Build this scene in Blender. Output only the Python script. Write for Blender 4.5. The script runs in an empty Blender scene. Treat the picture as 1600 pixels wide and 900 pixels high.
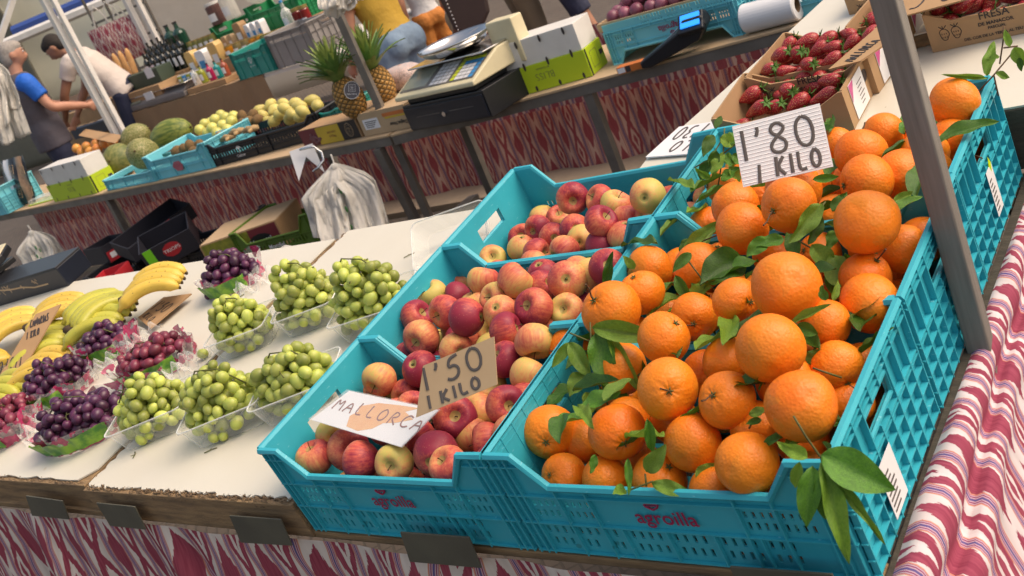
import bpy, math, random
from mathutils import Vector, Matrix
random.seed(7)
V = Vector
R_ = math.radians
SC = bpy.context.scene
COL = SC.collection

# ------------------------------------------------------------------ camera
FPX = 1740.2
CAM = V((1.03545758, -0.95321532, 1.68452773))
AX = V((0.76268421, 0.5294943, -0.37141431))      # camera right
AY = V((-0.07955757, -0.4930938, -0.86633082))    # camera down
AZ = V((-0.64185932, 0.69028566, -0.33394957))    # camera forward
cd = bpy.data.cameras.new('camera'); cam = bpy.data.objects.new('camera', cd); COL.objects.link(cam)
cam.matrix_world = Matrix(((AX.x, -AY.x, -AZ.x, CAM.x), (AX.y, -AY.y, -AZ.y, CAM.y), (AX.z, -AY.z, -AZ.z, CAM.z), (0, 0, 0, 1)))
cd.sensor_width = 36; cd.lens = 36 * FPX / 1600; cd.clip_start = 0.05; cd.clip_end = 400
cd.dof.use_dof = True; cd.dof.focus_distance = 1.9; cd.dof.aperture_fstop = 11
SC.camera = cam
SC.render.resolution_x = 1024; SC.render.resolution_y = 576

# ------------------------------------------------------------------ light
w = bpy.data.worlds.new('World'); SC.world = w; w.use_nodes = True
wn = w.node_tree; bg = wn.nodes['Background']
sky = wn.nodes.new('ShaderNodeTexSky'); sky.sky_type = 'NISHITA'; sky.sun_disc = False
SUN_EL, SUN_AZ = 52, 62      # azimuth measured from +Y towards +X
sky.sun_elevation = R_(SUN_EL); sky.sun_rotation = R_(SUN_AZ); sky.dust_density = 4.0; sky.air_density = 1.0; sky.ozone_density = 0.6
wt_ = wn.nodes.new('ShaderNodeMix'); wt_.data_type = 'RGBA'; wt_.blend_type = 'MULTIPLY'; wt_.inputs[0].default_value = 1
wn.links.new(sky.outputs[0], wt_.inputs[6]); wt_.inputs[7].default_value = (1.0, .87, .72, 1); wn.links.new(wt_.outputs[2], bg.inputs[0]); bg.inputs[1].default_value = 0.15
sl = bpy.data.lights.new('sun', 'SUN'); sl.energy = 1.05; sl.angle = R_(50); sl.color = (1, .93, .82)
so = bpy.data.objects.new('sun', sl); COL.objects.link(so)
sd = V((math.sin(R_(SUN_AZ)) * math.cos(R_(SUN_EL)), math.cos(R_(SUN_AZ)) * math.cos(R_(SUN_EL)), math.sin(R_(SUN_EL))))
so.rotation_euler = sd.to_track_quat('Z', 'Y').to_euler()
so.location = (3, 3, 6)
SC.view_settings.view_transform = 'Standard'; SC.view_settings.look = 'None'
SC.view_settings.exposure = 0.74; SC.view_settings.gamma = 1

# ------------------------------------------------------------------ geometry of the place: pixel rays onto real planes
TILT = R_(7); TZ = 0.80
cT, sT = math.cos(TILT), math.sin(TILT)
TM = Matrix(((1, 0, 0, 0), (0, cT, -sT, 0), (0, sT, cT, TZ), (0, 0, 0, 1)))    # the sloping front stall
TMI = TM.inverted()
def T(u, v, w): return TM @ V((u, v, w))
def ray(x, y): return AX * ((x - 800) / FPX) + AY * ((y - 450) / FPX) + AZ
def at(x, y, d): return CAM + ray(x, y) * d
def on_plane(x, y, P, n):
    r = ray(x, y); return CAM + r * ((P - CAM).dot(n) / r.dot(n))
def onZ(x, y, z): return on_plane(x, y, V((0, 0, z)), V((0, 0, 1)))
def onY(x, y, Y): return on_plane(x, y, V((0, Y, 0)), V((0, 1, 0)))
NT = (TM.to_3x3() @ V((0, 0, 1))).normalized()
def onT(x, y, w): return TMI @ on_plane(x, y, T(0, 0, w), NT)
def depth(P): return (P - CAM).dot(AZ)
def mpp(P): return depth(P) / FPX       # metres per photo pixel
def zat(P, x, y):
    n = V((AZ.x, AZ.y, 0)).normalized(); return on_plane(x, y, P, n).z

# ------------------------------------------------------------------ materials
def newmat(name):
    m = bpy.data.materials.new(name); m.use_nodes = True
    return m, m.node_tree, m.node_tree.nodes['Principled BSDF']
def lk(nt, a, b): nt.links.new(a, b)
def noise(nt, scale, detail=3, coord='Object', stretch=None, rough=.55):
    tc = nt.nodes.new('ShaderNodeTexCoord'); n = nt.nodes.new('ShaderNodeTexNoise')
    n.inputs['Scale'].default_value = scale; n.inputs['Detail'].default_value = detail; n.inputs['Roughness'].default_value = rough
    if stretch:
        mp = nt.nodes.new('ShaderNodeMapping'); mp.inputs['Scale'].default_value = stretch
        lk(nt, tc.outputs[coord], mp.inputs[0]); lk(nt, mp.outputs[0], n.inputs['Vector'])
    else: lk(nt, tc.outputs[coord], n.inputs['Vector'])
    return n.outputs['Fac']
def ramp(nt, fac, stops):
    r = nt.nodes.new('ShaderNodeValToRGB'); lk(nt, fac, r.inputs[0])
    e = r.color_ramp.elements
    while len(e) < len(stops): e.new(.5)
    for k, (p, c) in enumerate(stops):
        e[k].position = p; e[k].color = (*c, 1) if len(c) == 3 else c
    return r.outputs[0]
def val(nt, v):
    n = nt.nodes.new('ShaderNodeValue'); n.outputs[0].default_value = v; return n.outputs[0]
def mth(nt, op, a, b=None, c=None, clamp=False):
    n = nt.nodes.new('ShaderNodeMath'); n.operation = op; n.use_clamp = clamp
    for i, s in enumerate((a, b, c)):
        if s is None: continue
        if isinstance(s, (int, float)): n.inputs[i].default_value = s
        else: lk(nt, s, n.inputs[i])
    return n.outputs[0]
def mix(nt, f, a, b, mode='MIX'):
    n = nt.nodes.new('ShaderNodeMix'); n.data_type = 'RGBA'; n.blend_type = mode
    for i, s in ((0, f), (6, a), (7, b)):
        if isinstance(s, (int, float)): n.inputs[i].default_value = s
        elif isinstance(s, tuple): n.inputs[i].default_value = (*s, 1)
        else: lk(nt, s, n.inputs[i])
    return n.outputs[2]
def bump(nt, b, h, dist, strength=1.0):
    n = nt.nodes.new('ShaderNodeBump'); n.inputs['Distance'].default_value = dist; n.inputs['Strength'].default_value = strength
    lk(nt, h, n.inputs['Height']); lk(nt, n.outputs[0], b.inputs['Normal']); return n
def objrand(nt): return nt.nodes.new('ShaderNodeObjectInfo').outputs['Random']
def mat(name, col, rough=.5, col2=None, ns=8, bs=0, bd=.001, metal=0, spec=.5, sss=0, orand=0, stretch=None, alpha=None, coat=0, detail=4, sharp=.25):
    m, nt, b = newmat(name)
    c2 = col2 or tuple(x * .82 for x in col)
    f = noise(nt, ns, detail, stretch=stretch)
    c = ramp(nt, f, [(.5 - sharp, c2), (.5 + sharp, col)])
    if orand:
        h = nt.nodes.new('ShaderNodeHueSaturation'); lk(nt, c, h.inputs['Color'])
        lk(nt, mth(nt, 'MULTIPLY_ADD', objrand(nt), orand, 1 - orand / 2), h.inputs['Value']); c = h.outputs[0]
    lk(nt, c, b.inputs['Base Color'])
    b.inputs['Roughness'].default_value = rough; b.inputs['Metallic'].default_value = metal
    b.inputs['Specular IOR Level'].default_value = spec; b.inputs['Coat Weight'].default_value = coat
    if bs: bump(nt, b, noise(nt, bs, 3, stretch=stretch), bd)
    if sss:
        b.inputs['Subsurface Weight'].default_value = sss; b.inputs['Subsurface Radius'].default_value = (.006, .004, .002); b.inputs['Subsurface Scale'].default_value = 1
    return m
def m_orange():
    m, nt, b = newmat('orange_peel')
    f = noise(nt, 18, 4); c = ramp(nt, f, [(.3, (.78, .150, .004)), (.7, (.86, .21, .007))])
    c = mix(nt, mth(nt, 'MULTIPLY', objrand(nt), .75), c, (.86, .27, .012))
    c = mix(nt, mth(nt, 'MULTIPLY', mth(nt, 'GREATER_THAN', noise(nt, 13, 2), .60), .30), c, (.62, .24, .02))
    c = mix(nt, mth(nt, 'MULTIPLY', mth(nt, 'GREATER_THAN', noise(nt, 90, 5, rough=.7), .64), .35), c, (.62, .22, .04))
    sp = noise(nt, 60, 2); c = mix(nt, mth(nt, 'GREATER_THAN', sp, .76), c, (.5, .22, .05))
    lk(nt, c, b.inputs['Base Color']); b.inputs['Roughness'].default_value = .46; b.inputs['Specular IOR Level'].default_value = .42
    tc = nt.nodes.new('ShaderNodeTexCoord'); vo = nt.nodes.new('ShaderNodeTexVoronoi'); vo.inputs['Scale'].default_value = 240
    lk(nt, tc.outputs['Object'], vo.inputs['Vector'])
    h = mth(nt, 'ADD', mth(nt, 'POWER', vo.outputs['Distance'], .5), mth(nt, 'MULTIPLY', noise(nt, 38, 4), 4.5))
    bump(nt, b, h, .0009, .7)
    b.inputs['Subsurface Weight'].default_value = .08; b.inputs['Subsurface Radius'].default_value = (.006, .002, .001); b.inputs['Subsurface Scale'].default_value = 1
    return m
def m_apple():
    m, nt, b = newmat('apple_skin')
    tc = nt.nodes.new('ShaderNodeTexCoord'); sx = nt.nodes.new('ShaderNodeSeparateXYZ'); lk(nt, tc.outputs['Object'], sx.inputs[0])
    rnd = objrand(nt)
    ang = mth(nt, 'MULTIPLY', sx.outputs[0], 1 / .04)            # one cheek redder than the other
    base = mth(nt, 'MULTIPLY_ADD', rnd, .95, .09)
    n1 = noise(nt, 30, 4); st = noise(nt, 1, 3, stretch=(260, 260, 22))
    k = mth(nt, 'ADD', mth(nt, 'MULTIPLY_ADD', ang, .33, base), mth(nt, 'MULTIPLY_ADD', n1, .8, -.4))
    k = mth(nt, 'ADD', k, mth(nt, 'MULTIPLY_ADD', st, .7, -.35))
    c = ramp(nt, k, [(0, (.56, .46, .12)), (.22, (.70, .40, .13)), (.46, (.66, .22, .10)), (.74, (.52, .09, .065)), (1, (.27, .025, .05))])
    dots = nt.nodes.new('ShaderNodeTexVoronoi'); dots.inputs['Scale'].default_value = 190; lk(nt, tc.outputs['Object'], dots.inputs['Vector'])
    c = mix(nt, mth(nt, 'MULTIPLY', mth(nt, 'LESS_THAN', dots.outputs['Distance'], .11), .28), c, (.8, .55, .3))
    rr = mth(nt, 'SQRT', mth(nt, 'ADD', mth(nt, 'POWER', sx.outputs[0], 2), mth(nt, 'POWER', sx.outputs[1], 2)))
    c = mix(nt, mth(nt, 'MULTIPLY', mth(nt, 'LESS_THAN', mth(nt, 'ADD', rr, mth(nt, 'MULTIPLY', n1, .008)), .0125), .75), c, (.36, .30, .09))
    lk(nt, c, b.inputs['Base Color']); b.inputs['Roughness'].default_value = .46; b.inputs['Specular IOR Level'].default_value = .32
    bump(nt, b, noise(nt, 70, 3), .0006, .5)
    return m
def m_ikat(name, dark=1.0, P=.125, L=.17, tint=None, wk=1.0, creams=((.50, .43, .38), (.68, .60, .54)), reds=((.21, .032, .055), (.34, .075, .105)), wave=.012):
    m, nt, b = newmat(name)
    uv = nt.nodes.new('ShaderNodeUVMap'); uv.uv_map = 'uv'
    sp = nt.nodes.new('ShaderNodeSeparateXYZ'); lk(nt, uv.outputs[0], sp.inputs[0])
    u, v = sp.outputs[0], sp.outputs[1]
    M = lambda op, a, b_=None, c=None: mth(nt, op, a, b_, c)
    def nz(su, sv, det=1):
        mp = nt.nodes.new('ShaderNodeMapping'); mp.inputs['Scale'].default_value = (su, sv, 1); lk(nt, uv.outputs[0], mp.inputs[0])
        n = nt.nodes.new('ShaderNodeTexNoise'); n.inputs['Scale'].default_value = 1; n.inputs['Detail'].default_value = det
        lk(nt, mp.outputs[0], n.inputs['Vector']); return M('SUBTRACT', n.outputs['Fac'], .5)
    u = M('ADD', u, M('MULTIPLY', nz(4, 7), wave))
    a = M('FRACT', M('DIVIDE', u, P))
    jit = M('ADD', M('MULTIPLY', nz(420, 6), .03), M('MULTIPLY', nz(90, 9), .03))
    def tri(off):   # 0 at the middle of a motif, 1 at its ends
        return M('MULTIPLY', M('ABSOLUTE', M('SUBTRACT', M('FRACT', M('DIVIDE', M('ADD', M('ADD', v, jit), off), L)), .5)), 2)
    K = P / .14
    da = M('DIVIDE', M('MULTIPLY', M('ABSOLUTE', M('SUBTRACT', a, .25)), P), .027 * K * wk)
    solid = M('LESS_THAN', M('ADD', da, M('MULTIPLY', M('POWER', tri(0), 1.1), 1.25)), 1.18)
    db = M('DIVIDE', M('MULTIPLY', M('ABSOLUTE', M('SUBTRACT', a, .75)), P), .027 * K)
    r = M('ADD', db, M('MULTIPLY', tri(L / 2), .85))
    ring = M('MULTIPLY', M('LESS_THAN', r, 1.15), M('GREATER_THAN', r, .62))
    core = M('LESS_THAN', r, .30)
    edge = M('MULTIPLY', M('GREATER_THAN', db, .98), M('LESS_THAN', db, 1.12))
    edge2 = M('MULTIPLY', M('GREATER_THAN', da, .98), M('LESS_THAN', da, 1.10))
    red = M('MAXIMUM', M('MAXIMUM', solid, ring), M('MAXIMUM', core, M('MAXIMUM', edge, edge2)))
    s = M('MULTIPLY', M('MINIMUM', M('ABSOLUTE', M('SUBTRACT', a, .5)), M('MINIMUM', a, M('SUBTRACT', 1, a))), P / K)
    band = M('LESS_THAN', s, .0078)
    st = M('FRACT', M('DIVIDE', s, .0036))
    cream = mix(nt, M('MULTIPLY_ADD', nz(60, 12), 1.4, .5), *creams)
    redc = mix(nt, M('MULTIPLY_ADD', nz(300, 14), 1.6, .5), *reds)
    c = mix(nt, red, cream, redc)
    bandc = mix(nt, M('GREATER_THAN', st, .5), (.24, .04, .11), (.46, .33, .34))
    bandc = mix(nt, M('LESS_THAN', s, .0014), bandc, (.10, .09, .22))
    c = mix(nt, band, c, bandc)
    c = mix(nt, M('MULTIPLY', M('GREATER_THAN', s, .0078), M('LESS_THAN', s, .0098)), c, (.55, .24, .15))
    if tint: c = mix(nt, 1.0, c, tint, 'MULTIPLY')
    if dark != 1: c = mix(nt, 1.0, c, (dark, dark * .9, dark * .82), 'MULTIPLY')
    lk(nt, c, b.inputs['Base Color']); b.inputs['Roughness'].default_value = .9; b.inputs['Specular IOR Level'].default_value = .15
    bump(nt, b, M('ADD', nz(900, 60), nz(60, 900)), .0004, .5)
    return m
def m_clear(name, tint=(1, 1, 1), amt=.16, rough=.12, pattern=None, bs=40, bd=.002):
    m, nt, b = newmat(name)
    tr = nt.nodes.new('ShaderNodeBsdfTransparent'); tr.inputs[0].default_value = (*tint, 1)
    ms = nt.nodes.new('ShaderNodeMixShader'); lw = nt.nodes.new('ShaderNodeLayerWeight'); lw.inputs[0].default_value = .35
    b.inputs['Base Color'].default_value = (.85, .87, .85, 1); b.inputs['Roughness'].default_value = rough; b.inputs['Specular IOR Level'].default_value = .9
    f = mth(nt, 'MULTIPLY_ADD', lw.outputs['Facing'], .55, amt, clamp=True)
    if pattern:
        n = noise(nt, pattern[1], 2); pm = mth(nt, 'GREATER_THAN', n, pattern[2])
        lk(nt, mix(nt, pm, (.85, .85, .85), pattern[0]), b.inputs['Base Color']); f = mth(nt, 'MAXIMUM', f, mth(nt, 'MULTIPLY', pm, .85))
    if bs: bp = bump(nt, b, noise(nt, bs, 3), bd)
    lk(nt, f, ms.inputs[0]); lk(nt, tr.outputs[0], ms.inputs[1]); lk(nt, b.outputs[0], ms.inputs[2])
    lk(nt, ms.outputs[0], nt.nodes['Material Output'].inputs[0]); return m

MT = {}
MT['orange'] = m_orange(); MT['apple'] = m_apple()
MT['crate'] = mat('blue_crate_plastic', (.05, .50, .62), .42, (.038, .41, .52), 9, bs=90, bd=.0003, sss=0)
MT['crate_far'] = mat('pale_blue_crate_plastic', (.17, .58, .68), .45)
MT['crate_black'] = mat('black_crate_plastic', (.012, .014, .02), .4)
MT['crate_teal'] = mat('teal_crate_plastic', (.02, .28, .24), .45)
MT['crate_green'] = mat('green_crate_plastic', (.01, .26, .09), .45)
MT['crate_grey'] = mat('grey_crate_plastic', (.30, .28, .27), .6)
MT['crate_olive'] = mat('olive_crate_plastic', (.09, .17, .015), .5)
MT['logo'] = mat('crimson_print', (.33, .006, .07), .5)
MT['board'] = mat('white_board', (.70, .675, .59), .42, (.62, .58, .48), 2.2, bs=300, bd=.0002, detail=8)
MT['plywood'] = mat('worn_plywood', (.42, .27, .13), .8, (.13, .085, .05), 5, bs=40, bd=.003, stretch=(2, 14, 14))
MT['splinter'] = mat('splintered_wood', (.34, .23, .13), .9, (.10, .06, .035), 60, bs=90, bd=.004)
MT['darkwood'] = mat('old_dark_wood', (.09, .075, .055), .8, (.035, .03, .022), 8, bs=50, bd=.002, stretch=(2, 14, 14))
MT['plate'] = mat('steel_plate', (.115, .11, .08), .6, (.075, .072, .055), 12, metal=.15, bs=120, bd=.0003)
MT['steel'] = mat('grey_steel', (.22, .20, .18), .5, (.13, .12, .105), 10, metal=.35, bs=60, bd=.0005)
MT['steel_lit'] = mat('worn_post_wood', (.30, .275, .25), .5, (.16, .145, .13), 1.5, bs=160, bd=.0006, stretch=(60, 60, 3))  # the post's own grey-brown tone, streaked along its height
MT['white_metal'] = mat('white_painted_metal', (.75, .73, .70), .4)
MT['ikat'] = m_ikat('ikat_cloth', 1.0, .14, .19, wave=.055); MT['ikat_back'] = m_ikat('ikat_cloth_back', 1.0, .17, .22, wk=.72, creams=((.58, .38, .31), (.72, .49, .41)), reds=((.30, .065, .08), (.42, .11, .12))); MT['ikat_fold'] = m_ikat('ikat_cloth_fold', 1.0, .115, .16, tint=(1.04, 1.06, 1.22), wave=.03)
MT['leaf'] = mat('citrus_leaf', (.11, .27, .02), .3, (.035, .115, .012), 26, bs=70, bd=.001, orand=.9, sharp=.35)
MT['leaf_pale'] = mat('citrus_leaf_pale', (.25, .42, .05), .36, (.13, .27, .025), 26, bs=70, bd=.001, orand=.5)
MT['twig'] = mat('green_twig', (.12, .14, .03), .7, (.07, .06, .02), 40)
MT['woodtwig'] = mat('brown_twig', (.10, .055, .025), .8)
MT['calyx'] = mat('dry_calyx', (.10, .12, .03), .8)
MT['stem'] = mat('apple_stem', (.09, .045, .015), .8)
MT['grape'] = mat('green_grape_skin', (.47, .50, .12), .42, (.31, .38, .06), 45, sss=.4, orand=.8)
MT['grape_p'] = mat('purple_grape_skin', (.10, .022, .06), .36, (.045, .014, .05), 30, sss=.1, orand=.9)
MT['grape_r'] = mat('red_grape_skin', (.24, .04, .06), .36, (.12, .02, .05), 30, sss=.15, orand=.6)
MT['clear'] = m_clear('clear_plastic', amt=.10, bs=0)
MT['film'] = m_clear('clear_film', amt=.10, rough=.15, bs=55, bd=.006)
MT['film_pink'] = m_clear('pink_printed_film', amt=.14, rough=.2, pattern=((.42, .03, .12), 34, .5), bs=55, bd=.006)
MT['green_print'] = mat('green_printed_film', (.22, .42, .03), .3, (.05, .20, .02), 40, sharp=.1)
MT['banana'] = mat('banana_skin', (.74, .50, .07), .45, (.60, .42, .07), 16, orand=.2, bs=30, bd=.001)
MT['banana_g'] = mat('banana_skin_greenish', (.60, .50, .055), .42, (.40, .42, .06), 10, orand=.2, bs=30, bd=.001)
MT['banana_tip'] = mat('banana_tip', (.06, .035, .015), .8)
MT['card'] = mat('brown_cardboard', (.42, .26, .13), .85, (.36, .22, .11), 12, bs=200, bd=.0002)
MT['card_light'] = mat('pale_cardboard', (.50, .36, .22), .85, (.44, .31, .18), 12)
MT['kraft'] = mat('kraft_box_card', (.40, .25, .13), .85, (.36, .225, .115), 12)
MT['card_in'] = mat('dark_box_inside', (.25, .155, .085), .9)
MT['paper'] = mat('white_paper', (.78, .78, .80), .6, (.74, .74, .76), 5)
MT['ink'] = mat('black_marker', (.045, .035, .035), .6)
MT['ink_soft'] = mat('grey_marker', (.10, .085, .08), .6)
MT['straw'] = None
MT['green_calyx'] = mat('strawberry_leaf', (.10, .22, .03), .6, (.04, .12, .015), 80)
MT['lime'] = mat('lime_box_card', (.46, .60, .015), .5, (.42, .56, .015), 5)
MT['white_card'] = mat('white_box_card', (.74, .72, .68), .5)
MT['black'] = mat('black_plastic', (.013, .014, .018), .35, bs=150, bd=.0003)
MT['navy'] = mat('navy_metal', (.006, .010, .022), .3)
MT['cream_plastic'] = mat('cream_plastic', (.72, .64, .42), .4)
MT['chrome'] = mat('polished_steel', (.75, .74, .72), .16, metal=1, bs=6, bd=.003)
MT['tan_cloth'] = mat('brown_table_cloth', (.34, .22, .12), .9, (.27, .175, .095), 3, bs=30, bd=.004)
MT['white_cloth'] = mat('white_plastic_bag', (.90, .88, .84), .42, (.84, .82, .78), 9, bs=38, bd=.009)
MT['tent'] = mat('off_white_tent_fabric', (.52, .48, .43), .8, (.46, .42, .38), 2, bs=5, bd=.03)
MT['tent_grey'] = mat('greenish_tent_fabric', (.42, .43, .38), .6, (.36, .37, .33), 2, bs=4, bd=.04)

def specks(key, thr, scale, col, stretch=None):
    """small brown flecks with a shape of their own"""
    nt = MT[key].node_tree; b = nt.nodes['Principled BSDF']; src = b.inputs['Base Color'].links[0].from_socket
    lk(nt, mix(nt, mth(nt, 'GREATER_THAN', noise(nt, scale, 2, stretch=stretch), thr), src, col), b.inputs['Base Color'])
specks('banana', .70, 110, (.16, .09, .03)); specks('banana_g', .73, 110, (.20, .13, .04)); specks('board', .80, 70, (.30, .22, .12)); specks('board', .745, 9, (.60, .54, .42)); specks('crate', .70, 55, (.16, .56, .66), (1, 1, 5)); specks('crate', .73, 22, (.035, .30, .36)); specks('leaf', .76, 120, (.25, .2, .05)); specks('grape', .76, 200, (.30, .22, .05))
def m_straw():
    m, nt, b = newmat('strawberry_skin')
    f = noise(nt, 40, 3); c = ramp(nt, f, [(.3, (.36, .018, .03)), (.7, (.52, .04, .045))])
    tc = nt.nodes.new('ShaderNodeTexCoord'); vo = nt.nodes.new('ShaderNodeTexVoronoi'); vo.inputs['Scale'].default_value = 330
    lk(nt, tc.outputs['Object'], vo.inputs['Vector']); d = vo.outputs['Distance']
    c = mix(nt, mth(nt, 'LESS_THAN', d, .27), c, (.62, .36, .13))
    c = mix(nt, mth(nt, 'MULTIPLY', mth(nt, 'GREATER_THAN', d, .52), .5), c, (.20, .008, .02))
    lk(nt, c, b.inputs['Base Color']); b.inputs['Roughness'].default_value = .3
    bump(nt, b, mth(nt, 'MINIMUM', d, .4), .004, .8)
    return m
MT['straw'] = m_straw()
def translucent(key, amt):
    """thin cloth or film that lets daylight through"""
    nt = MT[key].node_tree; b = nt.nodes['Principled BSDF']; t = nt.nodes.new('ShaderNodeBsdfTranslucent'); ms = nt.nodes.new('ShaderNodeMixShader'); ms.inputs[0].default_value = amt
    src = b.inputs['Base Color'].links[0].from_socket; lk(nt, src, t.inputs[0]); lk(nt, b.outputs[0], ms.inputs[1]); lk(nt, t.outputs[0], ms.inputs[2]); lk(nt, ms.outputs[0], nt.nodes['Material Output'].inputs[0])
MT['tent'] = mat('off_white_tent_fabric', (.80, .76, .70), .8, (.74, .70, .64), 2, bs=5, bd=.03); MT['tent_grey'] = mat('greenish_tent_fabric', (.84, .84, .77), .6, (.78, .79, .72), 2, bs=4, bd=.04)
for k_, a_ in (('tent', .6), ('tent_grey', .65), ('white_cloth', .6), ('leaf', .22), ('leaf_pale', .3), ('crate', .12)): translucent(k_, a_)
# ------------------------------------------------------------------ mesh builder
class MB:
    def __init__(s): s.v = []; s.f = []; s.mi = []; s.uv = {}; s.cur = 0
    def add(s, vs, fs):
        o = len(s.v); s.v += [V(p) for p in vs]
        for f in fs: s.f.append(tuple(i + o for i in f)); s.mi.append(s.cur)
        return o
    def box(s, x0, x1, y0, y1, z0, z1, M=None):
        p = [V((x, y, z)) for x in (x0, x1) for y in (y0, y1) for z in (z0, z1)]
        if M: p = [M @ q for q in p]
        s.add(p, [(0, 1, 3, 2), (4, 6, 7, 5), (0, 4, 5, 1), (2, 3, 7, 6), (0, 2, 6, 4), (1, 5, 7, 3)]); return s
    def tube(s, pts, rad, n=8, side=None, cap=True, closed=False):
        pts = [V(p) for p in pts]; k = len(pts); rings = []; prev = V(side) if side is not None else None
        for i, p in enumerate(pts):
            if closed: t = pts[(i + 1) % k] - pts[i - 1]
            else: t = (pts[min(i + 1, k - 1)] - pts[max(i - 1, 0)])
            if t.length < 1e-9: t = V((0, 0, 1))
            t.normalize()
            if prev is None:
                prev = V((0, 0, 1)) if abs(t.z) < .9 else V((1, 0, 0))
            a = prev - t * prev.dot(t)
            if a.length < 1e-6: a = t.orthogonal()
            a.normalize(); bb = t.cross(a)
            if side is None: prev = a
            r = rad[i] if isinstance(rad, (list, tuple)) and len(rad) == k and not (isinstance(rad, tuple) and k != len(rad)) else rad
            if isinstance(r, (int, float)): r = (r, r)
            rings.append([p + a * math.cos(q * 2 * math.pi / n) * r[0] + bb * math.sin(q * 2 * math.pi / n) * r[1] for q in range(n)])
        vs = [q for r in rings for q in r]; fs = []
        for i in range(k if closed else k - 1):
            j = (i + 1) % k
            for q in range(n): fs.append((i * n + q, i * n + (q + 1) % n, j * n + (q + 1) % n, j * n + q))
        if cap and not closed:
            fs.append(tuple(range(n))[::-1]); fs.append(tuple((k - 1) * n + q for q in range(n)))
        s.add(vs, fs); return s
    def lathe(s, prof, n=16, M=None):
        vs = []; fs = []; idx = []
        for (r, z) in prof:
            if abs(r) < 1e-6: idx.append([len(vs)]); vs.append(V((0, 0, z)))
            else:
                idx.append([len(vs) + q for q in range(n)])
                vs += [V((r * math.cos(q * 2 * math.pi / n), r * math.sin(q * 2 * math.pi / n), z)) for q in range(n)]
        for i in range(len(prof) - 1):
            A, B = idx[i], idx[i + 1]
            for q in range(n):
                q2 = (q + 1) % n
                if len(A) == 1 and len(B) == 1: continue
                if len(A) == 1: fs.append((A[0], B[q2], B[q]))
                elif len(B) == 1: fs.append((A[q], A[q2], B[0]))
                else: fs.append((A[q], A[q2], B[q2], B[q]))
        if M: vs = [M @ p for p in vs]
        s.add(vs, fs); return s
    def ball(s, c, r, n=12, m=8, M=None):
        if isinstance(r, (int, float)): r = (r, r, r)
        prof = [(math.sin(math.pi * i / m), -math.cos(math.pi * i / m)) for i in range(m + 1)]; prof[0] = (0, -1); prof[-1] = (0, 1)
        MM = Matrix.Translation(V(c)) @ (M or Matrix.Identity(4)) @ Matrix.Diagonal((*r, 1)); return s.lathe(prof, n, MM)
    def sheet(s, fn, nu, nv, uvf=None):
        vs = []; uvs = []
        for i in range(nu + 1):
            for j in range(nv + 1):
                a, b = i / nu, j / nv; vs.append(V(fn(a, b))); uvs.append(uvf(a, b) if uvf else (a, b))
        fs = [(i * (nv + 1) + j, (i + 1) * (nv + 1) + j, (i + 1) * (nv + 1) + j + 1, i * (nv + 1) + j + 1) for i in range(nu) for j in range(nv)]
        o = s.add(vs, fs)
        for k, q in enumerate(uvs): s.uv[o + k] = q
        return s
    def prism(s, poly, d, M=None):
        """poly: 2D points in local xy, extruded from z=0 to z=d"""
        n = len(poly); vs = [V((x, y, 0)) for x, y in poly] + [V((x, y, d)) for x, y in poly]
        if M: vs = [M @ p for p in vs]
        s.add(vs, [tuple(range(n))[::-1], tuple(range(n, 2 * n))] + [(i, (i + 1) % n, n + (i + 1) % n, n + i) for i in range(n)]); return s
    def mesh(s, name, mats, smooth=False):
        me = bpy.data.meshes.new(name); me.from_pydata([tuple(p) for p in s.v], [], s.f); me.update()
        if not isinstance(mats, (list, tuple)): mats = [mats]
        for m in mats: me.materials.append(MT[m] if isinstance(m, str) else m)
        if len(mats) > 1: me.polygons.foreach_set('material_index', s.mi)
        if smooth:
            me.polygons.foreach_set('use_smooth', [True] * len(me.polygons))
        if s.uv:
            l = me.uv_layers.new(name='uv')
            for lp in me.loops: l.data[lp.index].uv = s.uv.get(lp.vertex_index, (0, 0))
        return me
    def build(s, name, mats, parent=None, smooth=False, world=False, bev=0):
        if world and parent is not None:
            iv = parent.matrix_basis.inverted(); s.v = [iv @ p for p in s.v]
        me = s.mesh(name, mats, smooth); o = bpy.data.objects.new(name, me); COL.objects.link(o)
        if parent is not None: o.parent = parent
        if bev:
            md = o.modifiers.new('bevel', 'BEVEL'); md.width = bev; md.segments = 2; md.limit_method = 'ANGLE'; md.angle_limit = R_(50)
        return o
def tag(o, label=None, cat=None, group=None, kind=None):
    if label: o['label'] = label
    if cat: o['category'] = cat
    if group: o['group'] = group
    if kind: o['kind'] = kind
    return o
def thing(name, label, cat, M=None, group=None):
    o = bpy.data.objects.new(name, None); COL.objects.link(o); o.empty_display_size = .05
    if M is not None: o.matrix_basis = M if isinstance(M, Matrix) else Matrix.Translation(V(M))
    return tag(o, label, cat, group)
def solo(mb, name, mats, label, cat, group=None, origin=None, smooth=False, bev=0):
    """one-mesh thing authored in world space, its origin moved to its base"""
    if origin is None:
        n = len(mb.v); c = sum(mb.v, V((0, 0, 0))) / n; origin = V((c.x, c.y, min(p.z for p in mb.v)))
    origin = V(origin); mb.v = [p - origin for p in mb.v]
    o = mb.build(name, mats, None, smooth, bev=bev); o.location = origin
    return tag(o, label, cat, group)
def inst(me, name, parent=None, M=None):
    o = bpy.data.objects.new(name, me); COL.objects.link(o)
    if parent is not None: o.parent = parent
    if M is not None: o.matrix_basis = M
    return o
def copy_tree(o, parent=None):
    c = o.copy(); COL.objects.link(c); c.parent = parent
    for ch in list(o.children): copy_tree(ch, c)
    return c
ORD = ['first', 'second', 'third', 'fourth', 'fifth', 'sixth', 'seventh', 'eighth', 'ninth', 'tenth', 'eleventh', 'twelfth', 'thirteenth', 'fourteenth']
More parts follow.
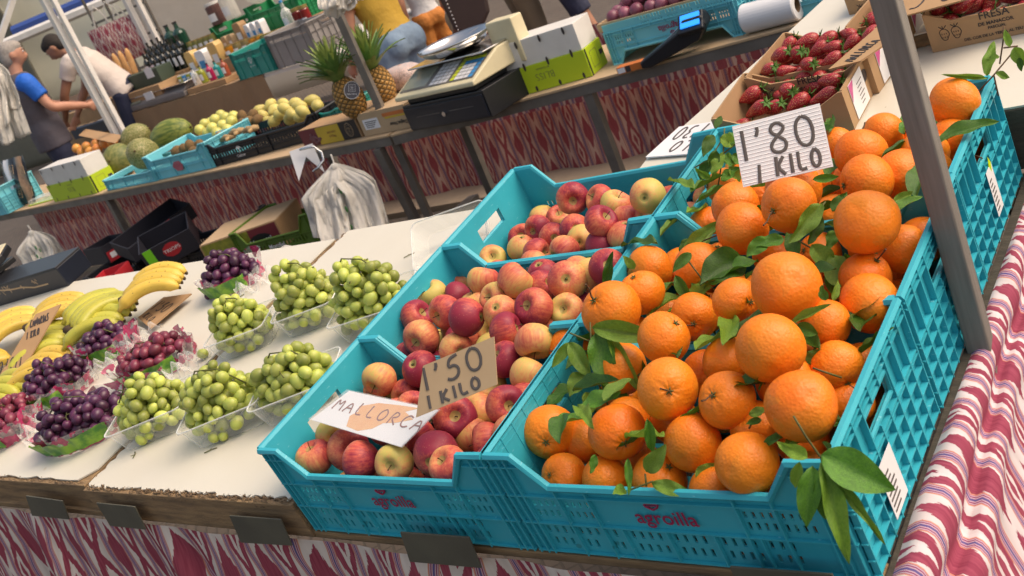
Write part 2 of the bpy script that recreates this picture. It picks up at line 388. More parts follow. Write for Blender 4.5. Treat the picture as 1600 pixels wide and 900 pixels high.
def basis(o, x, y, z): 
    return Matrix(((x.x, y.x, z.x, o.x), (x.y, y.y, z.y, o.y), (x.z, y.z, z.z, o.z), (0, 0, 0, 1)))
def rotm(rx=0, ry=0, rz=0): return (Matrix.Rotation(R_(rz), 4, 'Z') @ Matrix.Rotation(R_(ry), 4, 'Y') @ Matrix.Rotation(R_(rx), 4, 'X'))
def rrot(): return rotm(random.uniform(0, 360), random.uniform(0, 360), random.uniform(0, 360))

# ------------------------------------------------------------------ lettering
def text_geo(body, size, off=0.0):
    c = bpy.data.curves.new('t', 'FONT'); c.body = body; c.size = size; c.align_x = 'CENTER'; c.align_y = 'CENTER'; c.offset = off; c.resolution_u = 3
    o = bpy.data.objects.new('t', c); COL.objects.link(o); bpy.context.view_layer.update()
    me = bpy.data.meshes.new_from_object(o.evaluated_get(bpy.context.evaluated_depsgraph_get()))
    vs = [v.co.copy() for v in me.vertices]; fs = [tuple(p.vertices) for p in me.polygons]
    bpy.data.objects.remove(o); bpy.data.curves.remove(c); bpy.data.meshes.remove(me); return vs, fs
def text_on(mb, body, size, O, X, Y, off=0.0, lift=.0008, sx=1.0):
    """flat print: centre O, reading direction X, up Y"""
    vs, fs = text_geo(body, size, off); X = V(X).normalized(); Y = V(Y).normalized(); N = X.cross(Y)
    mb.add([V(O) + X * v.x * sx + Y * v.y + N * lift for v in vs], fs)
GL = {'1': [[(.55, 1), (.42, 0)]], "'": [[(.62, 1), (.62, .86), (.4, .7)]],
 '8': [[(.85, .85), (.6, 1), (.3, .92), (.22, .72), (.5, .55), (.85, .35), (.8, .1), (.5, 0), (.15, .08), (.12, .32), (.5, .55), (.85, .72), (.85, .85)]],
 '0': [[(.5, 1), (.2, .85), (.1, .5), (.2, .12), (.5, 0), (.8, .12), (.92, .5), (.82, .88), (.5, 1)]],
 '5': [[(.9, 1), (.4, .92), (.28, .55), (.62, .62), (.85, .42), (.75, .12), (.4, 0), (.1, .12)]],
 '2': [[(.12, .78), (.35, 1), (.7, .95), (.8, .7), (.5, .35), (.1, .02), (.9, .06)]],
 '3': [[(.15, .95), (.6, 1), (.8, .78), (.4, .55), (.85, .35), (.65, .02), (.15, .05)]],
 '4': [[(.6, 1), (.12, .35), (.9, .38)], [(.68, .65), (.6, 0)]],
 'K': [[(.2, 1), (.12, 0)], [(.85, .95), (.2, .45), (.85, 0)]], 'I': [[(.5, 1), (.45, 0)]], 'L': [[(.25, 1), (.2, .02), (.85, .08)]],
 'O': [[(.5, .98), (.15, .75), (.12, .25), (.45, 0), (.85, .2), (.88, .72), (.5, .98)]],
 'M': [[(.05, 0), (.2, 1), (.5, .35), (.85, 1), (.95, 0)]], 'A': [[(.05, 0), (.5, 1), (.95, 0)], [(.22, .35), (.8, .38)]],
 'R': [[(.15, 0), (.2, 1), (.75, .88), (.7, .58), (.2, .5), (.9, 0)]], 'C': [[(.9, .85), (.5, 1), (.12, .6), (.2, .12), (.6, 0), (.92, .15)]],
 'N': [[(.1, 0), (.15, 1), (.8, 0), (.88, 1)]], 'S': [[(.85, .9), (.4, 1), (.15, .75), (.8, .35), (.6, .02), (.1, .1)]], ' ': []}
def hand(mb, body, O, X, Y, h, wid, pen, jit=.04, lift=0.0, slant=0.0):
    """marker-pen writing: O = lower left of the line, X and Y unit directions"""
    X = V(X).normalized(); Y = V(Y).normalized(); N = X.cross(Y)
    x = 0
    for ch in body:
        w_ = wid * (.55 if ch in "1I'" else 1)
        for st in GL[ch]:
            hh = h
            pts = [(x + a * w_ * .8 + b * slant * h, b * hh) for a, b in st]
            # round the stroke off with one pass of corner cutting
            for _ in range(2):
                if len(pts) > 2:
                    q = [pts[0]]
                    for i in range(len(pts) - 1):
                        (ax, ay), (bx, by) = pts[i], pts[i + 1]; q += [(ax * .75 + bx * .25, ay * .75 + by * .25), (ax * .25 + bx * .75, ay * .25 + by * .75)]
                    pts = q + [pts[-1]]
            P = [V(O) + X * a + Y * b + N * (lift + .0006) for a, b in pts]
            mb.tube(P, [(.0007, pen * random.uniform(.9, 1.1)) for _ in P], 6, side=N)
        x += w_
def quad_sign(name, corners, P, n, label, cat, th=.003, matname='card', group=None, curve=.0):
    """card whose four corners (TL,TR,BR,BL) stand where the view rays meet the plane through P with normal n"""
    n = V(n).normalized(); c = [on_plane(x, y, P, n) for x, y in corners]
    if n.dot(CAM - P) < 0: n = -n
    o = sum(c, V((0, 0, 0))) / 4
    root = thing(name, label, cat, o, group)
    X = ((c[1] - c[0]) + (c[2] - c[3])).normalized(); Y = n.cross(X).normalized()
    if Y.dot((c[0] - c[3])) < 0: Y = -Y
    mb = MB(); top = [p + n * th for p in c]
    mb.add(c + top, [(0, 1, 2, 3)[::-1], (4, 5, 6, 7), (0, 4, 5, 1), (1, 5, 6, 2), (2, 6, 7, 3), (3, 7, 4, 0)])
    mb.build('card', matname, root, world=True, bev=.0008)
    def pt(s, t):   # s left-right, t bottom-top
        a = c[3].lerp(c[2], s); b = c[0].lerp(c[1], s); return a.lerp(b, t) + n * th
    return root, pt, n

# ------------------------------------------------------------------ plastic crate
def crate_panel(L, H, low, cw, dg, slots, plaque, th=.003, handle=None):
    """one side wall in local x (0..L), z (0..H), outward normal -y. low: height of the lowered middle, cw: width of the high corner"""
    xs = {0, L, cw, cw + dg, L - cw - dg, L - cw} if low < H else {0, L}
    zs = {0, low, .012}
    holes = []
    for (x0, x1, z0, z1) in slots: xs |= {x0, x1}; zs |= {z0, z1}; holes.append((x0, x1, z0, z1))
    if handle: xs |= {handle[0], handle[1]}; zs |= {handle[2], handle[3]}; holes.append(handle)
    def ded(s):
        out = []
        for a in sorted(s):
            if not out or a - out[-1] > 1e-5: out.append(a)
        return out
    xs = ded(xs); zs = ded(zs)
    def ztop(x):
        if low >= H: return H
        d = min(x, L - x)
        return H if d <= cw + 1e-6 else (low + (H - low) * max(0, 1 - (d - cw) / dg))
    mb = MB(); nx, nz = len(xs), len(zs)
    def hole(i, j):
        cx, cz = (xs[i] + xs[i + 1]) / 2, (zs[j] + zs[j + 1]) / 2
        return any(h[0] < cx < h[1] and h[2] < cz < h[3] for h in holes)
    keep = {(i, j) for i in range(nx - 1) for j in range(nz - 1) if not hole(i, j)}
    vid = {}
    def gv(i, z, y):
        k = (i, round(z, 5), y)
        if k not in vid: vid[k] = len(mb.v); mb.v.append(V((xs[i], y, z)))
        return vid[k]
    def face(*q): mb.f.append(q); mb.mi.append(0)
    for (i, j) in keep:
        z0, z1 = zs[j], zs[j + 1]
        face(gv(i, z0, 0), gv(i + 1, z0, 0), gv(i + 1, z1, 0), gv(i, z1, 0))
        face(gv(i, z0, th), gv(i, z1, th), gv(i + 1, z1, th), gv(i + 1, z0, th))
        if (i - 1, j) not in keep: face(gv(i, z0, 0), gv(i, z1, 0), gv(i, z1, th), gv(i, z0, th))
        if (i + 1, j) not in keep: face(gv(i + 1, z0, 0), gv(i + 1, z0, th), gv(i + 1, z1, th), gv(i + 1, z1, 0))
        if (i, j - 1) not in keep: face(gv(i, z0, 0), gv(i, z0, th), gv(i + 1, z0, th), gv(i + 1, z0, 0))
        if (i, j + 1) not in keep and j < nz - 2: face(gv(i, z1, 0), gv(i + 1, z1, 0), gv(i + 1, z1, th), gv(i, z1, th))
    if low < H:
        for i in range(nx - 1):
            a, b = ztop(xs[i]), ztop(xs[i + 1])
            if a - low < 1e-5 and b - low < 1e-5: continue
            for y, fl in ((0, 0), (th, 1)):
                q = [gv(i, low, y), gv(i + 1, low, y)] + ([gv(i + 1, b, y)] if b - low > 1e-5 else []) + ([gv(i, a, y)] if a - low > 1e-5 else [])
                face(*(q if not fl else q[::-1]))
    # rim lip following the top outline
    pts = [(0, H), (cw, H), (cw + dg, low), (L - cw - dg, low), (L - cw, H), (L, H)] if low < H else [(0, H), (L, H)]
    mb.tube([V((x, -.0035, z)) for x, z in pts], .0062, 6, side=V((0, 1, 0)))
    return mb, ztop
def grid_ribs(mb, L, H, ztop, xl, zl, out=.007, w_=.0022, skip=None):
    for x in xl:
        z1 = ztop(x) - .002; segs = [(0, z1)]
        if skip and skip[0] < x < skip[1]: segs = [(0, skip[2]), (skip[3], z1)]
        for a, b in segs:
            if b - a > .003: mb.box(x - w_ / 2, x + w_ / 2, -out, -.0002, a, b)
    for z in zl:
        # parts of this height that exist
        a = None; N = 60; runs = []
        for k in range(N + 1):
            x = L * k / N; ok = ztop(x) > z + .004 and not (skip and skip[0] < x < skip[1] and skip[2] < z < skip[3])
            if ok and a is None: a = x
            if (not ok or k == N) and a is not None: runs.append((a, x)); a = None
        for a, b in runs: 
            if b - a > .004: mb.box(a, b, -out + .0006, -.0003, z - w_ / 2, z + w_ / 2)
CW, CD, CH = .498, .293, .185
def slotrows(x0, x1, z, h, w_, gap):
    out = []; x = x0
    while x + w_ <= x1 + 1e-6: out.append((x, x + w_, z, z + h)); x += w_ + gap
    return out
_crate_cache = {}
def crate_meshes(W, D, H, low, key, matn, fine=True, plaque=True, cwid=.045, dgw=.04):
    k = (W, D, H, low, key, matn)
    if k in _crate_cache: return _crate_cache[k]
    zA, zB = H * .05 + .012, low
    r = low - .02
    slots = []
    if fine:
        secs = [(.035, .085), (.092, .135), (W - .135, W - .092), (W - .085, W - .035)]
        for a, b in secs:
            slots += slotrows(a, b, low - .040, .011, .0045, .007); slots += slotrows(a, b, low - .060, .013, .0045, .007)
        secs2 = [(.035, .125), (.135, .165), (.178, .235), (.245, .305), (.315, .37), (.38, .42)] if W > .45 else [(.035, W - .035)]
        for a, b in secs2:
            slots += slotrows(a, b, low - .092, .014, .005, .009); slots += slotrows(a + .003, b, low - .115, .014, .005, .009)
    else:
        slots += slotrows(.04, W - .04, low - .055, .022, .01, .012)
    mb, zt = crate_panel(W, H, low, cwid, dgw, slots, plaque)
    xl = [.004, .018, .030, .088, .139, W - .139, W - .088, W - .030, W - .018, W - .004] if fine else [.004, .02, .09, W / 2 - .06, W / 2 + .06, W - .09, W - .02, W - .004]
    grid_ribs(mb, W, H, zt, xl, [.004, low - .070, low - .018, H - .02], .006)
    if fine:
        for x in (.171, .24, .31, .375): mb.box(x - .001, x + .001, -.006, -.0002, .004, low - .070)
    longm = mb.mesh('side_panel', matn)
    hd = (D / 2 - .045, D / 2 + .045, H - .062, H - .030)
    mb, zt = crate_panel(D, H, H, 0, 0, [], False, handle=hd)
    sk = (hd[0] - .001, hd[1] + .001, hd[2] - .001, hd[3] + .001)
    n = 9 if fine else 6
    grid_ribs(mb, D, H, zt, [.004 + (D - .008) * i / n for i in range(n + 1)], [.004, .028, .055, .082, .104, H - .075, H - .018, H - .008], .009, skip=sk)
    mb.tube([V((hd[0], -.004, hd[2])), V((hd[1], -.004, hd[2])), V((hd[1], -.004, hd[3])), V((hd[0], -.004, hd[3]))], .0035, 5, side=V((0, 1, 0)), closed=True)
    shortm = mb.mesh('end_panel', matn)
    mb = MB()
    for i in range(9): mb.box(.003, W - .003, .006 + (D - .022) * i / 8, .016 + (D - .022) * i / 8, .002, .005)
    for i in range(14): mb.box(.006 + (W - .022) * i / 13, .016 + (W - .022) * i / 13, .003, D - .003, .0055, .0075)
    basem = mb.mesh('base', matn)
    _crate_cache[k] = (longm, shortm, basem); return _crate_cache[k]
def leaf_logo(mb, O, X, Y, s):
    X = V(X).normalized(); Y = V(Y).normalized(); N = X.cross(Y)
    pts = [(math.cos(a) * .009 + .003 * math.sin(2 * a), math.sin(a) * .0055) for a in [i * math.pi / 7 for i in range(14)]]
    c = V(O) + Y * s * .9; mb.tube([c + X * x * s / .02 + Y * y * s / .02 + N * .0006 for x, y in pts], .0016, 5, side=N, closed=True)
    mb.tube([c - X * .008 * s / .02, c + X * .006 * s / .02 + Y * .001, ], .001, 5, side=N)
def make_crate(M, label, group, matn='crate', W=CW, D=CD, H=CH, low=None, fine=True, logo=None, name='plastic_crate', logo_side='front', logomat='logo', upside=False, cat='crate', cwid=.045, dgw=.04):
    low = low if low is not None else H * .70
    root = thing(name, label, cat, M, group)
    lm, sm, bm = crate_meshes(W, D, H, low, fine, matn, fine, cwid=cwid, dgw=dgw)
    inst(lm, 'side_panel', root, Matrix.Identity(4))
    inst(lm, 'side_panel', root, Matrix.Translation((W, D, 0)) @ Matrix.Rotation(math.pi, 4, 'Z'))
    inst(sm, 'end_panel', root, Matrix.Translation((W, 0, 0)) @ Matrix.Rotation(math.pi / 2, 4, 'Z'))
    inst(sm, 'end_panel', root, Matrix.Translation((0, D, 0)) @ Matrix.Rotation(-math.pi / 2, 4, 'Z'))
    inst(bm, 'base', root, Matrix.Identity(4))
    if logo:
        mb = MB(); s = 1 if not upside else -1
        zc = low - .047
        text_on(mb, logo, .034, V((W / 2, -.0025, zc)), V((s, 0, 0)), V((0, 0, s)), off=.0004, sx=.95)
        if logo == 'agroilla': leaf_logo(mb, V((W / 2 - .012 * s, -.0028, zc + .003 * s)), V((s, 0, 0)), V((0, 0, s)), .02)
        mb.build('logo', logomat, root)
    return root
# ------------------------------------------------------------------ ground
mb = MB()
def gz(y): return 0 if y < 4.3 else min(.15, (y - 4.3) / .8 * .15) + max(0, y - 6) * .012
ys = [-6, -2, 0, 2, 4.3, 4.7, 5.1, 6, 10, 20, 60, 200]
mb.sheet(lambda a, b: (-200 + 400 * a, ys[round(b * 11)], gz(ys[round(b * 11)])), 8, 11)
def m_paving():
    m, nt, b = newmat('brick_paving')
    tc = nt.nodes.new('ShaderNodeTexCoord'); br = nt.nodes.new('ShaderNodeTexBrick'); lk(nt, tc.outputs['Object'], br.inputs[0])
    mp = nt.nodes.new('ShaderNodeMapping'); mp.inputs['Rotation'].default_value = (0, 0, R_(40)); lk(nt, tc.outputs['Object'], mp.inputs[0]); lk(nt, mp.outputs[0], br.inputs[0])
    br.inputs['Scale'].default_value = 6; br.inputs['Mortar Size'].default_value = .025
    br.inputs['Color1'].default_value = (.11, .08, .065, 1); br.inputs['Color2'].default_value = (.075, .058, .05, 1); br.inputs['Mortar'].default_value = (.03, .025, .022, 1)
    c = mix(nt, noise(nt, 3, 5), br.outputs[0], (.13, .11, .09), 'MIX'); lk(nt, c, b.inputs['Base Color']); b.inputs['Roughness'].default_value = .85
    bump(nt, b, br.outputs['Fac'], -.004); return m
MT['paving'] = m_paving()
MT['stone'] = mat('pale_stone_kerb', (.36, .28, .20), .9, (.27, .21, .15), 6, bs=40, bd=.003)
tag(mb.build('ground', 'paving'), kind='structure')
mb = MB(); mb.box(-14, 6, 3.70, 4.06, 0, .035); tag(mb.build('pavement', 'stone'), kind='structure')

# ------------------------------------------------------------------ front stall
stall = thing('market_stall', 'sloping front market stall frame with dark wooden rails and steel hook plates under the fruit', 'stall', TM @ Matrix.Translation((0, 0, 0)))
mb = MB()
mb.box(-4.2, .52, .86, .90, -.045, -.004); mb.box(.506, .522, -.01, 1.8, -.05, -.003)
for x in (-3.4, -2.2, -1.2, -.5): mb.box(x - .02, x + .02, .03, .86, -.045, -.004)
mb.build('rail', 'darkwood', stall, bev=.002)
mb = MB(); mb.box(-4.2, .505, -.004, .03, -.020, -.004); mb.build('front_rail', 'plywood', stall, bev=.002)
mb = MB()
for i in range(9): mb.box(-4.2, .505, .04 + i * .093, .115 + i * .093, -.0035, -.0015)
mb.build('deck', 'darkwood', stall)
for u in (-4.1, .49):
    for v in (.01, .88):
        P = T(u, v, -.04); mb = MB(); mb.box(P.x - .02, P.x + .02, P.y - .02 + .02, P.y + .02 + .02, 0, P.z); mb.build('leg', 'steel', stall, world=True)
for (a, b_, c, d) in [((40, 775), (97, 783), (108, 812), (50, 806)), ((150, 786), (210, 792), (228, 828), (172, 822)), ((358, 806), (438, 812), (456, 853), (376, 848)), ((625, 832), (732, 840), (752, 888), (640, 878)), ((1140, 886), (1300, 898), (1320, 950), (1160, 938))]:
    mb = MB(); n = V((0, -1, 0)); cc = [onY(*q, -.034) for q in (a, b_, c, d)]
    bk = [p + V((0, .003, 0)) for p in cc]
    mb.add(cc + bk, [(0, 1, 2, 3)[::-1], (4, 5, 6, 7), (0, 1, 5, 4), (1, 2, 6, 5), (2, 3, 7, 6), (3, 0, 4, 7)])
    mb.build('hook_plate', 'plate', stall, world=True, bev=.0006)

# front skirt of red and white cloth
def skirt(a, b):
    x = -4.25 + 4.79 * a; P = T(x, -.004, -.016); d = .80 * b
    w1 = math.sin(x * 13 + 1.3 * math.sin(x * 3.1)) * .013 + math.sin(x * 31 + 2 * math.sin(x * 5)) * .005
    w1 *= 1.5 * min(1, .25 + b * 2.2)
    sh = .03 * math.sin(x * 6.3 + 1) * b
    for cx, wd, am in ((-1.00, .035, .030), (-1.52, .05, .02), (-2.3, .05, .025), (-.2, .06, .018)):
        k = x - cx - b * .22; w1 += am * math.exp(-(k / wd) ** 2) * min(1, b * 6) - am * .8 * math.exp(-((k - wd * 1.6) / wd) ** 2) * min(1, b * 6)
    return (x + sh, P.y - .006 - w1 - .04 * b - .008, P.z - d)
def skirtuv(a, b): x = -4.25 + 4.79 * a; return (x + .015 * math.sin(x * 17), .8 * b)
mb = MB(); mb.sheet(skirt, 620, 24, skirtuv)
solo(mb, 'stall_skirt', 'ikat', 'red and cream flame patterned cloth skirt hanging below the front wooden rail', 'cloth', 'patterned stall cloths', smooth=True)
# side skirt with bunched folds
prof = [(-.01, .004), (.006, .015), (.022, .011), (.028, -.008), (.023, -.028), (.027, -.038), (.040, -.033), (.049, -.046), (.048, -.066), (.052, -.088), (.068, -.14), (.100, -.25), (.145, -.40), (.19, -.58), (.23, -.74)]
pl = [0]
for i in range(1, len(prof)): pl.append(pl[-1] + math.dist(prof[i], prof[i - 1]))
def side(a, b):
    v = -.15 + 2.3 * a; s = b * pl[-1]; i = max(k for k in range(len(pl) - 1) if pl[k] <= s + 1e-9); t = (s - pl[i]) / (pl[i + 1] - pl[i])
    # Catmull-Rom through the profile
    g = lambda k: V(prof[max(0, min(len(prof) - 1, k))])
    p0, p1, p2, p3 = g(i - 1), g(i), g(i + 1), g(i + 2)
    q = .5 * ((2 * p1) + (p2 - p0) * t + (2 * p0 - 5 * p1 + 4 * p2 - p3) * t * t + (3 * p1 - p0 - 3 * p2 + p3) * t ** 3)
    k = min(1, s / .3)
    P = T(.522, v + .035 * s * math.sin(v * 7), -.012)
    sc = 1 + .22 * math.sin(v * 5.1 + 1) + .10 * math.sin(v * 13)
    f = .007 * math.sin(v * 15 + 2 * math.sin(v * 7) + s * 3) * k + .004 * math.sin(v * 55 + s * 14) * k * math.exp(-s * 2)
    return (P.x + q.x * sc + f, P.y - .10 * max(0, s - .2), P.z + q.y * (sc if s < .3 else sc) + .004 * math.sin(v * 31) * (1 if s > .02 else 0))
mb = MB(); mb.sheet(side, 300, 110, lambda a, b: (2.3 * a + .012 * math.sin(a * 30) + .03 * math.sin(b * 5), pl[-1] * b))
solo(mb, 'side_cloth', 'ikat_fold', 'bright striped red and white cloth bunched in folds down the right side of the stall', 'cloth', 'patterned stall cloths', smooth=True)

# grey upright post at the right
F_ = T(.528, .432, -.02); PW = .032
mb = MB(); mb.box(-PW / 2, PW / 2, -PW / 2, PW / 2, 0, 2.4, Matrix.Translation((F_.x, F_.y, 0)) @ rotm(rz=4))
solo(mb, 'stall_post', 'steel_lit', 'square grey-brown upright post standing at the right of the orange crates', 'post', bev=.003)

# white boards: plywood trays faced with white laminate
def board(name, u0, u1, v0, v1, wt, th, label, rag=(.012, .010), seed=1, skew=0):
    rnd = random.Random(seed)
    root = thing(name, label, 'board', TM @ Matrix.Translation((u0, v0, wt - th)), 'white display boards')
    L, D = u1 - u0, v1 - v0
    mb = MB(); mb.box(0, L, 0, D, 0, th - .004); mb.build('plywood_tray', 'plywood', root, bev=.002)
    N = 90; pts = []
    def rg(k): return k * (.35 + rnd.random() * 1.0)
    o1 = [(rg(rag[1]) + .004 + (L - .016) * i / N, rg(rag[0]) + .002) for i in range(N)]
    o2 = [(L - .003, D * i / 20) for i in range(1, 20)]; o3 = [(L - L * i / 20, D - .003) for i in range(20)]
    o4 = [(rg(rag[1]) + .002, D - D * i / N - .004) for i in range(N - 2)]
    mb = MB(); mb.prism(o1 + o2 + o3 + o4, .0035, Matrix.Translation((0, 0, th - .0025))); mb.build('laminate', 'board', root)
    mb = MB()
    for i in range(260):   # splinters along the torn front and left edges
        fr = rnd.random() < .6; x, y = (rnd.uniform(.01, L - .01), rnd.uniform(.001, .013)) if fr else (rnd.uniform(.001, .013), rnd.uniform(.005, D))
        l = rnd.uniform(.006, .03); dx, dy = (l, rnd.uniform(-.003, .003)) if fr else (rnd.uniform(-.003, .003), l)
        if x + dx > L or y + dy > D: continue
        mb.tube([(x, y, th - .0025), (x + dx / 2, y + dy / 2, th - .0005 + rnd.random() * .0025), (x + dx, y + dy, th - .0025)], [.0006, .0013, .0004], 4)
    for i in range(14):
        x = rnd.uniform(.02, L - .02); mb.tube([(x, -.0007, th - .012), (x, .001, th - .012)], .003, 6)
    mb.build('torn_edge', 'splinter', root)
    return root
board('display_board', -1.209, -.512, -.0095, .965, .068, .082, 'white board with torn wooden edges holding the green grape trays')
board('display_board', -4.1, -1.222, .004, .93, .068, .082, 'white board under the bananas and purple grape bags', seed=3)
WR = .118
rootR = thing('display_board', 'thick cream board behind the crates carrying the strawberry boxes', 'board', TM @ Matrix.Translation((0, .905, 0)), 'white display boards')
px_ = [(1010, 247), (1200, 84)]
q0, q1 = onT(1010, 247, WR), onT(1196, 82, WR)
def polyboard(root, poly, z0, z1, name, m, bev=.002):
    mb = MB(); mb.prism(poly, z1 - z0, TM @ Matrix.Translation((0, 0, z0))); mb.build(name, m, root, world=True, bev=bev)
polyboard(rootR, [(q0.x, .905), (1.9, .905), (1.9, 2.6), (.35, 2.6), (q1.x, q1.y), (q0.x, q0.y)], .0, WR - .004, 'plywood_tray', 'darkwood')
polyboard(rootR, [(q0.x + .003, .908), (1.9, .908), (1.9, 2.6), (.35, 2.6), (q1.x + .003, q1.y), (q0.x + .003, q0.y)], WR - .0035, WR, 'laminate', 'board', 0)
e0, e1 = onT(1151, 124, WR + .03), onT(1290, -5, WR + .03); e2 = onT(1235, 106, WR + .03)
rootE = thing('display_board', 'cream board overlapping the far left end of the strawberry board', 'board', T(e0.x, e0.y, WR), 'white display boards')
polyboard(rootE, [(e0.x, e0.y), (e2.x, e2.y), (e2.x + .5, e2.y + .05), (e1.x + .9, e1.y + .5), (e1.x, e1.y), ], WR + .001, WR + .026, 'plywood_tray', 'plywood')
polyboard(rootE, [(e0.x + .003, e0.y + .004), (e2.x, e2.y + .003), (e2.x + .498, e2.y + .052), (e1.x + .898, e1.y + .498), (e1.x + .003, e1.y), ], WR + .0265, WR + .03, 'laminate', 'board', 0)

# ------------------------------------------------------------------ six blue crates
def crate_at(u, v, label, rot=0, lift=0, **k):
    return make_crate(TM @ Matrix.Translation((u, v, lift)) @ rotm(rz=rot), label, 'blue fruit crates on the front stall', **k)
ORX = (0, .0, .0); UA = -.5
c_o1 = crate_at(0, 0, 'nearest blue crate of leafy oranges, red printed logo on its front', logo='agroilla')
c_o2 = crate_at(.002, CD + .003, 'middle blue crate of oranges behind the nearest one')
c_o3 = crate_at(0, 2 * CD + .006, 'rearmost blue crate of oranges under the white price card')
c_a1 = crate_at(-.503, 0, 'front blue crate of apples with the brown price card above it', logo='agroilla')
c_a2 = crate_at(-.505, CD + .003, 'middle blue crate of red apples between two others')
c_a3 = crate_at(-.503, 2 * CD + .006, 'rear blue crate only half filled with apples', logo=None)
# stickers
for (c, y, z, w_, h_, yel) in ((c_o1, .075, .035, .05, .06, 0), (c_o3, .11, .05, .035, .06, 1)):
    mb = MB(); mb.box(CW + .0095, CW + .0101, y - w_ / 2 + .03, y + w_ / 2 + .03, z - .02, z + h_)
    mb.build('sticker', MT['paper'], c)
    mb = MB(); rr = random.Random(3)
    for i in range(7):
        mb.box(CW + .0102, CW + .0105, y - w_ / 2 + .034, y - w_ / 2 + .034 + rr.uniform(.5, .9) * (w_ - .01), z - .012 + i * h_ / 7, z - .009 + i * h_ / 7)
    mb.build('sticker_print', 'ink_soft', c)
    if yel:
        mb = MB(); mb.prism([(0, -.014), (.007, 0), (0, .014), (-.007, 0)], .0005, Matrix.Translation((CW + .0096, .15, .11)) @ rotm(ry=90, rz=0) @ rotm(rz=90)); mb.build('sticker', mat('yellow_sticker', (.6, .8, .0), .5), c)

# ------------------------------------------------------------------ fruit meshes
def orange_mesh(k):
    rnd = random.Random(k); mb = MB(); n, m = 40, 28
    prof = []
    for i in range(m + 1):
        th = math.pi * i / m; r = 1 - .10 * math.exp(-(th / .22) ** 2) - .05 * math.exp(-((math.pi - th) / .15) ** 2)
        prof.append((math.sin(th) * r, math.cos(th) * r * .95))
    prof[0] = (0, prof[0][1]); prof[-1] = (0, prof[-1][1])
    mb.lathe(prof[::-1], n)
    ph = [rnd.uniform(0, 6) for _ in range(6)]
    for p in mb.v:
        d = p.normalized(); s = 1 + .02 * math.sin(3 * d.x + ph[0]) + .018 * math.sin(4 * d.y + ph[1]) * math.cos(2 * d.z + ph[2]) + .012 * math.sin(9 * math.atan2(d.y, d.x) + ph[3]) * max(0, d.z) ** 4
        p *= s
    me = mb.mesh('orange', 'orange', True); return me
def cal_mesh():
    mb = MB(); mb.lathe([(0, .925), (.05, .925), (.055, .90), (.03, .885), (0, .88)][::-1], 8)
    for i in range(5):
        a = i * 2 * math.pi / 5; mb.tube([(0, 0, .90), (math.cos(a) * .09, math.sin(a) * .09, .925), (math.cos(a) * .15, math.sin(a) * .15, .93)], [.03, .03, .006], 5)
    return mb.mesh('calyx', 'calyx', True)
OM = [orange_mesh(i) for i in range(4)]; CALM = cal_mesh()
def apple_mesh(k):
    rnd = random.Random(k + 50); mb = MB(); n, m = 36, 30; prof = []
    for i in range(m + 1):
        t = math.pi * i / m
        r = math.sin(t) * (1 + .10 * math.cos(t)) ; z = .93 * math.cos(t)
        z -= .42 * math.exp(-(t / .36) ** 2); z += .24 * math.exp(-((math.pi - t) / .30) ** 2)
        if t > 1.6: r *= 1 - .09 * ((t - 1.6) / 1.54) ** 2
        prof.append((r, z))
    prof[0] = (0, prof[0][1]); prof[-1] = (0, prof[-1][1]); mb.lathe(prof[::-1], n)
    a, b_ = rnd.uniform(0, 6), rnd.uniform(0, 6)
    for p in mb.v:
        th = math.atan2(p.y, p.x); s = 1 + .022 * math.sin(5 * th + a) * (-.4 + -.6 * min(1, p.z)) + .03 * math.sin(th + b_)
        p.x *= s; p.y *= s; p.z *= 1 + .03 * math.sin(th * 2 + a)
    return mb.mesh('apple', 'apple', True)
def stem_mesh():
    mb = MB(); mb.tube([(0, 0, .50), (.02, .01, .66), (.06, .03, .86), (.11, .03, .98)], [.035, .022, .022, .04], 6); return mb.mesh('stem', 'stem', True)
def eye_mesh():
    mb = MB()
    for i in range(6):
        a = i * math.pi / 3; mb.tube([(math.cos(a) * .03, math.sin(a) * .03, -.68), (math.cos(a) * .06, math.sin(a) * .06, -.78), (0, 0, -.81)], [.025, .025, .01], 5)
    return mb.mesh('dried_blossom_end', 'calyx', True)
AM = [apple_mesh(i) for i in range(4)]; STM = stem_mesh(); EYM = eye_mesh()
# meshes are in units of the fruit's radius; object texture coordinates then need real size, so bake a nominal radius in
for me in OM + [CALM]: me.transform(Matrix.Scale(.04, 4))
for me in AM + [STM, EYM]: me.transform(Matrix.Scale(.035, 4))
placed = []
def put(kind, P, R, label, group, rot=None):
    if rot is None and random.random() < .55:      # many lie with the stem or blossom end showing
        d = (CAM - P).normalized() * .8 + V((random.uniform(-1, 1), random.uniform(-1, 1), random.uniform(-.3, 1))) * .75
        rot = (d if random.random() < .6 else -d).to_track_quat('Z', 'Y').to_matrix().to_4x4() @ rotm(rz=random.uniform(0, 360))
    o = thing(kind, label, kind, Matrix.Translation(P) @ (rot or rrot()) @ Matrix.Scale(R / (.04 if kind == 'orange' else .035), 4), group)
    if kind == 'orange': inst(random.choice(OM), 'peel', o); inst(CALM, 'calyx', o)
    else: inst(random.choice(AM), 'skin', o); inst(STM, 'stem', o); inst(EYM, 'blossom_end', o)
    placed.append((P, R)); return o
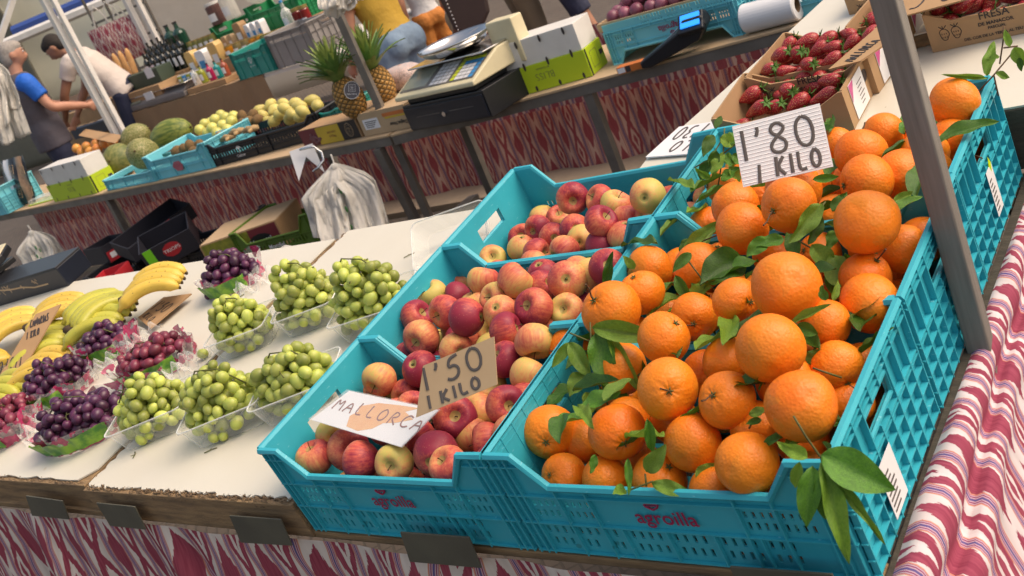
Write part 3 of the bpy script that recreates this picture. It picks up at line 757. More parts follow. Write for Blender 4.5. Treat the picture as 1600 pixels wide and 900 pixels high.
ORANGES = {
 ('nearest orange crate', 'the front row along the rim'): [(882,745,36,.10),(947,750,37,.10),(1031,750,45,.10),(1117,765,37,.10),(1167,725,51,.15)],
 ('nearest orange crate', 'the second row from the rim'): [(860,675,44,.13),(912,690,30,.10),(965,675,46,.15),(1083,692,47,.14),(1180,665,38,.14),(1252,635,57,.20),(1325,630,40,.12)],
 ('nearest orange crate', 'the third row from the rim'): [(970,575,42,.15),(1043,608,49,.19),(1136,625,46,.18),(1228,596,46,.165),(1307,573,42,.16)],
 ('nearest orange crate', 'the back row'): [(898,545,40,.14),(955,485,47,.21),(1037,528,42,.20),(1085,495,38,.16),(1135,565,32,.16),(1203,543,55,.23),(1290,507,38,.18)],
 ('middle orange crate', 'the front row'): [(1003,457,36,.18),(1150,470,37,.2),(1228,447,55,.24),(1360,475,48,.17)],
 ('middle orange crate', 'the back row'): [(1015,420,37,.16),(1092,418,40,.17),(1160,357,43,.20),(1233,320,44,.24),(1352,435,42,.16),(1355,347,51,.23),(1412,390,40,.15)],
 ('rearmost orange crate', 'the front row'): [(1149,322,38,.17),(1240,297,45,.2),(1354,285,43,.20),(1408,275,42,.17),(1455,275,38,.15)],
 ('rearmost orange crate', 'the back row'): [(1132,292,30,.14),(1307,228,30,.14),(1346,242,42,.18),(1380,210,34,.16),(1445,240,38,.17),(1485,217,33,.16),(1492,160,39,.2)],
}
APPLES = {
 ('front apple crate', 'the row along the front rim'): [(493,715,30,.12),(543,703,34,.11),(565,720,32,.13),(617,722,31,.13),(682,710,37,.13),(702,727,30,.13),(763,690,26,.12)],
 ('front apple crate', 'the middle row'): [(520,680,22,.09),(585,640,24,.09),(620,650,24,.09),(657,640,26,.09),(712,652,35,.14),(738,680,28,.11),(790,635,33,.14),(825,625,28,.12)],
 ('front apple crate', 'the back row'): [(590,612,27,.09),(637,616,24,.09),(657,576,30,.13),(712,545,26,.14),(762,600,30,.12),(790,562,30,.15),(825,588,31,.14),(740,610,28,.10)],
 ('middle apple crate', 'the front row'): [(651,496,27,.14),(660,528,30,.14),(697,487,28,.16),(730,495,31,.18),(790,516,28,.17),(835,533,32,.17),(770,545,28,.13),(720,530,27,.12)],
 ('middle apple crate', 'the middle row'): [(677,462,25,.13),(715,465,25,.12),(775,467,24,.15),(781,488,28,.17),(836,481,32,.17),(887,486,27,.14),(745,475,24,.12),(866,510,26,.12)],
 ('middle apple crate', 'the back row'): [(755,439,26,.15),(805,440,30,.17),(848,446,22,.14),(887,437,32,.17),(925,430,28,.15),(950,417,30,.17),(720,440,22,.10),(835,415,22,.10)],
 ('rear apple crate', 'the front row'): [(770,405,20,.09),(815,387,21,.09),(838,396,23,.10),(883,390,25,.12),(910,375,20,.11),(938,386,25,.12),(975,368,24,.13),(1000,385,22,.09)],
 ('rear apple crate', 'the middle row'): [(842,358,22,.10),(865,370,21,.10),(875,342,18,.08),(898,357,22,.12),(939,347,27,.16),(980,342,23,.13),(1015,338,23,.13)],
 ('rear apple crate', 'the back row'): [(895,310,26,.15),(938,312,24,.14),(962,321,26,.13),(1012,306,29,.17),(985,330,20,.10)],
}
def lay(kind, table, grp, rmin, rmax, squeeze):
    for (crate, row), lst in table.items():
        lst = sorted(lst, key=lambda q: q[0])
        for i, (x, y, r, w_) in enumerate(lst):
            t = onT(x, y, w_); P = TM @ t; R = max(rmin, min(rmax, r * mpp(P)))
            put(kind, P, R, f'{kind} in {crate}, {ORD[i]} from left in {row.replace("the ","")}', grp)
lay('orange', ORANGES, 'loose oranges', .0335, .047, 1)
lay('apple', APPLES, 'loose apples', .0305, .038, 1)
# fruit lying under the ones on top, kept only where something of it can be seen
def seen_fraction(P, R):
    z = (CAM - P).normalized(); x = z.orthogonal().normalized(); y = z.cross(x); hit = 0; tot = 0
    for rr in (.0, .45, .8, .95):
        for k in range(1 if rr == 0 else 10):
            a = k * .628; q = P + x * R * rr * math.cos(a) + y * R * rr * math.sin(a) + z * R * math.sqrt(1 - rr * rr); d = (q - CAM); L = d.length; d.normalize(); tot += 1
            for (C, S) in placed:
                oc = C - CAM; t = oc.dot(d)
                if 0 < t < L and (oc - d * t).length < S * .98 and t - math.sqrt(max(0, S * S - (oc - d * t).length_squared)) < L - .004: break
            else: hit += 1
    return hit / tot
def fill(kind, u0, u1, v0, v1, ws, R, grp, what, gap):
    rnd = random.Random(int(round(u0 * 1000 + v0 * 100)) % 1000); new = []
    nu = int((u1 - u0) / (2 * R)); nv = int((v1 - v0) / (2 * R))
    for w_ in ws:
        for i in range(nu):
            for j in range(nv):
                c = V((u0 + R + (u1 - u0 - 2 * R) * (i + rnd.uniform(-.2, .2)) / (nu - 1), v0 + R + (v1 - v0 - 2 * R) * (j + rnd.uniform(-.15, .15)) / (nv - 1), w_ + rnd.uniform(-.006, .006)))
                c.x = min(u1 - R, max(u0 + R, c.x)); c.y = min(v1 - R, max(v0 + R, c.y))
                P = TM @ c
                if all((P - q).length > (R + s) * gap for q, s in placed):
                    if seen_fraction(P, R) > .04: new.append((P, R * rnd.uniform(.92, 1))); placed.append(new[-1])
    new.sort(key=lambda q: (q[0] - CAM).dot(AX) / depth(q[0]))
    for k, (P, R2) in enumerate(new): put(kind, P, R2, f'half buried {kind} in the {what}, {NTH(k)} of these from the left', grp)
def NTH(k): return ORD[k] if k < len(ORD) else f'{k + 1}th'
IN = .008
for j in range(3): fill('orange', IN, CW - IN, j * (CD + .003) + IN, j * (CD + .003) + CD - IN, (.115, .075, .045), .037, 'half buried oranges', ('nearest', 'middle', 'rearmost')[j] + ' orange crate', .80)
for j in range(3): fill('apple', -.503 + IN, -.503 + CW - IN, j * (CD + .003) + IN, j * (CD + .003) + CD - IN, (.075, .042) if j == 2 else (.125, .10, .075, .042), .033, 'half buried apples', ('front', 'middle', 'rear')[j] + ' apple crate', .80)

# ------------------------------------------------------------------ leaves
def leaf_mesh(k):
    rnd = random.Random(k + 9); fold = rnd.uniform(.15, .5); curl = rnd.uniform(-.9, 1.1); tw = rnd.uniform(-1.1, 1.1); wav = rnd.uniform(.02, .06)
    def fn(a, b):   # a along 0..1, b across 0..1
        s = (b - .5) * 2; wd = .5 * (math.sin(math.pi * min(1, a ** .8)) ** .8) * (1 - .15 * a) if 0 < a < 1 else 0
        x = a; y = s * wd * .52; z = abs(s) * wd * fold - curl * (a - .3) ** 2 * .5 + wav * math.sin(a * 14 + s * 2) * abs(s) - .010 * math.exp(-(s * 6) ** 2)
        t = tw * (a - .2); y, z = y * math.cos(t) - z * math.sin(t), y * math.sin(t) + z * math.cos(t)
        return (x, y, z)
    mb = MB(); mb.sheet(fn, 16, 8); return mb
LEAFS = []
for k in range(6):
    for mn in ('leaf', 'leaf_pale'):
        LEAFS.append(leaf_mesh(k).mesh('leaf', mn, True))
def put_leaf(parent, A, B, width, pale=0, up=None, k=None):
    """leaf from stalk end A to tip B; width in metres"""
    X = B - A; L = X.length; X.normalize(); Z = (up or (CAM - A)).normalized() + V((random.uniform(-.35, .35), random.uniform(-.35, .35), random.uniform(-.1, .5)))
    Z = (Z - X * Z.dot(X)).normalized(); Y = Z.cross(X)
    k = random.randrange(6) if k is None else k
    sw = width / .5
    M = basis(A, X * L, Y * sw, Z * max(L * .8, sw * .8))
    o = inst(LEAFS[k * 2 + pale], 'leaf', None)
    if parent is not None: o.parent = parent; o.matrix_basis = parent.matrix_basis.inverted() @ M
    else: o.matrix_basis = M
    return o
SPRIGS = [
 ('tall leafy orange sprig hanging over the front corner of the nearest orange crate', (1262,690), -.055, [((1240,650),(1258,680),(1283,715),(1290,745))],
   [((1283,710),(1399,768),62,0,-.03),((1262,715),(1214,690),24,1,0),((1284,722),(1328,884),34,1,-.02),((1292,735),(1386,850),15,1,-.03),((1270,728),(1258,826),38,0,0),((1280,735),(1290,815),34,0,.01),((1250,722),(1240,765),20,1,.02),((1285,690),(1300,712),12,0,.02)], -.045),
 ('leafy sprig lying over the oranges at the left of the nearest crate', (930,540), .20, [((922,503),(925,560),(935,600),(952,638)),((890,520),(925,535)),((930,640),(960,634),(1005,636))],
   [((925,512),(1038,530),34,1,-.03),((930,520),(958,618),42,0,-.02),((888,535),(926,592),28,1,-.01),((948,520),(1010,625),22,1,-.03),((912,582),(888,618),30,1,-.01),((915,612),(925,645),22,1,0),((890,535),(862,575),18,1,0),((940,600),(985,625),24,0,0),((1003,640),(1030,688),18,0,.0),((900,640),(925,650),22,0,.03)], None),
 ('cluster of large dark leaves between the oranges in the middle crate', (1120,430), .19, [((1070,400),(1100,440),(1140,470)),((1130,480),(1145,540))],
   [((1162,402),(1092,442),58,0,-.02),((1050,490),(1102,502),26,1,-.02),((1075,462),(1112,448),24,1,-.01),((1055,430),(1085,480),20,0,0),((1152,532),(1083,575),20,1,-.02),((1128,560),(1168,530),18,0,-.01),((1100,455),(1118,530),20,0,0),((1080,395),(1050,425),18,0,0),((1120,480),(1135,520),22,0,.02)], None),
 ('bright leafy sprig lying under the big oranges in the middle crate', (1262,350), .23, [((1290,315),(1262,350),(1235,375)),((1245,375),(1290,400),(1340,430)),((1340,390),(1345,415))],
   [((1285,318),(1231,380),30,1,-.01),((1282,335),(1262,382),24,0,0),((1268,382),(1308,430),32,1,-.01),((1376,364),(1430,402),26,0,-.03),((1200,372),(1165,400),26,0,0),((1225,372),(1180,385),22,0,0),((1300,330),(1325,300),22,0,0),((1395,316),(1428,300),16,1,.02),((1270,280),(1312,276),14,0,0),((1300,400),(1330,440),30,0,.02),((1290,430),(1335,470),34,0,.03),((1245,400),(1230,360),26,0,.02),((1320,395),(1350,440),22,0,.02),((1305,360),(1290,390),20,0,0)], None),
 ('bushy green sprig beside the left edge of the white price card', (1122,245), .21, [((1085,262),(1110,248),(1130,215)),((1132,200),(1130,240),(1122,290)),((1130,240),(1150,225))],
   [((1114,210),(1098,244),20,0,-.01),((1125,215),(1152,226),22,1,0),((1112,272),(1132,236),20,1,0),((1110,280),(1086,262),12,1,-.01),((1126,282),(1156,262),18,0,0),((1130,250),(1150,250),22,0,0),((1120,235),(1105,268),20,0,.01),((1138,225),(1160,205),22,0,.02),((1118,200),(1128,180),12,0,.01),((1140,260),(1155,285),18,1,.01),((1108,250),(1092,285),20,0,.02),((1145,240),(1165,262),20,0,0)], None),
 ('curly leaved twig standing on the back corner of the rearmost orange crate', (1545,125), .21, [((1530,142),(1552,118),(1582,82)),((1553,118),(1560,150)),((1562,100),(1568,60),(1568,40)),((1568,75),(1590,72))],
   [((1541,118),(1553,62),19,1,0),((1542,122),(1470,116),9,1,-.01),((1577,74),(1570,46),12,1,0),((1584,74),(1603,103),22,1,0),((1556,114),(1578,122),12,1,0),((1562,88),(1540,92),8,1,0),((1592,90),(1596,112),10,0,0)], None),
 ('dark citrus leaf pair between the apples and the oranges', (957,430), .20, [((940,460),(955,425)),((985,400),(980,425))],
   [((945,448),(958,392),16,0,-.02),((992,420),(974,400),14,1,-.01),((960,470),(1000,440),16,0,0)], None),
 ('yellow green leaf sprig at the front rim of the nearest orange crate', (1015,745), .155, [((985,765),(1020,752),(1050,765)),((1008,740),(1010,760))],
   [((1010,738),(1040,696),30,1,-.02),((1018,755),(1084,773),24,1,-.02),((981,716),(982,774),13,0,-.01),((978,765),(958,770),20,1,-.01),((1088,748),(1122,722),26,1,0),((930,710),(922,740),14,0,0),((1012,655),(1020,712),18,0,.02)], None),
 ('single bright leaf pair behind the largest front orange', (1260,505), .22, [((1237,503),(1260,515))],
   [((1237,505),(1299,475),14,1,-.02),((1244,508),(1278,522),22,0,0),((1262,568),(1285,546),24,0,-.01),((1302,470),(1310,436),12,1,0),((1290,470),(1285,445),16,0,0)], None),
 ('pale narrow leaf lying against the middle crate wall', (1095,370), .20, [((1062,395),(1070,388))],
   [((1068,390),(1124,344),19,1,-.02),((1075,372),(1060,398),12,0,0)], None),
 ('small leafy twig at the rear of the nearest crate, beside the right wall', (1310,575), .185, [((1315,590),(1285,580),(1270,575)),((1200,640),(1180,650),(1170,670))],
   [((1170,648),(1205,640),16,1,-.01),((1190,655),(1165,662),12,0,0)], None),
]
for label, anc, w_, twigs, leaves, vp in SPRIGS:
    if vp is None: P0 = TM @ onT(*anc, w_)
    else: P0 = on_plane(*anc, T(0, vp, 0), V((0, -1, 0)))
    d0 = depth(P0); root = thing('leafy_sprig', label, 'leaf sprig', P0, 'citrus leaf sprigs')
    mb = MB()
    for tw in twigs: mb.tube([at(x, y, d0 + .004) for x, y in tw], .0013, 5)
    mb.build('twig', 'woodtwig' if 'curly' in label else 'twig', root, world=True, smooth=True)
    for (a, b_, wd, pale, off) in leaves:
        A, B = at(*a, d0), at(*b_, d0 + off); put_leaf(root, A, B, wd * mpp(A) * 1.02, pale)
# loose leaves tucked among the oranges
rl = random.Random(11); LS = ['nearest', 'middle', 'rearmost']; LC = [0, 0, 0]
for v in sorted(rl.uniform(.04, .84) for _ in range(86)):
    u = rl.uniform(.03, .47); j = min(2, int(v / .296)); A = T(u, v, rl.uniform(.13, .20)); a = rl.uniform(0, 6.28); L = rl.uniform(.055, .095)
    B = A + V((math.cos(a) * L, math.sin(a) * L, rl.uniform(-.01, .03)))
    o = put_leaf(None, A, B, rl.uniform(.020, .036), rl.random() < .3, up=V((0, 0, 1)))
    o.name = 'citrus_leaf'; tag(o, f'loose citrus leaf tucked in the {LS[j]} orange crate, {NTH(LC[j])} of these counted from the front', 'leaf', 'loose citrus leaves'); LC[j] += 1
# short stalks left on some oranges
rs_ = random.Random(5)
for o in [q for q in bpy.data.objects if q.get('category') == 'orange' and not q['label'].startswith('half')]:
    if rs_.random() < .3:
        mb = MB(); a = rs_.uniform(0, 6); mb.tube([V((0, 0, .037)), V((.003 * math.cos(a), .003 * math.sin(a), .045)), V((.011 * math.cos(a), .011 * math.sin(a), .058)), V((.014 * math.cos(a), .014 * math.sin(a), .068))], [.0014, .0011, .0011, .0015], 5); mb.build('stalk', 'woodtwig', o)
# ------------------------------------------------------------------ grapes
def grape_mesh(m, name):
    mb = MB(); mb.ball((0, 0, 0), (.0103, .0103, .0126), 16, 11); return mb.mesh(name, m, True)
GM = {k: grape_mesh(k, 'grape_berry') for k in ('grape', 'grape_p', 'grape_r')}
def bunch(M, sx, sy, sz, n, mk, label, group, seed, r=.0115, stems=3):
    """berries packed in a mound of half sizes sx, sy and height sz, in the frame M"""
    rnd = random.Random(seed); root = thing('grape_bunch', label, 'grapes', M, group); pts = []
    tries = 0
    while len(pts) < n and tries < 14000:
        tries += 1
        a = rnd.uniform(0, 6.283); rr = math.sqrt(rnd.random()); x, y = rr * math.cos(a), rr * math.sin(a)
        top = (max(0, 1 - (x * x + y * y) * .92)) ** .6; z = rnd.random() ** .6 * top
        p = V((x * sx * (1 + .12 * math.sin(3 * a + seed)), y * sy, r + z * sz + .008 * math.sin(x * 5 + seed)))
        if all((p - q).length > 1.46 * r for q in pts): pts.append(p)
    for p in pts:
        inst(GM[mk], 'berry', root, Matrix.Translation(p) @ rrot() @ Matrix.Scale(r / .0115 * rnd.uniform(.80, 1.16), 4))
    mb = MB(); top = max(pts, key=lambda p: p.z)
    for s in range(stems):
        a0 = V((rnd.uniform(-.3, .3) * sx, rnd.uniform(-.3, .3) * sy, sz * .7)); P = [a0]
        d = V((rnd.uniform(-1, 1), rnd.uniform(-1, 1), 1.2)).normalized()
        for q in range(4): P.append(P[-1] + d * .016); d = (d + V((rnd.uniform(-.6, .6), rnd.uniform(-.6, .6), -.35))).normalized()
        mb.tube(P, [.0016, .0014, .0012, .001, .0016], 5)
        for q in P[1:4]: mb.tube([q, q + V((rnd.uniform(-.012, .012), rnd.uniform(-.012, .012), .004))], .0008, 4)
    main = [V((-sx * .7, 0, sz * .8)), V((-sx * .2, sy * .1, sz * 1.02 + r)), V((sx * .4, -sy * .1, sz * .95 + r)), V((sx * .8, 0, sz * .6))]
    mb.tube(main, .0016, 6); mb.build('stem', 'twig', root, smooth=True); return root
def tray(M, L, W_, H, label, group):
    """clear punnet: flared ribbed wall, rounded corners, rolled rim"""
    root = thing('clear_punnet', label, 'punnet', M, group); mb = MB()
    def ring(l, w, z, rib=0):
        out = []; rc = .018; N = 7
        for cx, cy, a0 in ((l / 2 - rc, w / 2 - rc, 0), (-l / 2 + rc, w / 2 - rc, 90), (-l / 2 + rc, -w / 2 + rc, 180), (l / 2 - rc, -w / 2 + rc, 270)):
            for k in range(N): a = R_(a0 + 90 * k / (N - 1)); out.append(V((cx + rc * math.cos(a), cy + rc * math.sin(a), z)))
        full = []
        for i in range(len(out)):
            a, b_ = out[i], out[(i + 1) % len(out)]; n = 8 if (b_ - a).length > .02 else 1
            for k in range(n): 
                p = a.lerp(b_, k / n)
                if rib and k % 2: p = p * 1 + V((p.x, p.y, 0)).normalized() * rib
                full.append(p)
        return full
    rs = [ring(L * .84, W_ * .80, .001), ring(L * .86, W_ * .83, .004, .0015), ring(L * .94, W_ * .92, H * .6, .0015), ring(L * .97, W_ * .96, H * .92, .0012), ring(L, W_, H), ring(L * 1.03, W_ * 1.05, H + .001), ring(L * 1.035, W_ * 1.055, H - .004)]
    vs = [p for r in rs for p in r]; n = len(rs[0]); fs = [tuple(range(n))]
    for i in range(len(rs) - 1):
        for k in range(n): fs.append((i * n + k, i * n + (k + 1) % n, (i + 1) * n + (k + 1) % n, (i + 1) * n + k))
    mb.add(vs, fs); mb.build('shell', 'clear', root, smooth=False)
    mb = MB(); mb.tube(ring(L * 1.02, W_ * 1.04, H), .0014, 6, closed=True); mb.build('rim', MT['rimplastic'], root, smooth=True)
    return root
MT['rimplastic'] = m_clear('clear_plastic_rim', amt=.45, bs=0)
BW = .0685
GT = [  # px, py (middle of the bunch foot), angle, half sizes, height, berries, label bit
 (392, 528, 24, .070, .056, .095, 50, 'farthest left of the green grape punnets, behind the others'),
 (497, 490, 24, .070, .058, .118, 62, 'green grape punnet in the back row, left of the one at the crates'),
 (597, 494, 20, .078, .062, .125, 74, 'back row green grape punnet touching the apple crates'),
 (478, 620, 28, .080, .056, .092, 54, 'green grape punnet in front of the back row, beside the blue apple crate'),
 (368, 654, 30, .082, .054, .105, 60, 'middle punnet of green grapes in the front row'),
 (254, 658, 30, .084, .058, .095, 60, 'leftmost front punnet of green grapes beside the purple grape bags'),
]
for i, (x, y, a, sx, sy, sz, n, lab) in enumerate(GT):
    t = onT(x, y, BW + .012); M = TM @ Matrix.Translation((t.x, t.y, BW)) @ rotm(rz=a)
    tray(M, sx * 2.3, sy * 2.3, .058, 'clear plastic punnet: ' + lab.replace('green grape punnets', 'punnets').replace('green grape ', '').replace(' of green grapes', ''), 'clear punnets')
    bunch(M @ Matrix.Translation((0, 0, .004)), sx * 1.02, sy * 1.0, sz * 1.15, n + 46, 'grape', 'green grapes in ' + lab.replace('green grape punnets', 'punnets').replace('green grape ', '').replace(' of green grapes', '').replace('the others', 'others'), 'green grape bunches', i * 7 + 3, r=.0138)
# purple grapes in printed bags
def bag(M, sx, sy, h, label, seed):
    rnd = random.Random(seed); root = thing('grape_bag', label, 'bag', M, 'printed grape bags'); ph = [rnd.uniform(0, 6) for _ in range(6)]
    def fn(a, b):
        th = a * 2 * math.pi; z = b; fl = 1.0 + .16 * z + .12 * math.sin(5 * th + ph[0]) * z + .06 * math.sin(11 * th + ph[1]) * z + .03 * math.sin(19 * th + ph[2])
        return (math.cos(th) * sx * fl, math.sin(th) * sy * fl, .002 + h * z * (1 + .25 * math.sin(2 * th + ph[3]) + .1 * math.sin(9 * th + ph[4])))
    mb = MB(); mb.sheet(fn, 90, 14); mb.build('film', 'film_pink', root, smooth=True)
    def fn2(a, b):
        th = -2.4 + a * 1.7; z = .1 + b * .8; fl = 1.0 + .16 * z + .05 * math.sin(11 * th + ph[1]) * z + .03 * math.sin(19 * th + ph[2]) + .02
        return (math.cos(th) * sx * fl * 1.03, math.sin(th) * sy * fl * 1.03, .003 + h * z)
    mb = MB(); mb.sheet(fn2, 24, 6); mb.build('printed_band', 'green_print', root, smooth=True)
    # loose crumpled tail of film
    c = rnd.uniform(-.6, .6)
    def fn3(a, b):
        x = sx * .8 + a * .085; wd = .035 + .03 * a; y = (b - .5) * 2 * wd
        return (x * math.cos(c) - y * math.sin(c), x * math.sin(c) + y * math.cos(c), .022 + .016 * math.sin(b * 17 + ph[0]) * (.3 + a) + .012 * math.sin(a * 15 + b * 5 + ph[1]) - .012 * a)
    mb = MB(); mb.sheet(fn3, 16, 22); mb.build('crumpled_film', 'film', root, smooth=True); return root
PG = [ (368, 440, 15, .075, .055, .070, 34, 'grape_p', 'beside the green crates at the back of the board'),
 (172, 545, 10, .085, .055, .050, 40, 'grape_p', 'touching the bananas, behind the other bags'),
 (248, 572, 25, .085, .058, .056, 42, 'grape_r', 'of reddest berries behind the leftmost green punnet'),
 (98, 608, 5, .085, .066, .068, 50, 'grape_p', 'just right of the large banana price card'),
 (140, 668, 20, .105, .070, .072, 66, 'grape_p', 'largest one at the front edge'),
 (22, 668, -10, .080, .065, .060, 46, 'grape_r', 'cut by the left edge of the picture')]
for i, (x, y, a, sx, sy, sz, n, mk, lab) in enumerate(PG):
    t = onT(x, y, BW + .01); M = TM @ Matrix.Translation((t.x, t.y, BW)) @ rotm(rz=a)
    bag(M, sx * 1.2, sy * 1.2, .05, 'clear pink printed grape bag ' + lab, i + 5)
    bunch(M @ Matrix.Translation((-.005, .004, .003)), sx * 1.12, sy * 1.15, sz * 1.15, n + 34, mk, 'purple grapes in the bag ' + lab, 'purple grape bunches', i * 5 + 40, r=.0140, stems=2)

# ------------------------------------------------------------------ bananas
def banana_mb(L=.195, r=.0178, bend=1.5, ang=5):
    mb = MB(); P = []; RR = []; N = 16
    for i in range(N + 1):
        t = i / N; a = (t - .5) * bend; R0 = L / bend
        P.append(V((R0 * math.sin(a), 0, R0 * (math.cos(a) - math.cos(bend / 2)))))
        k = 1 if .12 < t < .86 else (max(.28, (t / .12) ** .6) if t <= .12 else max(.22, ((1 - t) / .14) ** .55))
        if t > .93: k = .36
        RR.append(r * k)
    mb.tube(P, RR, 15, side=V((0, 1, 0)))
    for i in range(N + 1):      # five soft ridges along the fruit
        for q in range(15):
            p = mb.v[i * 15 + q]; d = p - P[i]; mb.v[i * 15 + q] = P[i] + d * (1 + .065 * math.cos(5 * q * 2 * math.pi / 15))
    return mb, P
BM = {}
for mk in ('banana', 'banana_g'):
    mb, BP = banana_mb(); BM[mk] = mb.mesh('banana_fruit', mk, True)
mb = MB(); mb.tube([BP[0] * 1.03, BP[0] * .98], .0055, 8); TIPM = mb.mesh('tip', 'banana_tip', True)
def hand_of(M, n, label, mk, seed, spread=16):
    """crown at the origin, fruit fanning out along +x and arching up"""
    rnd = random.Random(seed); root = thing('banana_hand', label, 'bananas', M, 'hands of bananas')
    x0 = BP[-1].x
    for i in range(n):
        a = (i - (n - 1) / 2) * spread * .35; sh = (i - (n - 1) / 2) * .030
        m_ = Matrix.Translation((0, sh, .014 + .004 * rnd.random())) @ rotm(rx=rnd.uniform(-6, 6) + 34, rz=a) @ Matrix.Translation((x0, 0, 0)) @ Matrix.Scale(rnd.uniform(.94, 1.06), 4)
        f = inst(BM[mk], 'banana', root, m_); inst(TIPM, 'tip', f)
    mb = MB(); w_ = (n - 1) * .030 / 2
    mb.tube([(x0 * 2 * .98, -w_ * .6, .014), (x0 * 2 * 1.04, 0, .02), (x0 * 2 * .98, w_ * .6, .014)], [.009, .013, .009], 8); mb.build('crown', 'banana_tip', root, smooth=True); return root
BH = [  # crown px, far end direction angle in the board plane, count, tilt
 (288, 442, 215, 3, 'banana', 'ripe hand at the back right corner, above the small price card', .03, 20),
 (200, 470, 250, 4, 'banana_g', 'greenish hand just left of the ripest hand', .02, 20),
 (205, 496, 205, 4, 'banana_g', 'greenish hand directly behind the purple grapes', .01, 10),
 (136, 482, 225, 3, 'banana', 'hand with a wide open curve behind the large price card', .025, 25),
 (64, 500, 240, 4, 'banana', 'hand at the back left beside the black box', .02, 20),
 (20, 512, 265, 3, 'banana', 'hand at the left picture edge near the black box', .02, 15),
 (112, 530, 225, 4, 'banana_g', 'low hand right of the large price card', .0, 5),
 (20, 560, 255, 3, 'banana', 'hand behind the bottom of the large price card', .0, 5),
 (105, 575, 205, 3, 'banana', 'hand under the purple grape bag by the large price card', -.004, 0),
 (40, 618, 195, 3, 'banana_g', 'hand nearest the front at the left picture edge', -.004, 0)]
for i, (x, y, a, n, mk, lab, lift, ty) in enumerate(BH):
    t = onT(x, y, BW + .02 + lift); hand_of(TM @ Matrix.Translation((t.x, t.y, BW + max(.006, .012 + lift))) @ rotm(rz=a, ry=-ty * .3), n + 1, lab + ' of the board' if 'board' in lab else lab, mk, i)

# ------------------------------------------------------------------ price cards
VD = (CAM - T(.2, .5, .2)).normalized()
def writing(root, pt, n, lines, penm, pen):
    """lines: (text, s0, t0, s-length of one character, height in t)"""
    mb = MB()
    for (txt, s0, t0, cw, h, sl) in lines:
        O = pt(s0, t0); X = pt(s0 + .1, t0) - O; Y = pt(s0, t0 + .1) - O
        W_ = X.length * 10; H_ = Y.length * 10
        hand(mb, txt, O, X, (Y - X.normalized() * Y.dot(X.normalized())), h * H_, cw * W_, pen, slant=sl)
    mb.build('writing', penm, root, world=True)
P = TM @ onT(1225, 285, .24)
r_, pt, n_ = quad_sign('price_card', [(1145, 199), (1280, 163), (1301, 260), (1162, 292)], P, VD + V((0, 0, .15)), 'white ribbed price card reading 1\'80 1 KILO standing in the oranges', 'price card', matname='paper_ribbed' if 0 else 'paper')
writing(r_, pt, n_, [("1'80", .03, .40, .30, .50, 0), ('1', .15, -.01, .2, .30, .1), ('KILO', .38, .04, .155, .31, .05)], 'ink_soft', .0030)
mb = MB()
for k in range(17):
    t_ = .03 + k * .058; a, b_ = pt(.005, t_), pt(.995, t_); mb.tube([a - n_ * .0002, b_ - n_ * .0002], .0009, 5)
mb.build('flute', 'paper', r_, world=True)
P = TM @ onT(715, 640, .20)
r_, pt, n_ = quad_sign('price_card', [(663, 572), (772, 527), (777, 600), (652, 651)], P, VD + V((-.1, 0, .1)), 'brown cardboard price card reading 1\'50 1 KILO leaning over the apples', 'price card', matname='card_light')
writing(r_, pt, n_, [("1'50", .06, .46, .28, .44, .1), ('1', .14, .05, .2, .26, .1), ('KILO', .32, .06, .15, .25, .1)], 'ink_soft', .0026)
P = TM @ onT(590, 660, .172)
r_, pt, n_ = quad_sign('origin_card', [(546, 612), (684, 642), (627, 698), (488, 656)], P, NT + V((0, -.25, .1)), 'laminated white card reading MALLORCA with an orange island map, on the apples', 'card', matname='paper', th=.0015)
mb = MB(); isl = [(.30, .36), (.33, .52), (.28, .66), (.42, .86), (.62, .92), (.84, .96), (.74, .80), (.88, .66), (.76, .48), (.66, .40), (.62, .20), (.52, .05), (.38, .08)]
q = [pt(s, t_) for s, t_ in isl]; q2 = [p + n_ * .0004 for p in q]; k = len(q)
mb.add(q + q2, [tuple(range(k)), tuple(range(k, 2 * k))] + [(i, (i + 1) % k, k + (i + 1) % k, k + i) for i in range(k)]); mb.build('island_map', mat('orange_map_print', (.72, .30, .05), .5, (.74, .38, .10), 60), r_, world=True)
writing(r_, pt, n_, [('MALLORCA', .05, .42, .125, .30, .15)], mat('brown_marker', (.22, .07, .06), .6), .0016)
mb = MB(); c4 = [pt(-.03, -.03), pt(1.03, -.03), pt(1.03, 1.03), pt(-.03, 1.03)]; mb.add([p + n_ * .0012 for p in c4], [(0, 1, 2, 3)]); mb.build('laminate_film', MT['clear'], r_, world=True)
P = TM @ onT(60, 540, .14)
r_, pt, n_ = quad_sign('price_card', [(57, 492), (96, 476), (28, 594), (-14, 612)], P, NT + V((.35, -.5, .1)), 'tall brown card reading 2\'80 leaning on the bananas', 'price card', matname='card')
writing(r_, pt, n_, [("2'80", .06, .06, .27, .30, .1), ('CANARIAS', .12, .80, .1, .11, 0), ('1 KILO', .3, .62, .1, .1, 0)], 'ink', .0022)
P = TM @ onT(262, 490, .085)
r_, pt, n_ = quad_sign('price_card', [(256, 466), (300, 460), (236, 514), (217, 497)], P, NT + V((0, 0, .02)), 'small brown card reading 1\'50 lying on the white board by the bananas', 'price card', matname='card')
writing(r_, pt, n_, [("1'50", .08, .40, .24, .42, .0), ('KILO', .15, .08, .16, .22, 0)], 'ink', .002)
P = T(*onT(1068, 218, WR + .004))
r_, pt, n_ = quad_sign('price_card', [(1125, 238), (1010, 247), (1062, 200), (1128, 190)], P, NT, 'white price card lying upside down at the left end of the strawberry board', 'price card', matname='paper')
writing(r_, pt, n_, [("1'30", .22, .06, .22, .36, .1), ('KILO', .1, .55, .18, .3, .1)], 'ink_soft', .0026)

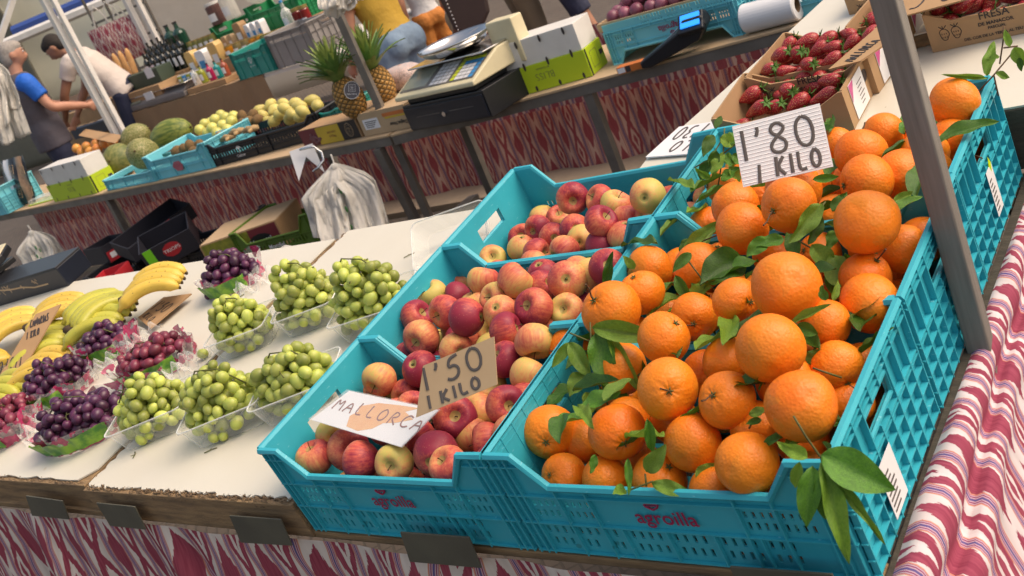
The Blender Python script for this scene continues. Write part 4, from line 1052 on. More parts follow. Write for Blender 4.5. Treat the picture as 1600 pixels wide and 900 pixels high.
# ------------------------------------------------------------------ strawberries
def straw_parts():
    mb = MB(); prof = []
    for i in range(15):
        t = i / 14; r = math.sin(math.pi * min(1, t ** .78)) ** .62 * (1 - .28 * t ** 2) if 0 < t < 1 else 0
        prof.append((.0165 * r, .030 - .056 * t))
    mb.lathe(prof[::-1], 18)
    for p in mb.v: p.x *= 1 + .06 * math.sin(p.z * 120)
    a = mb.mesh('strawberry', 'straw', True)
    mb = MB()
    for i in range(8):
        an = i * math.pi / 4; d = V((math.cos(an), math.sin(an), 0)); s = V((-d.y, d.x, 0))
        pts = [V((0, 0, .030)), d * .007 + s * .003 + V((0, 0, .031)), d * .017 + V((0, 0, .026 + .006 * (i % 3))), d * .007 - s * .003 + V((0, 0, .031))]
        mb.add(pts + [p + V((0, 0, .0008)) for p in pts], [(0, 1, 2, 3)[::-1], (4, 5, 6, 7)])
    mb.tube([(0, 0, .03), (.002, 0, .038), (.005, .001, .046)], .0012, 5)
    return a, mb.mesh('leafy_cap', 'green_calyx')
SB, SCAP = straw_parts()
def sberry(P, M, label, s=1.0):
    o = thing('strawberry', label, 'strawberry', Matrix.Translation(P) @ M @ Matrix.Scale(s, 4), 'loose strawberries'); inst(SB, 'flesh', o); inst(SCAP, 'leafy_cap', o)
def kraft_box(fbl, fbr, wz, dep, h, label, seed, front=None, side=None, rows=None, z0=0, low=1.0, inset=True, pict=False):
    """open cardboard box on the board plane, front edge between two photo points"""
    a, b_ = onT(*fbl, wz), onT(*fbr, wz); X = (b_ - a); X.z = 0; W_ = X.length; X.normalize(); Yd = V((-X.y, X.x, 0))
    M = TM @ basis(V((a.x, a.y, wz + z0 + .0006)), X, Yd, V((0, 0, 1)))
    root = thing('strawberry_box', label, 'box', M, 'kraft strawberry boxes'); t = .004; lo = h * .72
    mb = MB()
    # front and back walls dip in the middle
    for y0 in (0, dep - t):
        poly = [(0, 0), (W_, 0), (W_, h), (W_ * .97, h), (W_ * .80, lo), (W_ * .20, lo), (W_ * .03, h), (0, h)]
        mb.prism(poly, t, Matrix(((1, 0, 0, 0), (0, 0, -1, y0 + t), (0, 1, 0, 0), (0, 0, 0, 1))))
        mb.build('end_wall', 'kraft', root); mb = MB()
    for x0 in (0.0004, W_ - t - .0004):
        mb.box(x0, x0 + t, t + .0002, dep - t - .0002, 0, h * 1.02)
        mb.build('side_wall', 'kraft', root); mb = MB()
    mb = MB(); mb.box(t + .0005, W_ - t - .0005, t + .0005, dep - t - .0005, .001, .004); mb.build('base', 'card_in', root)
    mb = MB()
    mb.prism([(.5 * math.cos(k * .5236) * .03, math.sin(k * .5236) * .012) for k in range(12)], .0006, Matrix.Translation((W_ + .0001, dep * .62, h * .62)) @ rotm(ry=90) @ rotm(rz=90)); mb.build('hand_hole', 'ink', root)
    mb = MB(); mb.box(W_ + .0004, W_ + .0012, .03, .03 + dep * .42, .004, h * .93); mb.build('sticker', 'paper', root)
    mb = MB(); mb.prism([(0.031, h * .5), (.031, h * .92), (.03 + dep * .15, h * .92)], .0004, Matrix(((0, 0, 1, W_ + .0013), (1, 0, 0, 0), (0, 1, 0, 0), (0, 0, 0, 1))))
    mb.build('sticker_print', mat('pink_print', (.55, .10, .28), .5) if 'pink_print' not in bpy.data.materials else bpy.data.materials['pink_print'], root)
    mb = MB()
    for k in range(6): mb.box(W_ + .0013, W_ + .0015, .05 + dep * .1, .05 + dep * (.2 + .03 * (k % 3)), h * (.2 + .1 * k), h * (.2 + .1 * k) + .0018)
    mb.build('sticker_text', 'ink_soft', root)
    if front:
        mb = MB(); zc = lo * .70
        for (txt, sz, dz) in front: text_on(mb, txt, sz, V((W_ * .52, -.0002, zc + dz)), V((1, 0, 0)), V((0, 0, 1)), off=.0003)
        for cx in (.030, .052):   # pair of drawn berries
            cz = h * .40; N = 12; ring = [V((cx + .0095 * math.sin(q * 6.283 / N) * (1 - .25 * (math.cos(q * 6.283 / N) < 0)), -.0006, cz + .012 * math.cos(q * 6.283 / N))) for q in range(N)]
            mb.tube(ring, .0006, 4, closed=True)
            for q in (-1, 0, 1): mb.tube([V((cx, -.0006, cz + .011)), V((cx + q * .007, -.0006, cz + .018))], .0007, 4)
            for q in range(6): mb.tube([V((cx - .004 + .004 * (q % 3), -.0006, cz + .003 - .007 * (q // 3))), V((cx - .004 + .004 * (q % 3), -.0006, cz + .0005 - .007 * (q // 3)))], .0006, 4)
        mb.build('print', 'ink', root)
    rnd = random.Random(seed); n = 0
    if rows:
        for ri, (v_, zz, cnt, stand) in enumerate(rows):
            cnt = max(2, round(cnt * min(1, W_ / .24)))
            for k in range(cnt):
                x = t + .02 + (W_ - 2 * t - .04) * (k + .5 * (ri % 2) * .6) / max(1, cnt - .4) + rnd.uniform(-.004, .004); y = dep * v_ + rnd.uniform(-.006, .006)
                x = min(W_ - .024, max(.024, x)); P = M @ V((x, y, zz + rnd.uniform(-.004, .005)))
                R = TM.to_3x3().to_4x4() @ rotm(rz=rnd.choice((70, 100, 120, -60, 60, 110)) + rnd.uniform(-22, 22)) @ rotm(rx=rnd.uniform(65, 100)) if not stand else rotm(rx=rnd.uniform(-160, -110), rz=rnd.uniform(0, 360))
                sberry(P, R, f'strawberry in the {label.split(",")[0]}, {ORD[k]} from left in {["front", "second", "third", "back", "front upper", "middle upper", "back upper"][ri if len(rows) > 5 else (0, 1, 3, 4, 6)[ri]]} row'.replace('kraft ', '').replace('strawberry box', 'box'), rnd.uniform(.76, .98))
    return root, M, W_
K4 = [(.14, .035, 6, 0), (.38, .04, 6, 0), (.62, .042, 6, 0), (.86, .038, 6, 0), (.26, .062, 5, 0), (.5, .068, 6, 0), (.74, .066, 5, 0)]
FR = [('FRESA', .020, .012), ('DE MANACOR', .0095, -.004), ('PASCUAL', .0075, -.0135)]
kraft_box((1133, 241), (1336, 203), WR, .19, .078, 'nearest strawberry box, just behind the white price card', 1, FR, rows=[(.25, .025, 4, 0), (.5, .03, 5, 0), (.8, .03, 4, 0), (.34, .045, 2, 0), (.68, .050, 3, 0)])
kraft_box((1183, 176), (1374, 146), WR, .20, .078, 'second strawberry box from the front, with a torn card on top', 2, FR, rows=K4)
kraft_box((1338, 98), (1429, 83), WR, .20, .078, 'third strawberry box, mostly hidden behind the post', 3, FR, rows=K4)
kraft_box((1334, 43), (1447, 22), WR, .20, .078, 'left rear strawberry box, cut by the top of the picture', 4, FR, rows=K4)
r5, M5, W5 = kraft_box((1458, 83), (1668, 38), WR, .22, .078, 'right strawberry box, nearest the top right corner of the picture', 5, FR, rows=K4)
mb = MB(); text_on(mb, 'DEL COR DE LA TERRA AL TEU PLAT', .0075, V((W5 * .52, -.0002, .012)), V((1, 0, 0)), V((0, 0, 1)), off=.0002); mb.build('print', 'ink', r5)
P = T(*onT(1330, 90, WR + .10))
r_, pt, n_ = quad_sign('origin_card', [(1296, 110), (1372, 44), (1385, 70), (1345, 97)], P, NT + V((0, 0, .0)), 'torn brown card reading MALLORCA lying on the second strawberry box', 'card', matname='card')
writing(r_, pt, n_, [('MALLORCA', .06, .30, .11, .42, .0)], 'ink', .0016)
P = T(*onT(1450, 8, WR + .10))
r_, pt, n_ = quad_sign('price_card', [(1405, -20), (1530, -42), (1535, -6), (1412, 27)], P, NT + V((0, 0, .0)), 'brown card reading 3\'80 lying on the rear strawberry boxes', 'price card', matname='card')
writing(r_, pt, n_, [("3'80", .05, .12, .26, .6, .1)], 'ink', .0024)

# ------------------------------------------------------------------ black box and cream scale at the far left of the front stall
a, b_ = onT(-45, 492, BW), onT(108, 447, BW); X = (b_ - a); X.z = 0; W_ = X.length; X.normalize(); Yd = V((-X.y, X.x, 0))
M = TM @ basis(V((a.x, a.y, BW)), X, Yd, V((0, 0, 1)))
cb = thing('cash_box', 'scratched black metal box behind the bananas at the left', 'box', M); hb = .075
mb = MB(); mb.box(0, W_, 0, .13, 0, hb); mb.build('casing', 'navy', cb, bev=.003)
mb = MB(); mb.box(-.002, W_ + .002, -.004, .13, hb + .001, hb + .006); mb.build('lid', 'black', cb, bev=.002)
mb = MB(); rr = random.Random(4)
for k in range(30):   # flaked paint
    x = rr.uniform(.1, W_ * .8); z = hb - .006 - rr.random() ** 2 * .02; mb.tube([(x, -.0003, z), (x + rr.uniform(-.01, .01), -.0003, z - rr.uniform(.004, .02))], [(.0004, rr.uniform(.001, .003))] * 2, 5, side=V((0, 1, 0)))
pp = [(W_ * .4, hb * .8), (W_ * .5, hb * .66), (W_ * .62, hb * .6), (W_ * .72, hb * .42), (W_ * .85, hb * .40)]
mb.tube([(x, -.0003, z) for x, z in pp], [(.0004, .003)] * 5, 5, side=V((0, 1, 0))); mb.build('flaked_paint', 'card_light', cb)
sc = thing('scale', 'cream topped scale standing on the scratched black box', 'scale', M @ Matrix.Translation((-W_ * .12, .03, hb + .0065)) @ Matrix.Scale(.62, 4))
mb = MB(); mb.box(0, W_ * .62, .02, .26, 0, .035); mb.build('base', 'black', sc, bev=.006)
mb = MB()
pl_ = [(-.03, -.01), (W_ * .55, -.01), (W_ * .72, .02), (W_ * .74, .16), (W_ * .66, .27), (-.03, .27)]
mb.prism(pl_, .045, Matrix.Translation((0, 0, .036)) @ rotm(rx=8)); mb.build('housing', 'black', sc, bev=.008)
mb = MB(); mb.prism([(x * .98 - .001, y * .96 + .004) for x, y in pl_], .006, Matrix.Translation((0, 0, .082)) @ rotm(rx=8)); mb.build('top_plate', 'cream_plastic', sc, bev=.002)

# bits lying on the white boards
rl = random.Random(31)
lf = [('short green stalk', 415, 700), ('short green stalk', 330, 705), ('short green stalk', 210, 712), ('short green stalk', 430, 560), ('short green stalk', 640, 400)]
for i, (k, x, y) in enumerate(lf):
    t = onT(x, y, BW); P = T(t.x, t.y, BW + .002); a = rl.uniform(0, 6); mb = MB(); d = V((math.cos(a), math.sin(a), 0)) * .014
    mb.tube([P - d, P + V((.002, .003, .001)), P + d], [.0012, .001, .0016], 5); mb.tube([P, P + V((-d.y, d.x, .002)) * .5], .0008, 4)
    solo(mb, 'grape_stalk', 'twig', f'broken grape stalk on the white board, {ORD[i]} from the {"left" if 0 else "list"}'.replace(', first from the list', ' beside the apple crate at the front').replace(', second from the list', ' in front of the middle green punnet').replace(', third from the list', ' in front of the leftmost green punnet').replace(', fourth from the list', ' between the two rows of green punnets').replace(', fifth from the list', ' near the back edge by the apple crates'), 'stalk', 'broken grape stalks')
for i, (x, y, where) in enumerate([(446, 690, 'near the blue crate at the front'), (322, 560, 'between purple bags and green punnets'), (455, 505, 'behind the front row of punnets')]):
    t = onT(x, y, BW); o = inst(GM['grape'], 'loose_grape', None, TM @ Matrix.Translation((t.x, t.y, BW + .0145)) @ rrot() @ Matrix.Scale(1.2, 4)); tag(o, 'single green grape fallen on the white board ' + where, 'grape', 'fallen grapes')
# ------------------------------------------------------------------ back tables
HB = .80
def frame_of(A, B): 
    X = (B - A); X.z = 0; L = X.length; X.normalize(); return basis(A, X, V((-X.y, X.x, 0)), V((0, 0, 1))), L
def table(pa, pb_, label, dep=.62, legs=(), seed=1):
    A, B = onZ(*pa, HB), onZ(*pb_, HB); M, L = frame_of(A, B)
    root = thing('trestle_table', label, 'table', Matrix.Translation((0, 0, -HB)) @ M, 'steel trestle tables')
    mb = MB(); N = 60; rr = random.Random(seed)
    mb.box(0, L, -.006, dep, HB - .012, HB - .001); mb.build('tabletop', 'card_light', root, bev=.002)
    mb = MB(); mb.box(0, L, 0, .05, HB - .055, HB - .0125); mb.box(0, L, dep - .04, dep - .01, HB - .055, HB - .0125); mb.build('rail', 'steel', root, bev=.002)
    for (x, y, lean) in legs:
        mb = MB(); mb.tube([(x, y, HB - .056), (x + lean[0], y + lean[1], 0)], .021, 4, side=V((1, 1, 0))); mb.build('leg', 'steel', root)
    return root, M, L
def uon(M, x, y, yy=0):   # how far along a table edge a photo column lies
    P = onZ(x, y, HB); return (M.inverted() @ P).x
tl, ML, LL = table((-110, 357), (606, 210), 'long steel table with card covered top at the left, holding melons and crates')
tr, MR, LR = table((610, 210), (1262, 33), 'long steel table at the back carrying the scale, lime box and crate')
def leg_px(root, M, top, bot_dir, yoff, lab='leg', r=.021, foot=0, dx=0, dy=0):
    Pt = onZ(*top, HB - .05); q = M.inverted() @ Pt
    mb = MB(); mb.box(-r, r, -r, r, 0, HB - .056, Matrix.Translation((q.x, yoff, 0)) @ Matrix(((1, 0, -dx / HB, dx), (0, 1, -dy / HB, dy), (0, 0, 1, 0), (0, 0, 0, 1)))); mb.build(lab, 'steel', root, bev=.002)
    return q.x
leg_px(tl, ML, (176, 306), None, .03); leg_px(tl, ML, (60, 332), None, .56); leg_px(tl, ML, (408, 256), None, .56)
xa = leg_px(tr, MR, (612, 214), None, .035, dx=.0, dy=.06); leg_px(tr, MR, (640, 208), None, .55, dy=-.0)
leg_px(tr, MR, (935, 130), None, .03); leg_px(tr, MR, (1190, 60), None, .55)
mb = MB(); mb.box(xa - .015, xa + .05, .06, .54, .22, .26); mb.box(xa - .5, xa + .01, .07, .10, .10, .14); mb.build('cross_bar', 'steel', tr, bev=.002)
# backdrop cloths hanging behind the tables
def drop(x0, x1, y, z0, z1, label, seed, mt='ikat_back', amp=.02):
    W_ = x1 - x0; mb = MB()
    mb.sheet(lambda a, b: (x0 + W_ * a, y + amp * math.sin(a * W_ * 9 + seed) * (.3 + b) + amp * .4 * math.sin(a * W_ * 23 + b * 2), z1 - (z1 - z0) * b + .01 * math.sin(a * W_ * 3 + seed) * (1 - b)), int(W_ * 40), 10, lambda a, b: (W_ * a, (z1 - z0) * b))
    solo(mb, 'cloth_backdrop', mt, label, 'cloth', 'patterned stall cloths', smooth=True)
drop(-8.5, -1.25, 3.93, .01, .56, 'patterned cloth hanging behind the steel tables down to the pale kerb', 1)
drop(-8.2, -1.2, 3.78, .44, .80, 'shaded strip of patterned cloth hanging higher, in front of the long one', 2.4, amp=.012)

def tb(name, fl, fr, dep, h, label, cat, mats, group=None, z=HB, parts=None, bev=.002, partname='body'):
    """box-shaped thing standing on a table: front bottom corners at two photo points"""
    A, B = onZ(*fl, z), onZ(*fr, z); M, W_ = frame_of(A + V((0, 0, .0008)), B + V((0, 0, .0008)))
    root = thing(name, label, cat, M, group)
    return root, M, W_
def zh(P, x, y): return zat(P, x, y)
def slab(root, name, m, x0, x1, y0, y1, z0, z1, bev=.002, M=None):
    mb = MB(); mb.box(x0, x1, y0, y1, z0, z1, M); return mb.build(name, m, root, bev=bev)
XU, ZU = V((1, 0, 0)), V((0, 0, 1))

def lime_box(fl, fr, dep, h, label, small=False):
    r, M, W_ = tb('fruit_box', fl, fr, dep, h, label, 'box', None, 'lime and white boxes')
    hl = h * .50
    slab(r, 'lime_base', 'lime', 0, W_, 0, dep, 0, hl, .001)
    mb = MB(); mb.box(.006, W_ - .006, .006, dep - .006, hl + .0005, h); 
    mb.build('white_lid', 'white_card', r, bev=.002)
    mb = MB()
    n = 4
    for k in range(n):   # punched vents, an upper and a lower row
        x = W_ * (.06 + .27 * k)
        for zc, rr_ in ((hl, .018), (h * .98, .016), (.006, .012)):
            mb = MB(); mb.prism([(math.cos(q * .628) * .006, math.sin(q * .628) * rr_) for q in range(10)], .0006, Matrix(((1, 0, 0, x + (.02 if zc == .006 else 0)), (0, 0, -1, -.0002), (0, 1, 0, min(h - .016, max(.013, zc))), (0, 0, 0, 1)))); mb.build('vent_hole', 'ink', r)
    mb = MB(); text_on(mb, 'BLISS', h * .19, V((W_ * .52, -.0005, hl * .52)), -XU, -ZU, off=-.001); text_on(mb, 'BY PLANASA', h * .05, V((W_ * .52, -.0005, hl * .80)), -XU, -ZU)
    mb.build('print', 'ink_soft', r)
    slab(r, 'black_edge', 'black', W_ + .0002, W_ + .001, dep * .03, dep * .10, 0, hl, 0)
    mb = MB()
    for a, b_ in (((.25, .2), (.25, .8)), ((.25, .8), (.62, .8)), ((.62, .8), (.62, .2)), ((.62, .2), (.25, .2))):
        mb.tube([V((W_ + .0006, a[0] * dep, a[1] * hl)), V((W_ + .0006, b_[0] * dep, b_[1] * hl))], .0007, 4)
    mb.build('side_print', 'ink_soft', r)
    slab(r, 'hand_hole', 'ink', W_ + .0002, W_ + .0012, dep * .75, dep * .93, hl * .45, hl * .62, .0)
    return r
lime_box((792, 157), (926, 119), .17, .225, 'big lime and white box printed upside down, beside the cash drawer')
lime_box((86, 316), (152, 302), .17, .24, 'lime and white box at the left, beside the melons')

# cash drawer with the weighing scale on top
r, M, W_ = tb('till', (645, 206), (768, 184), .36, .11, 'black cash drawer under the cream weighing scale', 'cash drawer', None)
slab(r, 'casing', 'black', -.004, W_ + .004, .004, .27, 0, .118, .003)
slab(r, 'drawer_front', 'navy', .002, W_ - .002, -.004, .003, .008, .105, .002)
mb = MB(); mb.tube([(W_ * .5, -.004, .055), (W_ * .5, -.012, .055)], .011, 14); mb.build('lock', 'chrome', r, smooth=False)
mb = MB(); mb.tube([(W_ * .56, -.0045, .062), (W_ * .86, -.0045, .062)], .0012, 5); mb.tube([(W_ * .14, -.0045, .062), (W_ * .44, -.0045, .062)], .0012, 5); mb.build('groove', 'steel', r)
sc = thing('weighing_scale', 'cream weighing scale with keypad and round steel pan on the cash drawer', 'scale', M @ Matrix.Translation((.012, .01, .119)) @ Matrix.Scale(.90, 4))
mb = MB(); mb.box(.02, W_ - .01, .01, .24, 0, .03); mb.build('foot', 'black', sc, bev=.004)
Q = [(-.03, .030), (-.03, .052), (.19, .135), (.27, .135), (.27, .030)]   # side profile y,z
mb = MB(); mb.prism(Q, W_ + .06, Matrix(((0, 0, 1, -.02), (1, 0, 0, 0), (0, 1, 0, 0), (0, 0, 0, 1)))); mb.build('housing', 'cream_plastic', sc, bev=.006)
sl_ = V((0, .22, .083)).normalized(); nn = XU.cross(sl_)
def onface(x, s): return V((x, -.03, .052)) + sl_ * s + nn * .0012
def facequad(x0, x1, s0, s1, lift, nm, m):
    mb = MB(); c = [onface(x0, s0), onface(x1, s0), onface(x1, s1), onface(x0, s1)]; c = [p + nn * lift for p in c]
    mb.add(c + [p + nn * .001 for p in c], [(0, 1, 2, 3)[::-1], (4, 5, 6, 7), (0, 1, 5, 4), (1, 2, 6, 5), (2, 3, 7, 6), (3, 0, 4, 7)]); return mb.build(nm, m, sc)
facequad(.0, W_ + .02, .03, .21, 0, 'panel', 'steel'); MT['lcd'] = mat('grey_display', (.30, .31, .24), .2); MT['keys_w'] = mat('white_keys', (.7, .7, .72), .5); MT['keys_y'] = mat('yellow_keys', (.55, .62, .03), .5); MT['keys_b'] = mat('blue_keys', (.05, .28, .60), .5)
facequad(.01, W_ * .36, .045, .19, .0012, 'display', 'lcd')
for i in range(4):
    for j in range(6): facequad(W_ * (.42 + .065 * i), W_ * (.42 + .065 * i + .055), .04 + j * .026, .04 + j * .026 + .021, .0012, 'key', 'keys_w')
for i in range(5):
    for j in range(6):
        facequad(W_ * (.71 + .062 * i), W_ * (.71 + .062 * i + .054), .04 + j * .026, .04 + j * .026 + .021, .0012, 'key', 'keys_y' if (i == 0 or j == 5) else ('keys_b' if (i == 4 or j == 4) else 'keys_w'))
mb = MB(); mb.box(.0, W_ + .03, .10, .34, .138, .146); mb.build('platform', 'chrome', sc, bev=.003)
mb = MB(); pc = V((W_ * .52, .22, .146)); PR = .19
mb.lathe([(0, .004), (PR * .3, .004), (PR * .6, .014), (PR * .85, .034), (PR * .97, .056), (PR, .066), (PR * 1.01, .064), (PR * .98, .052), (PR * .86, .029), (PR * .6, .008), (PR * .3, -.001), (0, -.001)], 48, Matrix.Translation(pc) @ Matrix.Scale(1, 4)); mb.build('pan', 'chrome', sc, smooth=True)
slab(sc, 'side_display', 'cream_plastic', W_ * .86, W_ + .10, .27, .35, .02, .23, .006)

# box of dates and box of date sticks (printed upside down) in front of the pineapples
MT['yellow_print'] = mat('yellow_print', (.62, .42, .03), .5); MT['maroon_print'] = mat('maroon_print', (.16, .02, .03), .5); MT['purple_dates'] = mat('purple_date_print', (.13, .03, .05), .5, (.2, .08, .08), 40); MT['orange_print'] = mat('orange_print', (.60, .17, .03), .5)
r, M, W_ = tb('date_box', (478, 232), (567, 214), .30, .10, 'yellow and black date box lying open under the pineapples', 'box', None, 'date boxes')
slab(r, 'body', 'card', 0, W_, 0, .30, 0, .095, .001)
slab(r, 'left_print', 'maroon_print', .0, W_ * .34, -.0012, -.0003, .004, .092, 0); slab(r, 'yellow_print', 'yellow_print', W_ * .30, W_ * .70, -.0020, -.0013, .002, .090, 0); slab(r, 'black_print', 'black', W_ * .70 + .0005, W_ * .985, -.0020, -.0013, .002, .093, 0)
mb = MB(); rr = random.Random(2)
for k in range(26): a = rr.uniform(0, 6.28); q = rr.random() ** .5; mb.ball((W_ * .25 + math.cos(a) * q * .040, -.003, .042 + math.sin(a) * q * .026), (.010, .0015, .007), 8, 6)
mb.build('date_picture', 'purple_dates', r, smooth=True)
mb = MB(); text_on(mb, 'Mejoul\nnaturales', .020, V((W_ * .55, -.0022, .045)), -XU, -ZU); mb.build('print', 'maroon_print', r)
mb = MB(); mb.tube([V((W_ * .845 + math.cos(q * .4488) * .028, -.0025, .048 + math.sin(q * .4488) * .034)) for q in range(14)], .0013, 5, closed=True); mb.tube([V((W_ * .845 + math.cos(q * .4488) * .020, -.0025, .048 + math.sin(q * .4488) * .025)) for q in range(14)], .0007, 5, closed=True); text_on(mb, 'N\nDN', .016, V((W_ * .845, -.0025, .048)), -XU, -ZU); mb.build('emblem', 'card_light', r)
r, M, W_ = tb('date_box', (571, 214), (645, 199), .30, .10, 'cream date box with orange print, between the yellow box and the cash drawer', 'box', None, 'date boxes')
slab(r, 'body', 'card_light', 0, W_, 0, .30, 0, .112, .001)
slab(r, 'sticker', 'paper', W_ * .08, W_ * .40, -.0012, -.0003, .03, .080, 0)
mb = MB()
for k in range(4): mb.box(W_ * .12, W_ * (.28 + .03 * k), -.0018, -.0013, .038 + k * .009, .042 + k * .009)
mb.build('sticker_text', 'ink_soft', r)
slab(r, 'orange_print', 'orange_print', W_ * .52, W_ * .97, -.0012, -.0003, .075, .092, 0); slab(r, 'orange_print', 'yellow_print', W_ * .55, W_ * .97, -.0012, -.0003, .064, .073, 0)
mb = MB(); text_on(mb, 'Deglet Nour', .024, V((W_ * .78, -.0012, .035)), -XU, -ZU, off=.0008); mb.build('print', 'darkwood', r)

# two pineapples
MT['pine'] = None
def m_pine():
    m, nt, b = newmat('pineapple_skin'); uv = nt.nodes.new('ShaderNodeUVMap'); uv.uv_map = 'uv'; sp = nt.nodes.new('ShaderNodeSeparateXYZ'); lk(nt, uv.outputs[0], sp.inputs[0])
    p = mth(nt, 'ADD', mth(nt, 'MULTIPLY', sp.outputs[0], 11), mth(nt, 'MULTIPLY', sp.outputs[1], 7)); q = mth(nt, 'SUBTRACT', mth(nt, 'MULTIPLY', sp.outputs[0], 11), mth(nt, 'MULTIPLY', sp.outputs[1], 7))
    f = lambda s: mth(nt, 'ABSOLUTE', mth(nt, 'SUBTRACT', mth(nt, 'FRACT', s), .5))
    e = mth(nt, 'MAXIMUM', f(p), f(q)); c = ramp(nt, e, [(.05, (.30, .13, .03)), (.14, (.52, .29, .07)), (.30, (.42, .22, .05)), (.44, (.16, .10, .03))])
    lk(nt, c, b.inputs['Base Color']); b.inputs['Roughness'].default_value = .6; bump(nt, b, mth(nt, 'SUBTRACT', 1, mth(nt, 'POWER', e, 2)), .03, 1); return m
MT['pine'] = m_pine(); MT['pine_leaf'] = mat('pineapple_leaf', (.20, .34, .09), .45, (.09, .18, .05), 25, orand=.3); MT['pine_leaf_mid'] = mat('pineapple_leaf_mid', (.30, .38, .08), .45, (.14, .20, .05), 20)
def pineapple(P, rx, h, lean, label, seed, up_leaf=.20):
    M = Matrix.Translation(P) @ rotm(rx=lean[0], ry=lean[1]); root = thing('pineapple', label, 'pineapple', M, 'pineapples'); mb = MB(); rr = random.Random(seed)
    mb.sheet(lambda a, b: ((rx * (math.sin(math.pi * (.06 + .88 * b)) ** .42)) * (1 + .035 * abs(math.sin(a * 50.26) * math.sin(b * 31.4))) * math.cos(a * 6.28319), (rx * (math.sin(math.pi * (.06 + .88 * b)) ** .42)) * (1 + .035 * abs(math.sin(a * 50.26) * math.sin(b * 31.4))) * math.sin(a * 6.28319), h * b), 48, 40)
    mb.build('body', 'pine', root, smooth=True)
    for lay_ in range(5):
        n = 13 - lay_; mb = MB()
        for k in range(n):
            a = 6.283 * (k + .5 * lay_) / n + rr.uniform(-.15, .15); L = up_leaf * (1 - .06 * lay_) * rr.uniform(.8, 1.1); tilt = (1.30 - .27 * lay_) + rr.uniform(-.1, .12); wd = .019
            pts = []; d = V((math.cos(a), math.sin(a), 0)); p = V((0, 0, h - .006 + .016 * lay_)) + d * .016
            for q in range(7):
                t = q / 6; ang = tilt * (.55 + .65 * t); pts.append((V(p), wd * (1 - t ** 1.6) + .0006)); p = p + (d * math.sin(ang) + V((0, 0, 1)) * math.cos(ang)) * L / 6
            s = V((-d.y, d.x, 0))
            vs = []; 
            for (c, w_) in pts: vs += [c - s * w_, c - V((0, 0, .004)) + d * .003, c + s * w_]
            mb.add(vs, [(3 * i + j, 3 * i + j + 1, 3 * i + j + 4, 3 * i + j + 3) for i in range(6) for j in range(2)])
        mb.build('leaf_whorl', 'pine_leaf' if lay_ < 3 else 'pine_leaf_mid', root, smooth=True)
    return root, M
P = onZ(562, 180, HB + .10); 
rp, Mp = pineapple(V((P.x, P.y, HB + .10)), .070, .19, (4, -4), 'front pineapple with a round grey tag, left of the steel post', 1)
mb = MB(); tn = (CAM - P).normalized(); tx = AX; ty = -AY; tc_ = at(550, 141, depth(P) - .115)
N = 28; ring = [tc_ + tx * .037 * math.cos(q * 6.283 / N) + ty * .042 * math.sin(q * 6.283 / N) for q in range(N)]; mb.add(ring + [p - AZ * .002 for p in ring], [tuple(range(N))[::-1], tuple(range(N, 2 * N))] + [(i, (i + 1) % N, N + (i + 1) % N, N + i) for i in range(N)])
tg = mb.build('tag', mat('grey_tag', (.075, .07, .085), .5), rp, world=True)
mb = MB(); mb.tube([tc_ - AZ * .0022 + tx * .036 * math.cos(q * 6.283 / N) + ty * .041 * math.sin(q * 6.283 / N) for q in range(N)], .0011, 5, closed=True)
sq = [tc_ - AZ * .0025 + tx * (a * .015) + ty * (.010 + b_ * .016) for a, b_ in ((-1, -1), (1, -1), (1, 1), (-1, 1))]; mb.tube(sq, .0009, 4, closed=True)
text_on(mb, 'G', .017, tc_ - AZ * .003 + ty * .013, tx, ty); text_on(mb, 'GROUP', .0055, tc_ - AZ * .003 + ty * .001, tx, ty); text_on(mb, 'happy healthy', .0085, tc_ - AZ * .003 - ty * .018, tx, ty)
o = mb.build('tag_print', 'paper', None, world=False); o.parent = tg; o.matrix_basis = rp.matrix_basis.inverted()
P = onZ(606, 160, HB + .10)
pineapple(V((P.x, P.y, HB + .10)), .068, .18, (4, 4), 'rear pineapple, right of the steel post', 5)
# post on the back table, plastic bags hung from it
P = at(594, 168, 5.15)
mb = MB(); mb.box(-.018, .018, -.018, .018, 0, 2.3, Matrix.Translation((P.x, P.y, 0.0)) @ rotm(rz=20)); solo(mb, 'back_post', 'steel', 'slim grey steel post between the two pineapples', 'post', bev=.002)

# net bag of onions in a low tray
MT['net'] = m_clear('onion_net', amt=.18, rough=.5, pattern=((.62, .45, .42), 220, .48), bs=60, bd=.002); MT['onion'] = mat('pale_onion_skin', (.50, .33, .27), .5, (.36, .20, .17), 12, orand=.3)
P = onZ(632, 180, HB); root = thing('onion_net', 'net bag of pale onions behind the cream date box', 'net bag', V((P.x, P.y + .08, HB + .115)))
rr = random.Random(9); pts = []
for _ in range(4000):
    p = V((rr.uniform(-1, 1), rr.uniform(-1, 1), rr.uniform(0, 1)))
    if p.length > 1: continue
    q = V((p.x * .11, p.y * .08, .02 + p.z * .075))
    if all((q - z).length > .036 for z in pts): pts.append(q)
    if len(pts) > 40: break
mb = MB(); mb.ball((0, 0, 0), (.022, .022, .02), 14, 9); mb.tube([(0, 0, .018), (0, .002, .03)], [.006, .002], 6); ON = mb.mesh('onion', 'onion', True)
for p in pts: inst(ON, 'onion', root, Matrix.Translation(p) @ rrot())
mb = MB(); mb.sheet(lambda a, b: (.135 * math.sin(math.pi * b) ** .6 * math.cos(6.2832 * a) * (1 + .05 * math.sin(a * 38)), .10 * math.sin(math.pi * b) ** .6 * math.sin(6.2832 * a), .052 - .055 * math.cos(math.pi * b) * (1 if b < .97 else 1)), 40, 18); mb.build('net', 'net', root, smooth=True)

